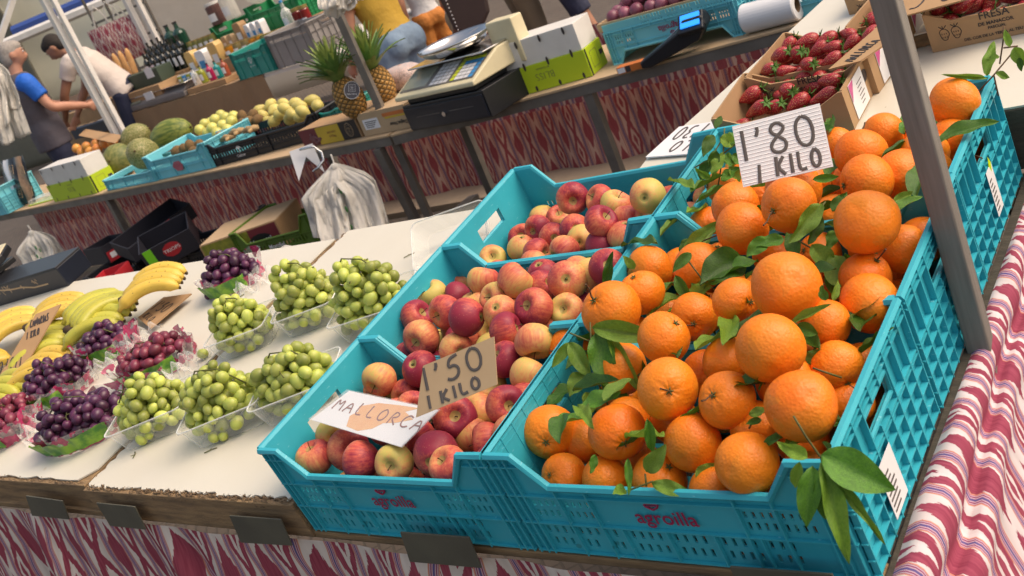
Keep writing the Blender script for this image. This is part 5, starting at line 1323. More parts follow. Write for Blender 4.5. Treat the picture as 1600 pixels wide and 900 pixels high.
# plum box, upside-down blue crate, card reader, candy box, paper roll
A, B = onZ(958, 101, HB), onZ(1168, 51, HB); M, W_ = frame_of(A, B); M = M @ Matrix.Translation((0, .012, .137)); r = thing('plum_box', 'shallow cardboard box of purple plums on top of the upside-down blue crate', 'box', M)
for nm, q in (('wall', (-.02, W_, 0, .006)), ('wall', (-.02, W_, .334, .34)), ('wall', (-.02, -.014, .0065, .3335)), ('wall', (W_ - .006, W_, .0065, .3335))): slab(r, nm, 'card_light', *q, .0, .034, .001)
slab(r, 'base', 'card_in', -.0135, W_ - .0065, .0065, .3335, .001, .006, 0)
MT['plum'] = mat('plum_skin', (.16, .025, .055), .38, (.26, .10, .14), 14, orand=.8); mb = MB(); mb.ball((0, 0, 0), (.031, .031, .028), 18, 12); PM = mb.mesh('plum', 'plum', True); mb = MB(); mb.tube([(0, 0, .027), (.002, 0, .036)], .0015, 5); PST = mb.mesh('stalk', 'stem')
rr = random.Random(3); n = 0
for j in range(6):
    for i in range(10):
        z = .036 + (.040 if 1 <= j <= 4 and 1 <= i <= 7 else 0) + rr.uniform(0, .010)
        o = thing('plum', f'purple plum in the cardboard box, {ORD[i]} from left in {["front", "second", "third", "fourth", "fifth", "back"][j]} row', 'plum', M @ Matrix.Translation((.04 + (W_ - .08) * i / 9 + rr.uniform(-.006, .006), (.045 + .25 * j / 5), z)) @ rrot(), 'plums'); inst(PM, 'flesh', o); inst(PST, 'stalk', o)
A, B = onZ(961, 101, HB), onZ(1163, 53, HB); M, W_ = frame_of(A, B)
make_crate(M @ Matrix.Translation((0, 0, .135)) @ Matrix.Translation((W_, 0, 0)) @ Matrix.Rotation(math.pi, 4, 'Y') @ Matrix.Translation((0, 0, 0)), 'blue crate standing upside down behind the card reader', 'blue crates on the back tables', matn='crate_far', W=W_, D=.27, H=.135, low=.085, fine=True, logo='agroilla', cwid=.04, dgw=.035)
A, B = onZ(1205, 40, HB), onZ(1290, 18, HB); M, W_ = frame_of(A, B)
make_crate(M, 'blue crate behind the paper roll at the end of the back table', 'blue crates on the back tables', matn='crate_far', W=.5, D=.3, H=.16, fine=False)
r, M, W_ = tb('candy_box', (966, 118), (1008, 106), .05, .03, 'small red and orange sweet packet in front of the blue crate', 'packet', None)
slab(r, 'carton', 'orange_print', 0, W_, 0, .045, 0, .028, .002); slab(r, 'white_print', 'paper', .004, W_ * .3, -.0008, -.0001, .004, .024, 0); slab(r, 'black_print', 'ink', W_ * .33, W_ * .5, -.0008, -.0001, .002, .026, 0)
P = onZ(1008, 104, HB); X = (onZ(1085, 81, HB) - P).normalized(); M = basis(P + V((0, 0, .002)), X, V((-X.y, X.x, 0)), V((0, 0, 1)))
cr = thing('card_reader', 'black payment terminal with a lit blue screen', 'card reader', M @ Matrix.Scale(1.25, 4))
mb = MB(); mb.prism([(0, 0), (.03, -.004), (.20, .035), (.235, .075), (.225, .105), (.165, .105), (.14, .075), (.0, .022)], .075, Matrix(((1, 0, 0, 0), (0, 0, -1, .04), (0, 1, 0, 0), (0, 0, 0, 1)))); mb.build('body', 'black', cr, bev=.006)
m, nt, b = newmat('blue_screen'); b.inputs['Base Color'].default_value = (.02, .2, .7, 1); b.inputs['Emission Color'].default_value = (.02, .28, 1, 1); b.inputs['Emission Strength'].default_value = .75; MT['screen'] = m
slab(cr, 'screen', 'screen', -.030, .030, -.002, .002, -.022, .022, 0, Matrix.Translation((.19, -.030, .100)) @ rotm(rx=-48)); slab(cr, 'head', 'black', -.040, .040, .0025, .022, -.034, .032, .004, Matrix.Translation((.19, -.030, .098)) @ rotm(rx=-48))
mb = MB(); mb.tube([(.02, .041, .02), (.12, .041, .07), (.17, .041, .098)], .002, 5); mb.build('trim', 'chrome', cr)
mb = MB(); mb.box(.162, .172, -.034, -.026, .085, .1); mb.build('button', 'steel', cr)
P = onZ(1200, 50, HB); X = (onZ(1236, 40, HB) - onZ(1165, 58, HB)).normalized(); n = 30
pr = thing('paper_roll', 'thick roll of white paper lying at the end of the back table', 'paper roll', basis(onZ(1170, 52, HB) + V((0, 0, .055)), X, V((-X.y, X.x, 0)), V((0, 0, 1))))
mb = MB(); RM = Matrix(((0, 0, 1, 0), (1, 0, 0, 0), (0, 1, 0, 0), (0, 0, 0, 1))); mb.lathe([(.026, 0), (.050, 0), (.054, .004), (.054, .206), (.050, .21), (.026, .21), (.026, 0)], 32, RM); mb.build('paper', 'paper', pr, smooth=False)
mb = MB(); mb.lathe([(.0225, .001), (.0255, .001), (.0255, .209), (.0225, .209), (.0225, .001)], 24, RM); mb.build('core', 'card_in', pr)

# crates, melons and fruit on the left table
def lcrate(fl, fr, dep, h, label, matn, low=None, logo=None, logomat='logo', z=HB, grp='crates on the left back table', **k):
    A, B = onZ(*fl, z), onZ(*fr, z); M, W_ = frame_of(A + V((0, 0, .001)), B + V((0, 0, .001))); return make_crate(M, label, grp, matn=matn, W=W_, D=dep, H=h, low=low, fine=False, logo=logo, logomat=logomat, **k), M, W_
c1, M1, W1 = lcrate((170, 298), (246, 283), .36, .07, 'shallow pale blue crate holding the melons', 'crate_far', low=.065, logo=None, cwid=.02, dgw=.02)
c2, M2, W2 = lcrate((242, 283), (336, 262), .34, .15, 'pale blue crate of brown kiwis beside the melons', 'crate_far', low=.12)
mb = MB(); mb.prism([(.02, .0), (.05, -.03), (.11, -.03), (.13, .0), (.11, .028), (.05, .028)], .0008, Matrix(((1, 0, 0, W2 * .5 - .075), (0, 0, -1, -.009), (0, 1, 0, .06), (0, 0, 0, 1)))); text_on(mb, 'FRUITS', .03, V((W2 * .5, -.0102, .06)), XU, ZU); mb.build('logo', mat('faded_red_print', (.45, .12, .16), .6), c2)
c3, M3, W3 = lcrate((334, 262), (508, 214), .36, .13, 'black crate of ginger and pears with a white palm emblem', 'crate_black', low=.10)
mb = MB(); cx, cz = W3 * .30, .062
for k in range(7): a = math.pi * (k / 6); mb.tube([V((cx, -.010, cz)), V((cx + math.cos(a) * .012, -.010, cz + .012 + math.sin(a) * .008)), V((cx + math.cos(a) * .022, -.010, cz + .004 + math.sin(a) * .010))], .0012, 4)
mb.tube([V((cx, -.010, cz)), V((cx - .003, -.010, cz - .02))], .0014, 4); text_on(mb, 'Cultivar', .022, V((cx, -.0102, cz - .034)), XU, ZU); mb.build('logo', 'paper', c3)
c4, M4, W4 = lcrate((505, 212), (548, 203), .26, .12, 'small turquoise crate wedged behind the pineapples', 'crate_teal', low=.11)
A, B = onZ(-70, 352, HB), onZ(14, 334, HB); M, W_ = frame_of(A, B); make_crate(M, 'pale blue crate cut by the left edge, beside the nut bag', 'crates on the left back table', matn='crate_far', W=W_, D=.3, H=.20, fine=False)
# melons
def m_melon(name, c1_, c2_, net):
    m, nt, b = newmat(name); n1 = noise(nt, 1, 3, stretch=(60, 60, 6)) if not net else noise(nt, 8, 3)
    c = ramp(nt, n1, [(.38, c1_), (.62, c2_)])
    if net:
        tc = nt.nodes.new('ShaderNodeTexCoord'); vo = nt.nodes.new('ShaderNodeTexVoronoi'); vo.feature = 'DISTANCE_TO_EDGE'; vo.inputs['Scale'].default_value = 55; lk(nt, tc.outputs['Object'], vo.inputs[0])
        c = mix(nt, mth(nt, 'LESS_THAN', vo.outputs['Distance'], .05), c, (.40, .35, .17)); bump(nt, b, vo.outputs['Distance'], -.004)
    lk(nt, c, b.inputs['Base Color']); b.inputs['Roughness'].default_value = .55; return m
MT['melon_net'] = m_melon('netted_melon_skin', (.19, .19, .05), (.12, .14, .03), True); MT['melon_green'] = m_melon('striped_melon_skin', (.075, .12, .018), (.24, .26, .05), False); MT['melon_stripe'] = m_melon('ribbed_melon_skin', (.10, .13, .03), (.24, .23, .07), False)
def melon(px, py, Dz, rad, M_, label, mt):
    P = onZ(px, py, HB + Dz); root = thing('melon', label, 'melon', Matrix.Translation(P) @ M_, 'melons')
    mb = MB(); mb.ball((0, 0, 0), rad, 40, 26)
    for p in mb.v: a = math.atan2(p.y, p.x); k = 1 + .012 * math.cos(10 * a); p.x *= k; p.y *= k
    mb.build('rind', mt, root, smooth=True); mb = MB(); mb.tube([(0, 0, rad[2] * .985), (.004, 0, rad[2] + .012)], [.007, .005], 8); mb.build('stalk', 'stem', root)
melon(187, 250, .11, (.112, .112, .105), rotm(rx=75, rz=20), 'round netted melon at the front left of the pile, stalk towards the viewer', 'melon_stripe')
melon(224, 240, .13, (.10, .10, .145), rotm(ry=70, rz=-50), 'long netted melon leaning on the kiwi crate', 'melon_net')
melon(268, 210, .15, (.10, .10, .165), rotm(ry=88, rz=15), 'large dark green striped melon on top of the pile', 'melon_green')
melon(212, 214, .15, (.092, .092, .115), rotm(ry=80, rz=40), 'pale melon half hidden behind the dark green one', 'melon_net')
# round fruit on the left table
def small(kind, lst, rad, mt, what, grp, oval=1.0):
    mb = MB(); mb.ball((0, 0, 0), (rad, rad, rad * oval), 18, 12)
    if kind == 'pear':
        for p in mb.v:
            t = p.z / (rad * oval); k = 1 - .42 * max(0, t) ** 1.2; p.x *= k; p.y *= k
    me = mb.mesh(kind, mt, True); mb = MB(); mb.tube([(0, 0, rad * oval * .96), (.003, 0, rad * oval + .01)], .002, 5); st = mb.mesh('stalk', 'stem')
    for i, (x, y, z) in enumerate(sorted(lst)):
        P = onZ(x, y, HB + z); o = thing(kind, f'{what}, {NTH(i)} from the left', kind, Matrix.Translation(P) @ rrot(), grp); inst(me, 'skin', o); inst(st, 'stalk', o)
MT['nectarine'] = mat('nectarine_skin', (.62, .17, .05), .4, (.70, .38, .06), 9, orand=.4); MT['pearskin'] = mat('pear_skin', (.58, .50, .14), .5, (.50, .42, .12), 20, orand=.3); MT['applegreen'] = mat('yellow_green_apple_skin', (.62, .60, .15), .35, orand=.2); MT['kiwi'] = mat('kiwi_skin', (.20, .12, .045), .9, (.13, .075, .03), 60, bs=400, bd=.001); MT['ginger'] = mat('ginger_skin', (.42, .29, .14), .8, (.32, .20, .09), 30, bs=80, bd=.002)
small('nectarine', [(120, 232, .13), (135, 229, .14), (150, 225, .15), (163, 224, .14), (152, 232, .12), (128, 238, .11), (176, 221, .14), (141, 237, .11)], .040, 'nectarine', 'orange red nectarine by the white lidded box', 'nectarines')
P = onZ(150, 214, HB + .18); r_, pt, n_ = quad_sign('card', [(134, 202), (192, 212), (180, 224), (123, 212)], P, V((0, 0, 1)), 'folded brown card lying on the nectarines', 'card', matname='card')
small('apple', [(312, 203, .12), (320, 194, .13), (332, 200, .13), (336, 187, .14), (348, 196, .13), (352, 184, .15), (362, 190, .14), (345, 180, .14), (365, 182, .14), (325, 208, .11), (340, 208, .11), (356, 203, .11), (329, 192, .12)], .036, 'applegreen', 'yellow green apple behind the black crate', 'yellow green apples')
small('pear', [(405, 172, .12), (412, 182, .11), (428, 172, .14), (436, 180, .12), (446, 170, .15), (455, 178, .13), (468, 166, .15), (474, 175, .13), (443, 162, .14), (460, 162, .14), (422, 164, .13), (430, 188, .10), (408, 190, .09), (488, 157, .15), (496, 165, .13), (452, 186, .10), (418, 192, .08), (470, 183, .1)], .034, 'pearskin', 'small pear in the black crate', 'pears', 1.35)
small('kiwi', [(378, 182, .15), (388, 190, .13), (395, 180, .15), (403, 187, .12), (380, 194, .11), (288, 232, .12), (297, 228, .13), (276, 236, .11), (312, 226, .12), (304, 236, .10), (284, 241, .09)], .031, 'kiwi', 'brown kiwi, on the crates left of the pears', 'kiwis', 1.25)
mg = [(345, 212, .125), (368, 208, .13), (390, 204, .13), (355, 217, .115)]
for i, (x, y, z) in enumerate(mg):
    P = onZ(x, y, HB + z); mb = MB(); a = .3 * i
    mb.tube([P + V((-.06, 0, 0)), P + V((-.02, .01, .008)), P + V((.03, -.005, .004)), P + V((.07, .008, 0))], [.010, .019, .016, .008], 9); mb.tube([P + V((-.01, 0, 0)), P + V((.0, .035, .006)), P + V((.01, .06, 0))], [.013, .014, .007], 8); mb.tube([P + V((.03, 0, 0)), P + V((.035, -.03, .004)), P + V((.045, -.045, 0))], [.012, .012, .006], 8)
    solo(mb, 'ginger_root', 'ginger', f'knobbly ginger root at the front of the black crate, {ORD[i if i < 3 else 3]} of four', 'ginger', 'ginger roots', smooth=True)
# nut bag with emblems, lying against the box
P = onZ(20, 330, HB); root = thing('nut_bag', 'black and white printed bag of nuts at the left end of the table', 'bag', V((P.x, P.y, HB)))
ux = (onZ(80, 317, HB) - P).normalized(); U2 = V((-ux.y, ux.x, 0))
def bagfn(a, b, off=0):
    x = -.18 + .42 * a; z = .004 + .34 * b; th = .03 * math.sin(math.pi * b) ** .7 * math.sin(math.pi * max(.01, min(.99, a)))
    return P + ux * (x + .02 * math.sin(b * 5)) + U2 * (.08 + .10 * b - th - off + .006 * math.sin(a * 19 + b * 9)) + V((0, 0, z))
def seg(a0, a1, nm, m, b0=0, b1=1, off=0):
    mb = MB(); mb.sheet(lambda a, b: bagfn(a0 + (a1 - a0) * a, b0 + (b1 - b0) * b, off), 14, 20); mb.build(nm, m, root, smooth=True, world=True)
MT['glossblack'] = mat('glossy_black_film', (.02, .018, .016), .2, bs=30, bd=.008); MT['nuts'] = mat('peanut_window', (.45, .28, .16), .4, (.30, .17, .09), 45, bs=60, bd=.006)
seg(0, .18, 'black_film', 'glossblack'); seg(.18, .42, 'white_stripe', 'paper'); seg(.42, .70, 'black_film', 'glossblack'); seg(.70, .92, 'nut_window', 'nuts'); seg(.92, 1, 'black_film', 'glossblack')
mb = MB(); mb.sheet(lambda a, b: bagfn(a, b) + U2 * (.05 * math.sin(math.pi * b) * math.sin(math.pi * a)), 14, 12); mb.build('back_film', 'glossblack', root, smooth=True, world=True)
for (a, b_) in ((.56, .78), (.56, .28), (.9, .72), (.9, .25)):
    O = bagfn(a, b_, .004); Yv = (bagfn(a, b_ + .05) - bagfn(a, b_ - .05)).normalized(); mb = MB()
    mb.tube([O + ux * x + Yv * y for x, y in ((-.034, -.034), (.034, -.034), (.034, .034), (-.034, .034))], .0016, 4, closed=True); text_on(mb, 'G', .05, O, ux, Yv, lift=.003); mb.build('emblem', 'card_light', root, world=True)
r, M, W_ = tb('plastic_tray', (47, 322), (88, 311), .12, .03, 'small clear tray on a lime lid beside the nut bag', 'tray', None)
slab(r, 'lime_lid', 'lime', -.01, W_ + .01, -.01, .13, 0, .006, .001); mb = MB(); mb.prism([(0, 0), (W_, 0), (W_, .12), (0, .12)], .03, Matrix.Translation((0, 0, .007))); mb.build('tray_shell', MT['film'], r)
# ------------------------------------------------------------------ hanging plastic bags and what is stored under the tables
MT['bag_green'] = mat('green_bag_print', (.10, .30, .10), .5)
def hang_bundle(top, d, px_bottom, width_px, label, seed, n=9, print_=True, splay=1.0):
    """a bundle of flat carrier bags tied at the top and fanning out below"""
    A = at(*top, d); B = at(*px_bottom, d); L = (B - A).length; D = (B - A).normalized(); S = AX - D * AX.dot(D); S.normalize(); N = S.cross(D); W_ = width_px * d / FPX
    root = thing('plastic_bags', label, 'bags', A, 'hanging carrier bags'); rr = random.Random(seed)
    for k in range(n):
        f = (k / (n - 1) - .5) if n > 1 else 0; ph = rr.uniform(0, 6); c = f * W_ * .62 * splay; w_ = W_ * rr.uniform(.20, .40); ll = L * rr.uniform(.62, 1.06) * (1 - .22 * abs(f)); dn = rr.uniform(-.08, .08); a1, a2 = rr.uniform(2, 5), rr.uniform(6, 11)
        def fn(a, b):
            s = (b - .5) * 2; op = min(1, .22 + 2.4 * a ** .8); return A + D * (ll * a * (1 - .05 * s * s)) + S * (c * min(1, a * 2.6) + s * w_ * .5 * op) + N * (dn * a + (.020 * math.sin(s * a1 + ph) + .011 * math.sin(s * a2 + a * 7 + ph) + .006 * math.sin(s * 17 - a * 11)) * min(1, a * 2.4) + .014 * math.sin(a * 9 + ph) + (k % 3 - 1) * .03 * a)
        mb = MB(); mb.sheet(fn, 26, 16); o = mb.build('carrier_bag', 'white_cloth', root, smooth=True, world=True)
        md = o.modifiers.new('thickness', 'SOLIDIFY'); md.thickness = .002
    mb = MB(); mb.tube([A - D * .05, A - D * .02 + N * .02, A, A + D * .01], .004, 6); mb.ball(A + D * .01, (.022, .022, .02), 12, 8); mb.build('knot', 'white_cloth', root, smooth=True, world=True)
    if print_:
        mb = MB(); c = A + D * (L * .5) + N * -.05
        for k in range(7): t = .1 + k * .11; q = c + D * (t - .45) * L * .6 + S * (.02 * math.sin(k * 2.1)); mb.ball(q, (.010, .004, .016), 8, 6, None); mb.build('green_print', 'bag_green', root, world=True); mb = MB()
    return root
Pd = depth(onZ(530, 228, HB)) - .05
hang_bundle((522, 258), Pd - .25, (566, 402), 135, 'bundle of white carrier bags tied to the steel table, between the olive crates and trestle', 3, n=15)
A0 = at(505, 232, Pd); root = thing('scrap_paper', 'sheet of white paper hanging from the metal hook by the bag bundle', 'paper', A0)
mb = MB(); c = [at(452, 237, Pd), at(488, 224, Pd), at(508, 270, Pd + .02), at(478, 245, Pd), at(467, 283, Pd)]
mb.add(c + [p + AZ * .002 for p in c], [(0, 4, 3), (0, 3, 1), (1, 3, 2), (5, 8, 9), (5, 6, 8), (6, 7, 8), (0, 1, 6, 5), (1, 2, 7, 6), (4, 0, 5, 9), (3, 4, 9, 8), (2, 3, 8, 7)]); mb.build('sheet', 'paper', root, world=True)
mb = MB(); mb.tube([at(468, 234, Pd - .03), at(490, 229, Pd - .04), at(503, 238, Pd - .03), at(506, 250, Pd - .03), at(497, 262, Pd - .04), at(488, 268, Pd - .04)], [.006, .006, .007, .007, .006, .003], 7); mb.build('hook', 'chrome', root, world=True, smooth=True)
hang_bundle((48, 362), depth(onZ(45, 330, HB)) - .05, (92, 450), 80, 'white carrier bags hanging from the left table behind the black box', 8, n=5, splay=.7)
hang_bundle((530, -60), 4.55, (545, 38), 95, 'cluster of cream plastic bags hanging above the pineapples', 12, n=8, print_=False, splay=.8)
hang_bundle((-20, 90), 6.4, (12, 225), 90, 'cream plastic bags hanging at the left picture edge beside the grey haired man', 15, n=7, print_=False, splay=.7)

def gbox(name, fl, fr, dep, h, label, cat, mt, z=0.0, group=None, pr=None, rot=(0, 0, 0)):
    A, B = onZ(*fl, z), onZ(*fr, z); M, W_ = frame_of(A + V((0, 0, .001)), B + V((0, 0, .001))); M = M @ rotm(*rot); r = thing(name, label, cat, M, group)
    for nm, q in (('wall', (0, W_, 0, .006)), ('wall', (0, W_, dep - .006, dep)), ('wall', (0, .006, .0065, dep - .0065)), ('wall', (W_ - .006, W_, .0065, dep - .0065))): slab(r, nm, mt, *q, .0, h, .001)
    slab(r, 'base', mt, .0065, W_ - .0065, .0065, dep - .0065, 0, .006, 0)
    if pr: pr(r, W_, h)
    return r, M, W_
def pr_red(r, W_, h):
    slab(r, 'red_print', MT['redp'], W_ * .30, W_ * .66, -.0015, -.0003, .002, h - .002, 0); mb = MB(); text_on(mb, 'Cinegre\nEurofru', h * .36, V((W_ * .48, -.0016, h * .5)), -XU, -ZU); mb.build('print', 'paper', r)
MT['redp'] = mat('red_box_print', (.42, .02, .03), .5); MT['darkcard'] = mat('dark_printed_card', (.02, .02, .03), .5); MT['limep'] = mat('bright_green_print', (.20, .65, .02), .5); MT['ggrape'] = mat('yellow_grape_print', (.30, .30, .03), .5, (.10, .12, .02), 30)
# black crates standing on the ground behind the board, boxes thrown on them
def gcrate(fl, fr, dep, h, label, mt, z=0, low=None, logo=None, lm='paper', rot=(0, 0, 0)):
    A, B = onZ(*fl, z), onZ(*fr, z); M, W_ = frame_of(A + V((0, 0, .001)), B + V((0, 0, .001)))
    return make_crate(M @ rotm(*rot), label, 'crates under the back tables', matn=mt, W=W_, D=dep, H=h, low=low, fine=False, logo=logo, logomat=lm), M, W_
gcrate((225, 480), (350, 452), .36, .24, 'black crate on the ground under the left table, below the red printed box', 'crate_black')
gcrate((262, 446), (385, 416), .36, .22, 'black crate standing on the other black one under the table', 'crate_black', z=.25)
gcrate((130, 510), (226, 488), .36, .22, 'low black crate on the ground behind the bananas', 'crate_black')
gcrate((150, 470), (232, 450), .36, .16, 'black crate with litter on top, beside the steel leg', 'crate_black', z=.23)
MT['olive2'] = MT['crate_olive']
gcrate((385, 470), (505, 442), .38, .26, 'lower olive green crate beside the bag bundle', 'crate_olive')
gcrate((392, 432), (512, 402), .38, .25, 'upper olive green crate with white script beside the bag bundle', 'crate_olive', z=.27, logo='Montfiel')
gbox('fruit_box', (214, 410), (318, 352), .26, .10, 'long dark box with a red printed end lying aslant on the black crates', 'box', 'darkcard', z=.42, pr=pr_red, group='boxes under the left table', rot=(10, -8, 0))
def pr_r(r, W_, h):
    mb = MB(); mb.prism([(math.cos(q * .628) * .055, math.sin(q * .628) * .045) for q in range(10)], .001, Matrix(((1, 0, 0, W_ * .55), (0, 0, -1, -.0002), (0, 1, 0, h * .55), (0, 0, 0, 1)))); mb.build('red_print', MT['redp'], r)
    mb = MB(); text_on(mb, 'TRIOPS', h * .22, V((W_ * .55, -.0014, h * .55)), XU, ZU); mb.build('print', 'paper', r)
    slab(r, 'green_print', MT['limep'], W_ * .06, W_ * .22, -.0015, -.0003, .002, h - .002, 0)
gbox('fruit_box', (238, 428), (318, 392), .24, .14, 'black box with a bright green corner and round red print', 'box', 'darkcard', z=.40, pr=pr_r, group='boxes under the left table', rot=(14, -4, 0))
def pr_k(r, W_, h):
    slab(r, 'red_print', MT['redp'], W_ * .05, W_ * .95, -.0015, -.0003, .002, h * .6, 0); slab(r, 'white_print', 'paper', W_ * .15, W_ * .5, -.0026, -.0016, h * .2, h * .5, 0); slab(r, 'white_print', 'paper', W_ * .6, W_ * .85, -.0026, -.0016, h * .2, h * .5, 0)
gbox('fruit_box', (172, 412), (212, 388), .25, .12, 'small grey box with a red and white label beside the steel leg', 'box', 'darkcard', z=.38, pr=pr_k, group='boxes under the left table')
gbox('fruit_box', (150, 462), (190, 447), .2, .08, 'red and white carton in the low black crate', 'box', 'redp', z=.42, group='boxes under the left table')
def pr_g(r, W_, h):
    slab(r, 'yellow_print', MT['ggrape'], W_ * .02, W_ * .62, -.0015, -.0003, .002, h - .002, 0); slab(r, 'purple_print', 'maroon_print', W_ * .62 + .001, W_ * .98, -.0015, -.0003, .002, h - .002, 0)
    mb = MB(); mb.prism([(math.cos(q * .524) * .07, math.sin(q * .524) * .04) for q in range(12)], .0012, Matrix(((1, 0, 0, W_ * .74), (0, 0, -1, -.0016), (0, 1, 0, h * .5), (0, 0, 0, 1)))); mb.build('oval_print', 'black', r); mb = MB(); text_on(mb, 'Moscatel', .036, V((W_ * .74, -.003, h * .5)), XU, ZU); mb.build('print', 'paper', r)
r, M, W_ = gbox('fruit_box', (332, 425), (450, 385), .34, .15, 'grape box with yellow print and oval name beside the olive crates', 'box', 'card', z=.36, pr=pr_g, group='boxes under the left table')
slab(r, 'lid', 'card_light', .002, W_ - .002, .002, .338, .151, .156, .001)
# crumpled clear bag lying behind the white board
P = onZ(455, 420, .62); root = None
mb = MB(); mb.ball((0, 0, 0), (.10, .06, .05), 30, 18)
for p in mb.v: p *= 1 + .12 * math.sin(p.x * 90) * math.cos(p.y * 110) + .06 * math.sin(p.z * 200)
mb.v = [p + at(452, 414, 3.2) for p in mb.v]; solo(mb, 'crumpled_bag', 'white_cloth', 'crumpled white bag on the upper olive crate behind the board', 'bag', smooth=True)
# clear punnet standing behind the third apple crate
t = onT(735, 372, BW); tray(TM @ Matrix.Translation((t.x - .02, t.y - .02, BW)) @ rotm(rz=20, rx=35), .19, .12, .05, 'empty clear punnet leaning behind the rear apple crate', 'clear punnets')

# ------------------------------------------------------------------ delicatessen stall
HD = .95
A, B = onZ(78, 214, HD), onZ(512, 86, HD); MD, LD = frame_of(A, B)
dt = thing('deli_table', 'long table under a brown cloth carrying jars, bottles and crates', 'table', Matrix.Translation((0, 0, 0)) @ MD @ Matrix.Translation((0, 0, -HD)))
mb = MB(); mb.box(0, LD, 0, 1.15, HD - .03, HD - .002); mb.build('tabletop', 'white_metal', dt)
mb = MB(); mb.sheet(lambda a, b: (LD * .83 * a, -.012 - .02 * math.sin(a * 60 + math.sin(a * 13) * 2) * b - .01 * math.sin(a * 120) * b, HD - .75 * b), 260, 8); mb.build('cloth', 'tan_cloth', dt, smooth=True)
mb = MB(); mb.sheet(lambda a, b: (LD * .83 * a, -.014 + 1.1 * b, HD + .002 + .002 * math.sin(a * 90 + b * 9)), 60, 12); mb.build('cloth_top', 'tan_cloth', dt, smooth=True)
for x in (.1, LD * .5, LD - .1):
    for y in (.06, 1.05): slab(dt, 'leg', 'steel', x - .02, x + .02, y - .02, y + .02, .15, HD - .031, 0)
DI = MD.inverted()
def dpos(x, y, z=0): return DI @ onZ(x, y, HD + z) + V((0, 0, -0.0))
DX, DY = V((MD[0][0], MD[1][0], 0)), V((MD[0][1], MD[1][1], 0)); REC = []
def tier(t, z):
    """goods now stand on a step of the table, t metres back, top at height z; the last step gets its riser"""
    global DT, ZT
    flush(); DT, ZT = t, z
def flush():
    if REC and ZT > HD + .01:
        us = [r[0] for r in REC]; slab(dt, 'riser', 'card', min(us) - .07, max(us) + .07, DT - .09, DT + .30, HD + .004, ZT - .001, .002)
    REC.clear()
DT, ZT = .1, HD
def dpt(x, y):
    P = on_plane(x, y, A + DY * DT, DY); u = (P - MD.translation).dot(DX); return u
MD0 = MD.copy()
def dM(x, y, z=0, rz=0):
    P = on_plane(x, y, MD.translation + DY * DT, DY); u = (P - MD.translation).dot(DX); z_ = ZT if z == 0 else ZT + z
    REC.append((u, DT)); return Matrix.Translation(MD.translation + DX * u + DY * DT + V((0, 0, z_ - HD + .001))) @ MD.to_3x3().to_4x4() @ rotm(rz=rz)
def glassy(name, col): return mat(name, col, .15, spec=.8)
MT['wine'] = glassy('dark_bottle_glass', (.008, .012, .010)); MT['oilgreen'] = glassy('dark_green_plastic', (.01, .05, .03)); MT['gold'] = mat('gold_lid', (.45, .33, .12), .35, metal=.6); MT['honey'] = glassy('orange_jam', (.65, .26, .02)); MT['jamred'] = glassy('dark_red_jam', (.22, .02, .02)); MT['water'] = m_clear('clear_bottle', amt=.3, bs=0)
MT['pasta'] = mat('ochre_packet', (.62, .38, .10), .5, (.68, .48, .2), 20); MT['soap_p'] = glassy('pink_liquid', (.42, .02, .10)); MT['soap_t'] = glassy('teal_liquid', (.02, .28, .28)); MT['soap_g'] = glassy('yellow_green_liquid', (.35, .38, .05)); MT['soap_r'] = glassy('rust_liquid', (.40, .10, .05)); MT['bread'] = mat('bread_crust', (.42, .20, .07), .8, (.55, .33, .14), 22); MT['preserve'] = mat('preserved_vegetables', (.20, .17, .05), .4, (.30, .24, .12), 50); MT['olive_jar'] = mat('green_olives', (.18, .18, .04), .4, (.25, .25, .09), 70); MT['fig'] = mat('dark_brown_jar_contents', (.09, .04, .04), .4, (.14, .07, .06), 60)
def jar(name, M, r, h, body, lid, label, group, neck=False, lab=True):
    root = thing(name, label, 'bottle' if neck else 'jar', M, group); mb = MB()
    if neck: mb.lathe([(0, 0), (r, .001), (r, h * .60), (r * .85, h * .68), (r * .34, h * .78), (r * .30, h * .93), (0, h * .93)], 14)
    else: mb.lathe([(0, 0), (r * .95, .001), (r, .006), (r, h * .82), (r * .85, h * .87), (0, h * .87)], 16)
    mb.build('glass', body, root, smooth=False); mb = MB()
    if neck: mb.lathe([(0, h * .93), (r * .36, h * .931), (r * .36, h), (0, h)], 10)
    else: mb.lathe([(0, h * .871), (r * .95, h * .872), (r * .95, h), (0, h)], 16)
    mb.build('lid', lid, root)
    if lab:
        mb = MB(); mb.sheet(lambda a, b: ((r + .0012) * math.cos(-2.4 + 1.7 * a), (r + .0012) * math.sin(-2.4 + 1.7 * a), h * (.18 + .34 * b)), 10, 1); mb.build('label', 'paper', root)
    return root
# wine bottles, in three ranks
rr = random.Random(21); k = 0
for j in range(3):
    tier(.36 + .14 * j, 1.14 + .04 * j)
    for i in range(7):
        jar('bottle', dM(240 + i * 8.5 + j * 3, 118 - i * 2.6 - j * 8), .036, .25 - .02 * rr.random(), 'wine', 'black', f'dark wine bottle, {ORD[i]} from left in the {["front", "middle", "back"][j]} row on the deli table', 'wine bottles', True)
tier(.62, 1.26)
for i, (x, y) in enumerate([(278, 80), (292, 76)]): jar('bottle', dM(x, y), .065, .28, 'oilgreen', 'black', f'big dark green bottle behind the wine, {["left", "right"][i]} one of two', 'large oil bottles', True, False)
tier(.24, 1.04)
for i in range(6): jar('jar', dM(276 + i * 6, 124 - i * 3), .028, .07, 'soap_g' if i % 2 else MT['keys_b'], 'white_metal', f'tiny blue and white jar left of the ochre packets, {ORD[i]} from left', 'tiny jars')
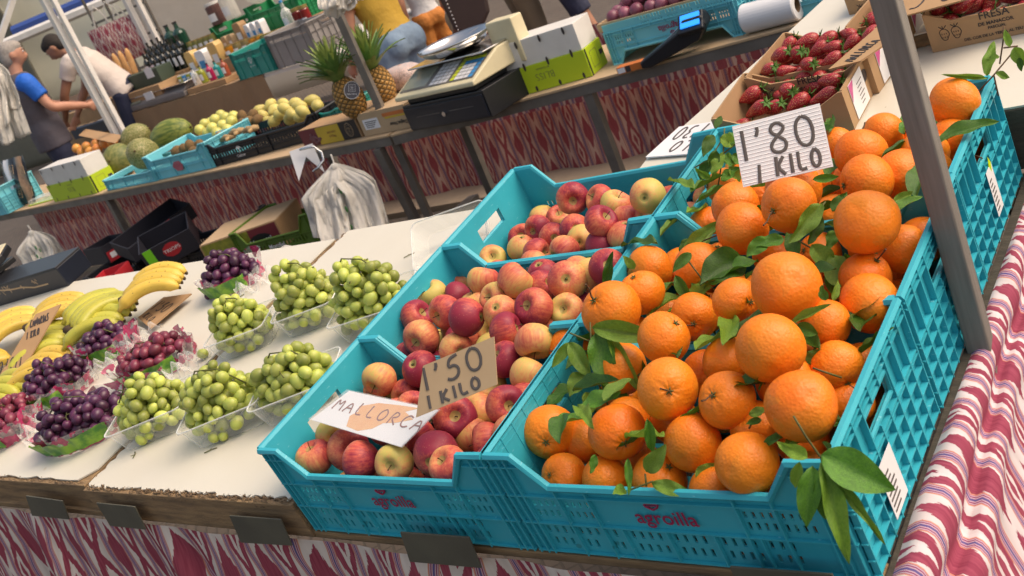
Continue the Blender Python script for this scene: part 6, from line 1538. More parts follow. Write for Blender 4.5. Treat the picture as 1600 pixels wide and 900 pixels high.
for j in range(2):
    tier(.46 + .12 * j, 1.17 + .07 * j)
    for i in range(5): jar('jar', dM(303 + i * 8.5, 90 - i * 2.8 - j * 10), .040, .09, 'olive_jar', 'gold', f'olive jar with gold lid, {ORD[i]} from left in the {["front", "back"][j]} row below the green crate', 'olive jars')
def pack(x, y, w_, d_, h, m, label, group, name='packet', z=0, rz=0):
    r = thing(name, label, 'packet', dM(x, y, z, rz), group); mb = MB(); mb.prism([(-w_ / 2, 0), (w_ / 2, 0), (w_ / 2, h * .86), (w_ * .38, h), (-w_ * .38, h), (-w_ / 2, h * .86)], d_, Matrix(((1, 0, 0, 0), (0, 0, -1, d_), (0, 1, 0, 0), (0, 0, 0, 1)))); mb.build('carton', m, r, bev=.004)
    slab(r, 'label', 'paper' if m != 'paper' else 'keys_b', -w_ * .3, w_ * .3, -.0012, -.0003, h * .3, h * .6, 0); return r
tier(.30, 1.03)
pack(309, 120, .13, .08, .24, 'pasta', 'tall ochre packet left of the white one', 'ochre packets'); pack(324, 114, .15, .10, .22, 'paper', 'white packet with pink edge between two ochre ones', 'white packets'); pack(345, 106, .14, .08, .25, 'pasta', 'tall ochre packet right of the white one', 'ochre packets')
tier(.12, 1.0)
for i, (x, y, m) in enumerate([(322, 128, 'soap_g'), (334, 124, 'soap_p'), (345, 120, 'soap_t'), (356, 116, 'soap_r'), (310, 131, 'water')]): jar('bottle', dM(x, y), .030, .15, m, 'black', ['small yellow green bottle', 'small pink bottle', 'small teal bottle', 'small rust red bottle', 'small clear bottle'][i] + ' at the front of the deli table', 'small coloured bottles', True)
# crates on the deli table
def dcrate(fl, fr, dep, h, label, mt, z=0, low=None, logo=None, lm='paper'):
    Ml, Mr_ = dM(*fl), dM(*fr); W_ = (Mr_.translation - Ml.translation).length; M = Ml
    return make_crate(M, label, 'deli crates', matn=mt, W=W_, D=dep, H=h, low=low, fine=False, logo=logo, logomat=lm), M, W_
tier(-.02, HD + .003)
ct, Mt, Wt = dcrate((377, 127), (434, 112), .34, .215, 'teal crate with a pale tree emblem at the front of the deli table', 'crate_teal', low=.195)
mb = MB(); mb.prism([(-.045, -.055), (.045, -.055), (.045, .055), (-.045, .055)], .001, Matrix(((1, 0, 0, Wt / 2), (0, 0, -1, -.009), (0, 1, 0, .11), (0, 0, 0, 1)))); mb.build('plaque', 'crate_teal', ct)
mb = MB(); cx, cz = Wt / 2, .13; mb.tube([V((cx + .022 * math.cos(q * .6283), -.011, cz + .022 * math.sin(q * .6283))) for q in range(10)], .002, 4, closed=True); mb.tube([V((cx, -.011, cz - .03)), V((cx, -.011, cz + .01))], .0025, 4); text_on(mb, 'es garrover', .016, V((cx, -.0105, cz - .045)), XU, ZU); mb.build('emblem', 'paper', ct)
cg, Mg, Wg = dcrate((438, 111), (502, 91), .34, .26, 'upright grey folding crate beside the teal crate', 'crate_grey', low=.25)
REC.clear()
tier(.60, 1.13)
dcrate((346, 84), (388, 72), .26, .24, 'bright green crate at the left, with a big brown jar on top', 'crate_green'); flush()
tier(.62, 1.18)
dcrate((400, 56), (478, 34), .26, .24, 'bright green crate standing behind the jars', 'crate_green'); flush()
tier(.70, 1.375)
jar('jar', dM(350, 46), .075, .20, 'fig', 'white_metal', 'large jar of dark brown preserves on the green crate', 'large jars'); jar('jar', dM(371, 38), .07, .23, 'white_cloth', 'white_metal', 'large jar of pale preserves right of the dark brown one', 'large jars'); REC.clear()
tier(.74, 1.42)
mb = MB(); mb.ball((0, 0, .12), (.17, .11, .13), 24, 16)
for p in mb.v: p *= 1 + .08 * math.sin(p.x * 40) * math.cos(p.z * 37)
r = thing('plastic_sack', 'white bulging sack above the second green crate', 'sack', dM(412, 10)); mb.build('sack', 'white_cloth', r, smooth=True); REC.clear()
tier(.44, 1.15)
pack(382, 72, .11, .08, .20, 'card', 'brown paper bag with clip in front of the green crate', 'kraft packets')
for i in range(2): pack(358 + i * 9, 82 - i * 3, .07, .05, .13, 'card_light', f'small kraft box before the green crate, {["left", "right"][i]} one', 'kraft packets')
for i in range(3): pack(395 + i * 9, 68 - i * 3.2, .065, .07, .16, 'paper', f'white carton between paper bag and jars, {ORD[i]} from left', 'white packets')
tier(.36, 1.12)
for i in range(5): jar('jar', dM(417 + i * 10, 66 - i * 3), .036, .08, ['olive_jar', 'jamred', 'preserve', 'jamred', 'fig'][i], 'gold', f'squat preserve jar before the second green crate, {ORD[i]} from left', 'squat jars')
jar('bottle', dM(461, 52), .045, .28, 'water', 'keys_b', 'tall clear water bottle beside the red jars', 'water bottles', True); jar('jar', dM(475, 47), .04, .19, 'jamred', 'gold', 'tall red jar right of the water bottle', 'tall red jars'); jar('jar', dM(487, 43), .04, .19, 'jamred', 'gold', 'tall red jar at the right end beside the hanging bags', 'tall red jars')
REC.append((dpt(365, 80), 0)); tier(.30, 1.122); REC.append((dpt(500, 50), 0)); REC.clear()
tier(.355, 1.12)
for i, (x, y, m) in enumerate([(362, 84, 'honey'), (375, 80, 'preserve'), (388, 76, 'preserve'), (400, 73, 'honey'), (410, 70, 'honey')]): jar('jar', dM(x, y), .042, .09, m, 'gold', f'jam jar standing behind the teal crate, {ORD[i]} from left', 'jam jars')
REC.clear()
# baguettes, boxes and scale
tier(.30, 1.17)
for i, (x, y) in enumerate([(190, 118), (199, 114), (208, 110)]):
    root = thing('baguette', f'baguette standing upright behind the dark green box, {ORD[i]} from left', 'bread', dM(x, y, .0, 20 * i) @ rotm(rx=-6, ry=4 * i - 4), 'baguettes'); mb = MB(); mb.tube([(0, 0, z * .04) for z in range(9)], [.012, .026, .03, .031, .032, .031, .03, .026, .010], 12); mb.build('loaf', 'bread', root, smooth=True)
def dbox(name, fl, fr, dep, h, label, cat, m, z=0, grp=None, bev=.003):
    Ml, Mr_ = dM(*fl), dM(*fr); W_ = (Mr_.translation - Ml.translation).length; r = thing(name, label, cat, Ml, grp); slab(r, 'body', m, 0, W_, 0, dep, 0, h, bev); return r, Ml, W_
MT['dkgreen'] = mat('dark_green_card', (.045, .07, .045), .6); MT['greyscale'] = mat('grey_scale_housing', (.20, .18, .175), .35); MT['navybox'] = mat('navy_painted_box', (.008, .02, .05), .5)
tier(.12, 1.12)
r, M, W_ = dbox('display_box', (176, 149), (250, 120), .16, .13, 'dark green open box below the baguettes', 'box', 'dkgreen'); slab(r, 'price_label', 'paper', W_ * .78, W_ * .92, -.001, -.0001, .06, .15, 0)
tier(.0, HD + .003)
r, M, W_ = dbox('deli_scale', (193, 172), (284, 138), .2, .05, 'grey shop scale at the front of the deli table', 'scale', 'greyscale', bev=.01)
mb = MB(); mb.prism([(0, .05), (.08, .105), (.19, .105), (.19, .05)], W_, Matrix(((0, 0, 1, 0), (1, 0, 0, 0), (0, 1, 0, 0), (0, 0, 0, 1)))); mb.build('housing', 'greyscale', r, bev=.008); slab(r, 'platform', 'chrome', -.03, W_ + .04, .02, .19, .107, .115, .002)
mb = MB(); q = [V((W_ * .06, .010, .061)), V((W_ * .30, .010, .061)), V((W_ * .30, .066, .098)), V((W_ * .06, .066, .098))]; mb.add(q + [p + V((0, -.002, .003)) for p in q], [(0, 1, 2, 3)[::-1], (4, 5, 6, 7)]); mb.build('display', 'lcd', r); slab(r, 'price_label', 'paper', W_ * .42, W_ * .56, .0, .004, .06, .13, 0)
REC.clear(); tier(.10, HD + .003)
dbox('carton', (104, 186), (165, 166), .30, .15, 'brown carton between the two men on the deli table', 'box', 'card'); REC.clear(); tier(-.12, HD - .08)
r, M, W_ = dbox('cash_box', (110, 205), (168, 188), .10, .10, 'navy box hanging on the front left of the deli table', 'box', 'navybox'); REC.clear(); tier(.02, HD + .003)
for i in range(3): 
    mb = MB(); mb.box(0, .14, 0, .08, 0, .012); r = thing('paper_packet', f'flat paper packet before the brown carton, {ORD[i]} from left', 'paper', dM(114 + 17 * i, 194 - 5 * i), 'flat paper packets'); mb.build('paper', 'card_light' if i < 2 else 'paper', r)
REC.clear(); tier(.30, 1.2)
mb = MB(); mb.box(-.13, .13, -.05, .05, 0, .04); r = thing('food_tray', 'shallow red tray right of the baguettes', 'tray', dM(226, 106)); mb.build('tray', 'redp', r, bev=.006); flush()

# ------------------------------------------------------------------ tents, poles, building behind
def panel(name, c, m, label, cat, th=.03, amp=.0, nu=40, nv=24, seed=0):
    """fabric hanging between four corner points (world), bulging a little"""
    n = (c[1] - c[0]).cross(c[3] - c[0]).normalized(); n = -n if n.dot(CAM - c[0]) < 0 else n
    mb = MB(); mb.sheet(lambda a, b: c[0].lerp(c[1], a).lerp(c[3].lerp(c[2], a), b) + n * amp * (math.sin(a * 11 + b * 5 + seed) + .6 * math.sin(a * 5 - b * 13 + seed)), nu, nv); o = solo(mb, name, m, label, cat, smooth=True)
    md = o.modifiers.new('thickness', 'SOLIDIFY'); md.thickness = th; return o
Yb = 7.6
L0, L1 = onY(240, 74, Yb), onY(520, 20, Yb); panel('tent_wall', [V((L0.x, Yb, 4.2)), V((L1.x + 1.5, Yb, 4.2)), V((L1.x + 1.5, Yb, .3)), V((L0.x, Yb, .3))], 'tent', 'wide off-white tent wall behind the jars and bottles', 'tent', amp=.02)
L0, L1 = onY(20, 120, 9.2), onY(150, 60, 9.2); panel('tent_wall', [V((L0.x - .1, 9.2, 3.05)), V((L1.x + 1.2, 9.2, 3.05)), V((L1.x + 1.2, 9.2, 1.0)), V((L0.x - .1, 9.2, 1.0))], 'tent_grey', 'pale greenish tent wall behind the man with tattooed arms', 'tent', amp=.05, seed=2)
L0, L1 = onY(-10, 130, 8.6), onY(40, 90, 8.6); panel('tent_wall', [V((L0.x - 2, 8.6, 3.3)), V((L1.x, 8.6, 3.3)), V((L1.x + .1, 8.6, .2)), V((L0.x - 2, 8.6, .2))], mat('olive_grey_tarp', (.17, .16, .12), .8), 'olive grey tarpaulin behind the grey haired man', 'tent', amp=.03, seed=4)
mb = MB(); a, b_ = at(22, 52, 14), at(112, 14, 14); mb.tube([a, b_, b_ + (b_ - a) * 1.5], .09, 6); solo(mb, 'awning_rail', mat('blue_awning_edge', (.03, .07, .28), .5), 'blue edged rail of the awning above the men', 'awning')
mb = MB(); a, b_ = at(28, 60, 13.8), at(160, 4, 13.8); mb.tube([a - (b_ - a), a, b_, b_ + (b_ - a)], .06, 6); solo(mb, 'awning_rail', 'white_metal', 'grey white rail under the blue edged one', 'awning')
bd = thing('house', 'peach coloured house front far behind the stalls at the upper left', 'building', V((-24, 17.5, 0)))
MT['peach'] = mat('peach_plaster', (.66, .38, .24), .9)
slab(bd, 'wall', 'peach', -8, 9, 0, .4, 0, 9, 0); 
for i in range(5): slab(bd, 'window', 'navybox', -6.5 + i * 3, -5.2 + i * 3, -.03, -.002, 3.2, 5.0, 0); slab(bd, 'shutter', mat('grey_shutter', (.12, .13, .18), .6) if i == 0 else bpy.data.materials['grey_shutter'], -6.9 + i * 3, -6.52 + i * 3, -.06, -.005, 3.1, 5.1, 0)
bd2 = thing('house', 'grey stone house front behind the tents', 'building', V((-12, 24, 0)))
slab(bd2, 'wall', mat('grey_plaster', (.20, .19, .17), .9), -14, 30, 0, .4, 0, 9, 0)
for i in range(8): slab(bd2, 'window', 'navybox', -12 + i * 4.2, -10.8 + i * 4.2, -.03, -.002, 1.6, 3.4, 0)
def pole(top, bot, d, r, label, z0=None, grp='white tent poles', name='tent_pole', m='white_metal', d2=None):
    A = at(*top, d); B = at(*bot, d2 or d); D = (B - A).normalized(); root = thing(name, label, 'pole', B, grp); mb = MB(); mb.tube([A - D * 1.2, B + D * 0.0], r, 4, side=V((1, 1, 0))); mb.build('tube', m, root, world=True); return root, A, B, D
def plumb(px, py, d, r, label, ztop=3.1, grp='white tent poles', z0=.16, second=None, joint=None):
    P = at(px, py, d); root = thing('tent_pole', label, 'pole', V((P.x, P.y, z0)), grp)
    slab(root, 'tube', 'white_metal', -r, r, -r, r, 0, ztop, .004)
    if second: slab(root, 'tube', 'white_metal', second - r * .8, second + r * .8, -r * .8 + .03, r * .8 + .03, 0, ztop, .004)
    if joint: slab(root, 'bracket', 'steel', -r * 1.2, (second or 0) + r * 1.3, -r * 1.4, r * 1.3, joint, joint + .07, .006)
plumb(126, 108, 8.6, .024, 'double white tent pole in front of the tattooed man', second=.07, joint=.72)
plumb(222, 50, 11.2, .028, 'thin white tent pole left of the off-white tent wall', second=.13)
pole((22, -6), (-2, 66), 9.0, .03, 'slanting white tent strut at the top left corner')
pole((40, 45), (60, 60), 9.0, .0, 'x') if 0 else None
mb = MB()
rk = thing('display_rack', 'dark wire rack with hanging goods beside the tent pole', 'rack', V((at(205, 60, 12.0).x, at(205, 60, 12.0).y, .2)))
for x in (-.5, -.15, .2, .5): slab(rk, 'upright', 'steel', x - .012, x + .012, 0, .024, 0, 2.6, 0)
for z in (.7, 1.0, 1.3, 1.6, 1.9, 2.2, 2.5): slab(rk, 'shelf_bar', 'steel', -.52, .52, -.02, -.004, z, z + .025, 0)
# striped cloth bags hung on the rack
MT['tote'] = m_ikat('ikat_tote', 1.0, .10, .14)
for i, (x, y, s) in enumerate([(160, 62, .9), (178, 54, 1.1), (192, 58, .9)]):
    A = at(x, y - 22, 11.2); B = at(x + 10, y + 22, 11.2); mb = MB(); W_ = .20 * s
    S = V((AX.x, AX.y, 0)).normalized(); N = V((-S.y, S.x, 0)); H_ = .36
    mb.sheet(lambda a, b: A + S * (W_ * 2 * (a - .5)) + V((0, 0, -H_ * b)) - N * (.05 * math.sin(math.pi * a) * math.sin(math.pi * (.15 + .85 * b))), 14, 14, lambda a, b: (a * .4, b * .36)); mb.sheet(lambda a, b: A + S * (W_ * 2 * (a - .5)) + V((0, 0, -H_ * b)) + N * (.05 * math.sin(math.pi * a) * math.sin(math.pi * (.15 + .85 * b)) + .001), 14, 14, lambda a, b: (a * .4, b * .36))
    root = thing('cloth_bag', f'red and white patterned cloth bag hung on the rack, {ORD[i]} from left', 'bag', A, 'patterned cloth bags'); mb.build('body', 'tote', root, smooth=True, world=True)
    mb = MB(); mb.tube([A + S * -.08, A + V((0, 0, .14)) + S * -.04, A + V((0, 0, .2)), A + V((0, 0, .14)) + S * .04, A + S * .08], .008, 6); mb.build('handle', 'white_cloth', root, world=True)
# dark parked shapes: shade panel behind the shoppers (street side wall)
# ------------------------------------------------------------------ people
def remeshed(mb, name, mats, vox, smooth=6):
    me = mb.mesh('tmp', mats); o = bpy.data.objects.new('tmp', me); COL.objects.link(o)
    m = o.modifiers.new('r', 'REMESH'); m.mode = 'VOXEL'; m.voxel_size = vox; m.use_smooth_shade = True
    s = o.modifiers.new('s', 'SMOOTH'); s.factor = .5; s.iterations = smooth
    bpy.context.view_layer.update(); r = bpy.data.meshes.new_from_object(o.evaluated_get(bpy.context.evaluated_depsgraph_get())); r.name = name
    bpy.data.objects.remove(o); return r
SKIN = {'light': mat('fair_skin', (.52, .27, .18), .55, (.46, .22, .15), 20), 'tan': mat('tanned_skin', (.40, .20, .12), .55, (.34, .16, .10), 20), 'dark': mat('brown_skin', (.22, .11, .07), .55, (.18, .09, .055), 20)}
JD = dict(pelvis=(0, 0, .95), waist=(0, 0, 1.08), chest=(0, 0, 1.30), neck=(0, -.01, 1.47), head=(0, .02, 1.63),
          rs=(.18, 0, 1.41), re=(.23, -.02, 1.13), rw=(.23, .06, .88), rh=(.22, .10, .80), ls=(-.18, 0, 1.41), le=(-.23, -.02, 1.13), lw=(-.23, .06, .88), lh=(-.22, .10, .80),
          rhip=(.09, 0, .92), rk=(.10, .03, .50), ra=(.10, -.02, .09), rt=(.11, .13, .03), lhip=(-.09, 0, .92), lk=(-.10, .03, .50), la=(-.10, -.02, .09), lt=(-.11, .13, .03))
def curve(pts, n=4):
    out = []; P = [V(p) for p in pts]
    for i in range(len(P) - 1):
        p0, p1, p2, p3 = P[max(0, i - 1)], P[i], P[i + 1], P[min(len(P) - 1, i + 2)]
        for k in range(n): t = k / n; out.append(.5 * ((2 * p1) + (p2 - p0) * t + (2 * p0 - 5 * p1 + 4 * p2 - p3) * t * t + (3 * p1 - p0 - 3 * p2 + p3) * t ** 3))
    return out + [P[-1]]
def rads(rs, n=4):
    out = []
    for i in range(len(rs) - 1):
        for k in range(n): 
            t = k / n; a, b_ = rs[i], rs[i + 1]
            a = a if isinstance(a, tuple) else (a, a); b_ = b_ if isinstance(b_, tuple) else (b_, b_); out.append((a[0] + (b_[0] - a[0]) * t, a[1] + (b_[1] - a[1]) * t))
    l = rs[-1]; return out + [l if isinstance(l, tuple) else (l, l)]
def limb(mb, pts, rs, side=None, n=12): mb.tube(curve(pts), rads(rs), n, side=side)
def human(label, origin, facing, scale, J, skin, top, sleeve, legs, hair=None, hairc=(.04, .03, .025), face=(0, 1, 0), vox=.013, shirt_len=.0, shoe=(.05, .04, .035), vest=None, shorts=False, female=False, fore_tat=False):
    j = dict(JD); j.update(J); j = {k: V(v) for k, v in j.items()}
    X = V((1, 0, 0))
    root = thing('person', label, 'person', Matrix.Translation(origin) @ Matrix.Rotation(math.atan2(-facing[0], facing[1]), 4, 'Z') @ Matrix.Scale(scale, 4))
    mb = MB()
    limb(mb, [j['pelvis'] - V((0, 0, .06)), j['pelvis'], j['waist'], j['chest'], j['chest'].lerp(j['neck'], .7), j['neck']], [(.14, .10), (.165, .115), (.13, .095), (.155, .11), (.10, .075), (.055, .055)], side=X)
    hd = (j['head'] - j['neck']).normalized(); f = V(face).normalized(); u = (hd * .5 + V((0, 0, 1)) * (.5 if abs(f.z) < .8 else 0)); u = (u - f * u.dot(f)).normalized(); r = f.cross(u)
    limb(mb, [j['neck'] - hd * .03, j['neck'].lerp(j['head'], .5), j['head']], [.058, .052, .05])
    H = j['head']; HM = basis(H, r, f, u)
    head_pts = MB(); head_pts.ball((0, 0, .0), (.073, .092, .105), 20, 16)
    for p in head_pts.v:
        if p.z < 0: k = 1 - .28 * (-p.z / .105) ** 1.3; p.x *= k; p.y = p.y * (1 - .12 * (-p.z / .105)) + .012 * (-p.z / .105)
    head_pts.tube([(0, .080, .02), (0, .098, -.005), (0, .108, -.024), (0, .090, -.032)], [(.008, .008), (.010, .010), (.016, .010), (.010, .006)], 8)   # nose
    for s in (-1, 1): head_pts.ball((s * .076, -.005, -.005), (.010, .020, .031), 8, 8)
    head_pts.tube([(-.022, .088, -.052), (0, .094, -.052), (.022, .088, -.052)], .006, 6)
    head_pts.tube([(-.05, .070, .030), (-.02, .088, .028), (.02, .088, .028), (.05, .070, .030)], .007, 6)
    mb.add([HM @ p for p in head_pts.v], head_pts.f)
    for a in ('r', 'l'):
        S, E_, W_, Hn = j[a + 's'], j[a + 'e'], j[a + 'w'], j[a + 'h']
        limb(mb, [j['chest'].lerp(S, .5) + V((0, 0, .03)), S, S.lerp(E_, .5), E_, E_.lerp(W_, .35), W_], [.06, .058, .047, .040, .041, .026])
        d = (Hn - W_).normalized(); sd = X - d * X.dot(d); sd = sd.normalized() if sd.length > .1 else d.orthogonal().normalized(); nn_ = d.cross(sd); sg = 1 if a == 'r' else -1
        mb.tube([W_ - d * .01, W_ + d * .04, Hn, Hn + d * .012], [(.014, .026), (.016, .038), (.014, .040), (.010, .034)], 10, side=sd)
        for q in range(4):
            o = nn_ * ((q - 1.5) * .020); l = (.062, .074, .070, .055)[q]; mb.tube([Hn + o * .9, Hn + o + d * l * .5 - sd * sg * .004, Hn + o + d * l * .85 - sd * sg * .018, Hn + o + d * l * .9 - sd * sg * .03], [.0098, .0092, .0085, .007], 7)
        tb_ = W_ + d * .03 + nn_ * .03; mb.tube([W_ + d * .02 + nn_ * .018, tb_ + nn_ * .012 + d * .01, tb_ + nn_ * .022 + d * .04], [.013, .0115, .009], 7)
        hp, K, A_, To = j[a + 'hip'], j[a + 'k'], j[a + 'a'], j[a + 't']
        limb(mb, [hp + V((0, 0, .02)), hp.lerp(K, .35), K, K.lerp(A_, .35), A_], [.088, .080, .055, .055, .036])
        mb.tube([A_ + V((0, -.04, -.05)), A_ + V((0, .01, -.045)), To], [(.034, .034), (.036, .036), (.036, .02)], 8, side=X)
    inst(remeshed(mb, 'body', SKIN[skin], vox, 4), 'body', root)
    def cl(nm, b_, m, it=4): inst(remeshed(b_, nm, m, vox, it), nm, root)
    hem = j['pelvis'] + (j['pelvis'] - j['waist']).normalized() * shirt_len
    b_ = MB(); limb(b_, [hem, j['pelvis'].lerp(j['waist'], .25), j['waist'], j['chest'], j['chest'].lerp(j['neck'], .72), j['neck'] - hd * .02], [(.185, .135) if not female else (.165, .125), (.18, .13) if not female else (.16, .12), (.155, .12) if not female else (.135, .105), (.185, .135) if not female else (.165, .13), (.12, .09), (.068, .068)], side=X, n=20)
    for a in ('r', 'l'):
        S, E_, W_ = j[a + 's'], j[a + 'e'], j[a + 'w']
        limb(b_, [j['chest'].lerp(S, .5) + V((0, 0, .02)), S, S.lerp(E_, .45), S.lerp(E_, sleeve if sleeve <= 1 else 1)] + ([E_.lerp(W_, .9)] if sleeve > 1 else []), [.078, .078, .068, .070] + ([.045] if sleeve > 1 else []))
    cl('shirt', b_, top)
    if vest:
        b_ = MB(); limb(b_, [hem + (hem - j['waist']).normalized() * .02, j['pelvis'].lerp(j['waist'], .3), j['waist'], j['chest'], j['chest'].lerp(j['neck'], .75), j['neck'] + hd * .01], [(.20, .15), (.197, .147), (.178, .142), (.205, .155), (.14, .105), (.070, .070)], side=X, n=20); cl('vest', b_, vest)
    b_ = MB(); limb(b_, [j['pelvis'] - V((0, 0, .09)), j['pelvis'], j['pelvis'].lerp(j['waist'], .45)], [(.16, .125), (.182, .138), (.158, .118)], side=X, n=20)
    if female: b_.ball(j['pelvis'] + V((.08, -.06, -.03)), (.085, .09, .10)); b_.ball(j['pelvis'] + V((-.08, -.06, -.03)), (.085, .09, .10))
    for a in ('r', 'l'):
        hp, K, A_ = j[a + 'hip'], j[a + 'k'], j[a + 'a']
        if shorts: limb(b_, [hp, hp.lerp(K, .4), hp.lerp(K, .85)], [.105, .10, .095])
        else: limb(b_, [hp, hp.lerp(K, .35), K, K.lerp(A_, .5), A_ + V((0, 0, .01))], [.104, .10, .078, .070, .064])
    cl('trousers', b_, legs)
    b_ = MB()
    for a in ('r', 'l'): A_, To = j[a + 'a'], j[a + 't']; b_.tube([A_ + V((0, -.05, -.055)), A_ + V((0, .0, -.04)), To + V((0, .02, 0))], [(.042, .036), (.045, .045), (.042, .028)], 10, side=X)
    cl('shoes', b_, mat('shoe', shoe, .6) if 'shoe' not in bpy.data.materials else bpy.data.materials['shoe'])
    if hair:
        b_ = MB(); b_.ball((0, -.012, .022), (.080, .094, .100), 20, 14)
        hp_ = [p for p in b_.v]
        cut = MB()
        for (c, rad) in (((0, -.018, .030), (.078, .090, .092)), ((0, -.045, -.01), (.074, .062, .085)), ((0, .02, .060), (.066, .068, .055))) + ((((0, -.05, -.10), (.08, .055, .14)),) if hair == 'long' else ()): cut.ball(c, rad, 18, 12)
        cut.v = [HM @ p for p in cut.v]; cl('hair', cut, mat('hair_' + hair + str(round(hairc[0] * 100)), hairc, .8, tuple(x * .6 for x in hairc), 60, bs=160, bd=.004), 1)
    ey = MB()
    for s in (-1, 1): ey.ball((s * .028, .0835, .010), (.012, .008, .006), 8, 6)
    ey.v = [HM @ p for p in ey.v]; ey.build('eyes', 'paper', root); ey = MB()
    for s in (-1, 1): ey.ball((s * .028, .0895, .010), (.0055, .004, .0055), 8, 6)
    ey.v = [HM @ p for p in ey.v]; ey.build('pupils', 'black', root)
    ey = MB(); ey.tube([(-.046, .079, .030), (-.028, .090, .035), (-.012, .091, .031)], .0035, 5); ey.tube([(.046, .079, .030), (.028, .090, .035), (.012, .091, .031)], .0035, 5); ey.v = [HM @ p for p in ey.v]
    ey.build('eyebrows', mat('brow', hairc, .9) if 'brow' not in bpy.data.materials else bpy.data.materials['brow'], root)
    return root, j
def gnd(P): return gz(P.y)
def stand(px, py, d, local, scale):
    """origin so that the given body point appears at the photo point"""
    return at(px, py, d), local
def place(px, py, d, key, J, facing, zg=None):
    P = at(px, py, d); j = dict(JD); j.update(J); q = V(j[key]); g = zg if zg is not None else gz(P.y); s = (P.z - g) / q.z
    a = math.atan2(-facing[0], facing[1]); R = Matrix.Rotation(a, 3, 'Z'); o = R @ V((q.x, q.y, 0)) * s; return V((P.x - o.x, P.y - o.y, g)), s
MT['shirt_blue'] = mat('bright_blue_polo', (.01, .13, .62), .7, bs=30, bd=.006); MT['vest'] = mat('grey_vest', (.085, .075, .095), .7, (.065, .058, .075), 8, bs=10, bd=.014); MT['navycloth'] = mat('navy_trousers', (.02, .025, .06), .8, bs=10, bd=.012)
MT['whitetee'] = mat('off_white_tshirt', (.62, .55, .50), .8, (.56, .49, .45), 8, bs=10, bd=.014); MT['mustard'] = mat('mustard_top', (.50, .31, .035), .8, (.42, .26, .03), 8, bs=10, bd=.014); MT['denim'] = mat('light_blue_denim', (.22, .30, .40), .85, (.13, .20, .30), 9, bs=10, bd=.014); MT['rustcloth'] = mat('rust_orange_trousers', (.55, .20, .035), .8, (.45, .16, .03), 8, bs=14, bd=.015); MT['beige'] = mat('beige_trousers', (.40, .32, .21), .85, bs=10, bd=.012); MT['khaki'] = mat('khaki_trousers', (.20, .16, .11), .85, bs=10, bd=.012); MT['whitecl'] = mat('white_blouse', (.66, .66, .68), .8, bs=10, bd=.012); MT['darkcl'] = mat('dark_top', (.03, .035, .05), .8, bs=10, bd=.012)
J1 = dict(rs=(.20, .02, 1.40), re=(.25, .10, 1.15), rw=(.16, .36, 1.04), rh=(.13, .43, 1.02), ls=(-.20, .02, 1.40), le=(-.22, .15, 1.15), lw=(-.06, .38, 1.04), lh=(-.0, .44, 1.03), head=(0, .05, 1.63), neck=(0, .0, 1.48))
F1 = (.42, .90); o, s = place(20, 86, 9.9, 'head', J1, F1)
human('grey haired man from behind, grey vest over blue shirt, reaching over the counter', o, F1, s, J1, 'light', MT['shirt_blue'], .62, MT['navycloth'], hair='short', hairc=(.42, .38, .35), face=(.1, 1, -.15), vest=MT['vest'], shirt_len=.10)
J2 = dict(pelvis=(0, -.26, .98), waist=(0, -.20, 1.10), chest=(0, -.07, 1.29), neck=(0, .03, 1.43), head=(0, .13, 1.53), rs=(.19, .0, 1.37), re=(.22, .14, 1.12), rw=(.12, .30, .92), rh=(.10, .36, .86), ls=(-.19, .0, 1.37), le=(-.20, .18, 1.14), lw=(-.06, .34, .94), lh=(-.03, .40, .88),
          rhip=(.09, -.26, .95), rk=(.11, -.22, .52), ra=(.12, -.28, .09), rt=(.13, -.12, .03), lhip=(-.09, -.26, .95), lk=(-.11, -.20, .52), la=(-.12, -.28, .09), lt=(-.13, -.12, .03))
F2 = (-.80, -.60); o, s = place(86, 74, 10.3, 'head', J2, F2)
human('dark haired man in a white t-shirt with tattooed arms leaning over the counter', o, F2, s * 1.0, J2, 'tan', MT['whitetee'], .55, MT['navycloth'], hair='short', hairc=(.025, .018, .015), face=(0, .80, -.60), shirt_len=.06)
J3 = dict(rs=(.17, .05, 1.36), re=(.22, .10, 1.08), rw=(.20, .26, .88), rh=(.19, .32, .82), ls=(-.17, .05, 1.36), le=(-.22, .12, 1.08), lw=(-.18, .26, .90), lh=(-.16, .33, .86), chest=(0, .06, 1.27), neck=(0, .10, 1.43), head=(0, .14, 1.57), waist=(0, .02, 1.07))
F3 = (-.97, .10); o, s = place(618, 62, 7.0, 'pelvis', J3, F3)
human('woman in a mustard top and light blue jeans behind the pineapples', o, F3, s, J3, 'light', MT['mustard'], .35, MT['denim'], hair='long', hairc=(.10, .06, .03), female=True, shirt_len=-.02)
F4 = (-.9, .4); o, s = place(668, 26, 8.6, 'pelvis', {}, F4)
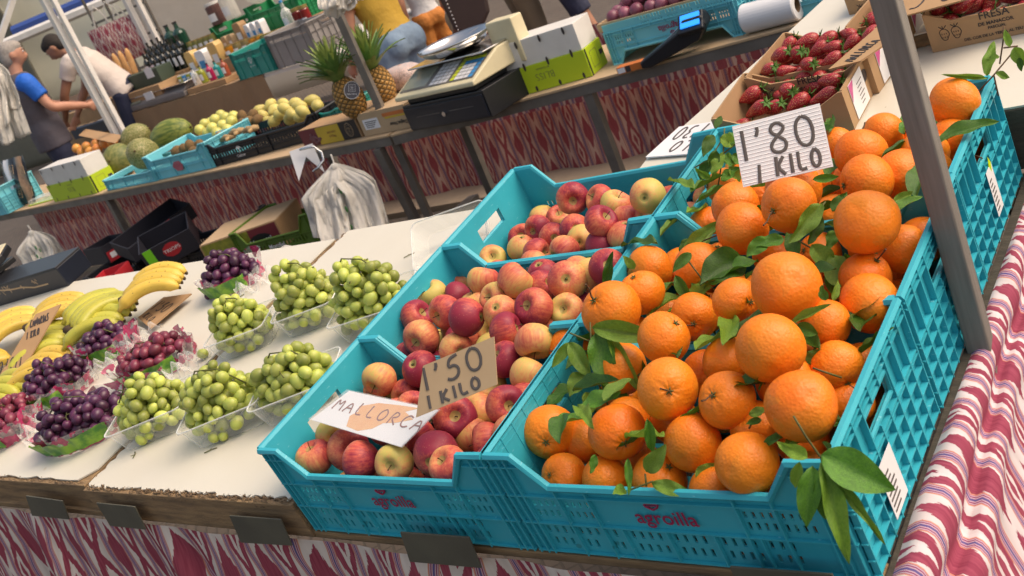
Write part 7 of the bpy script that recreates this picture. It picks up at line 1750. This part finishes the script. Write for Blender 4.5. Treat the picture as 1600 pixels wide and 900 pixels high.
human('person in rust orange trousers beyond the woman in jeans', o, F4, s, {}, 'tan', MT['whitecl'], .4, MT['rustcloth'], hair='long', hairc=(.05, .03, .02), female=True)
F5 = (-.75, -.5); o, s = place(722, 22, 7.3, 'pelvis', {}, F5)
r5_, j5 = human('person in a white blouse and beige trousers with a large studded bag', o, F5, s, {}, 'dark', MT['whitecl'], .9, MT['beige'], hair='long', hairc=(.03, .02, .015), female=True)
bg_ = thing('shoulder_bag', 'large dark brown bag with a line of white studs hanging above the scale', 'bag', at(728, 8, 6.95))
mb = MB(); S = AX.copy(); S.z = 0; S.normalize(); O = at(728, 4, 6.95); U_ = V((0, 0, 1)); MB_ = basis(O, S, V((-S.y, S.x, 0)), U_)
mb.prism([(-.13, -.12), (-.08, -.17), (.06, -.16), (.12, -.10), (.16, .16), (-.15, .16)], .10, MB_ @ Matrix(((1, 0, 0, 0), (0, 0, -1, .05), (0, 1, 0, 0), (0, 0, 0, 1)))); mb.build('body', mat('dark_brown_leather', (.045, .028, .026), .5), bg_, world=True, bev=.02)
mb = MB()
for k in range(12): mb.ball(MB_ @ V((-.105, -.053, -.13 + k * .024)), .0042, 6, 5)
mb.build('stud', 'paper', bg_, world=True); mb = MB(); mb.tube([MB_ @ V((-.12, 0, .15)), MB_ @ V((-.06, 0, .45)), MB_ @ V((.06, 0, .45)), MB_ @ V((.13, 0, .15))], .012, 6); mb.build('strap', bpy.data.materials['dark_brown_leather'], bg_, world=True)
F6 = (.6, .8); o, s = place(796, -42, 7.6, 'pelvis', {}, F6)
human('person in khaki trousers standing behind the lime box, only the legs in view', o, F6, s, {}, 'tan', MT['darkcl'], .5, MT['khaki'], hair='short')
J7 = dict(rk=(.12, .12, .52), ra=(.13, .22, .12), rt=(.14, .38, .05)); F7 = (.9, .3); o, s = place(872, -46, 7.4, 'pelvis', J7, F7)
human('person in dark shorts stepping out behind the plum box', o, F7, s, J7, 'tan', MT['darkcl'], .5, MT['navycloth'], hair='short', shorts=True)
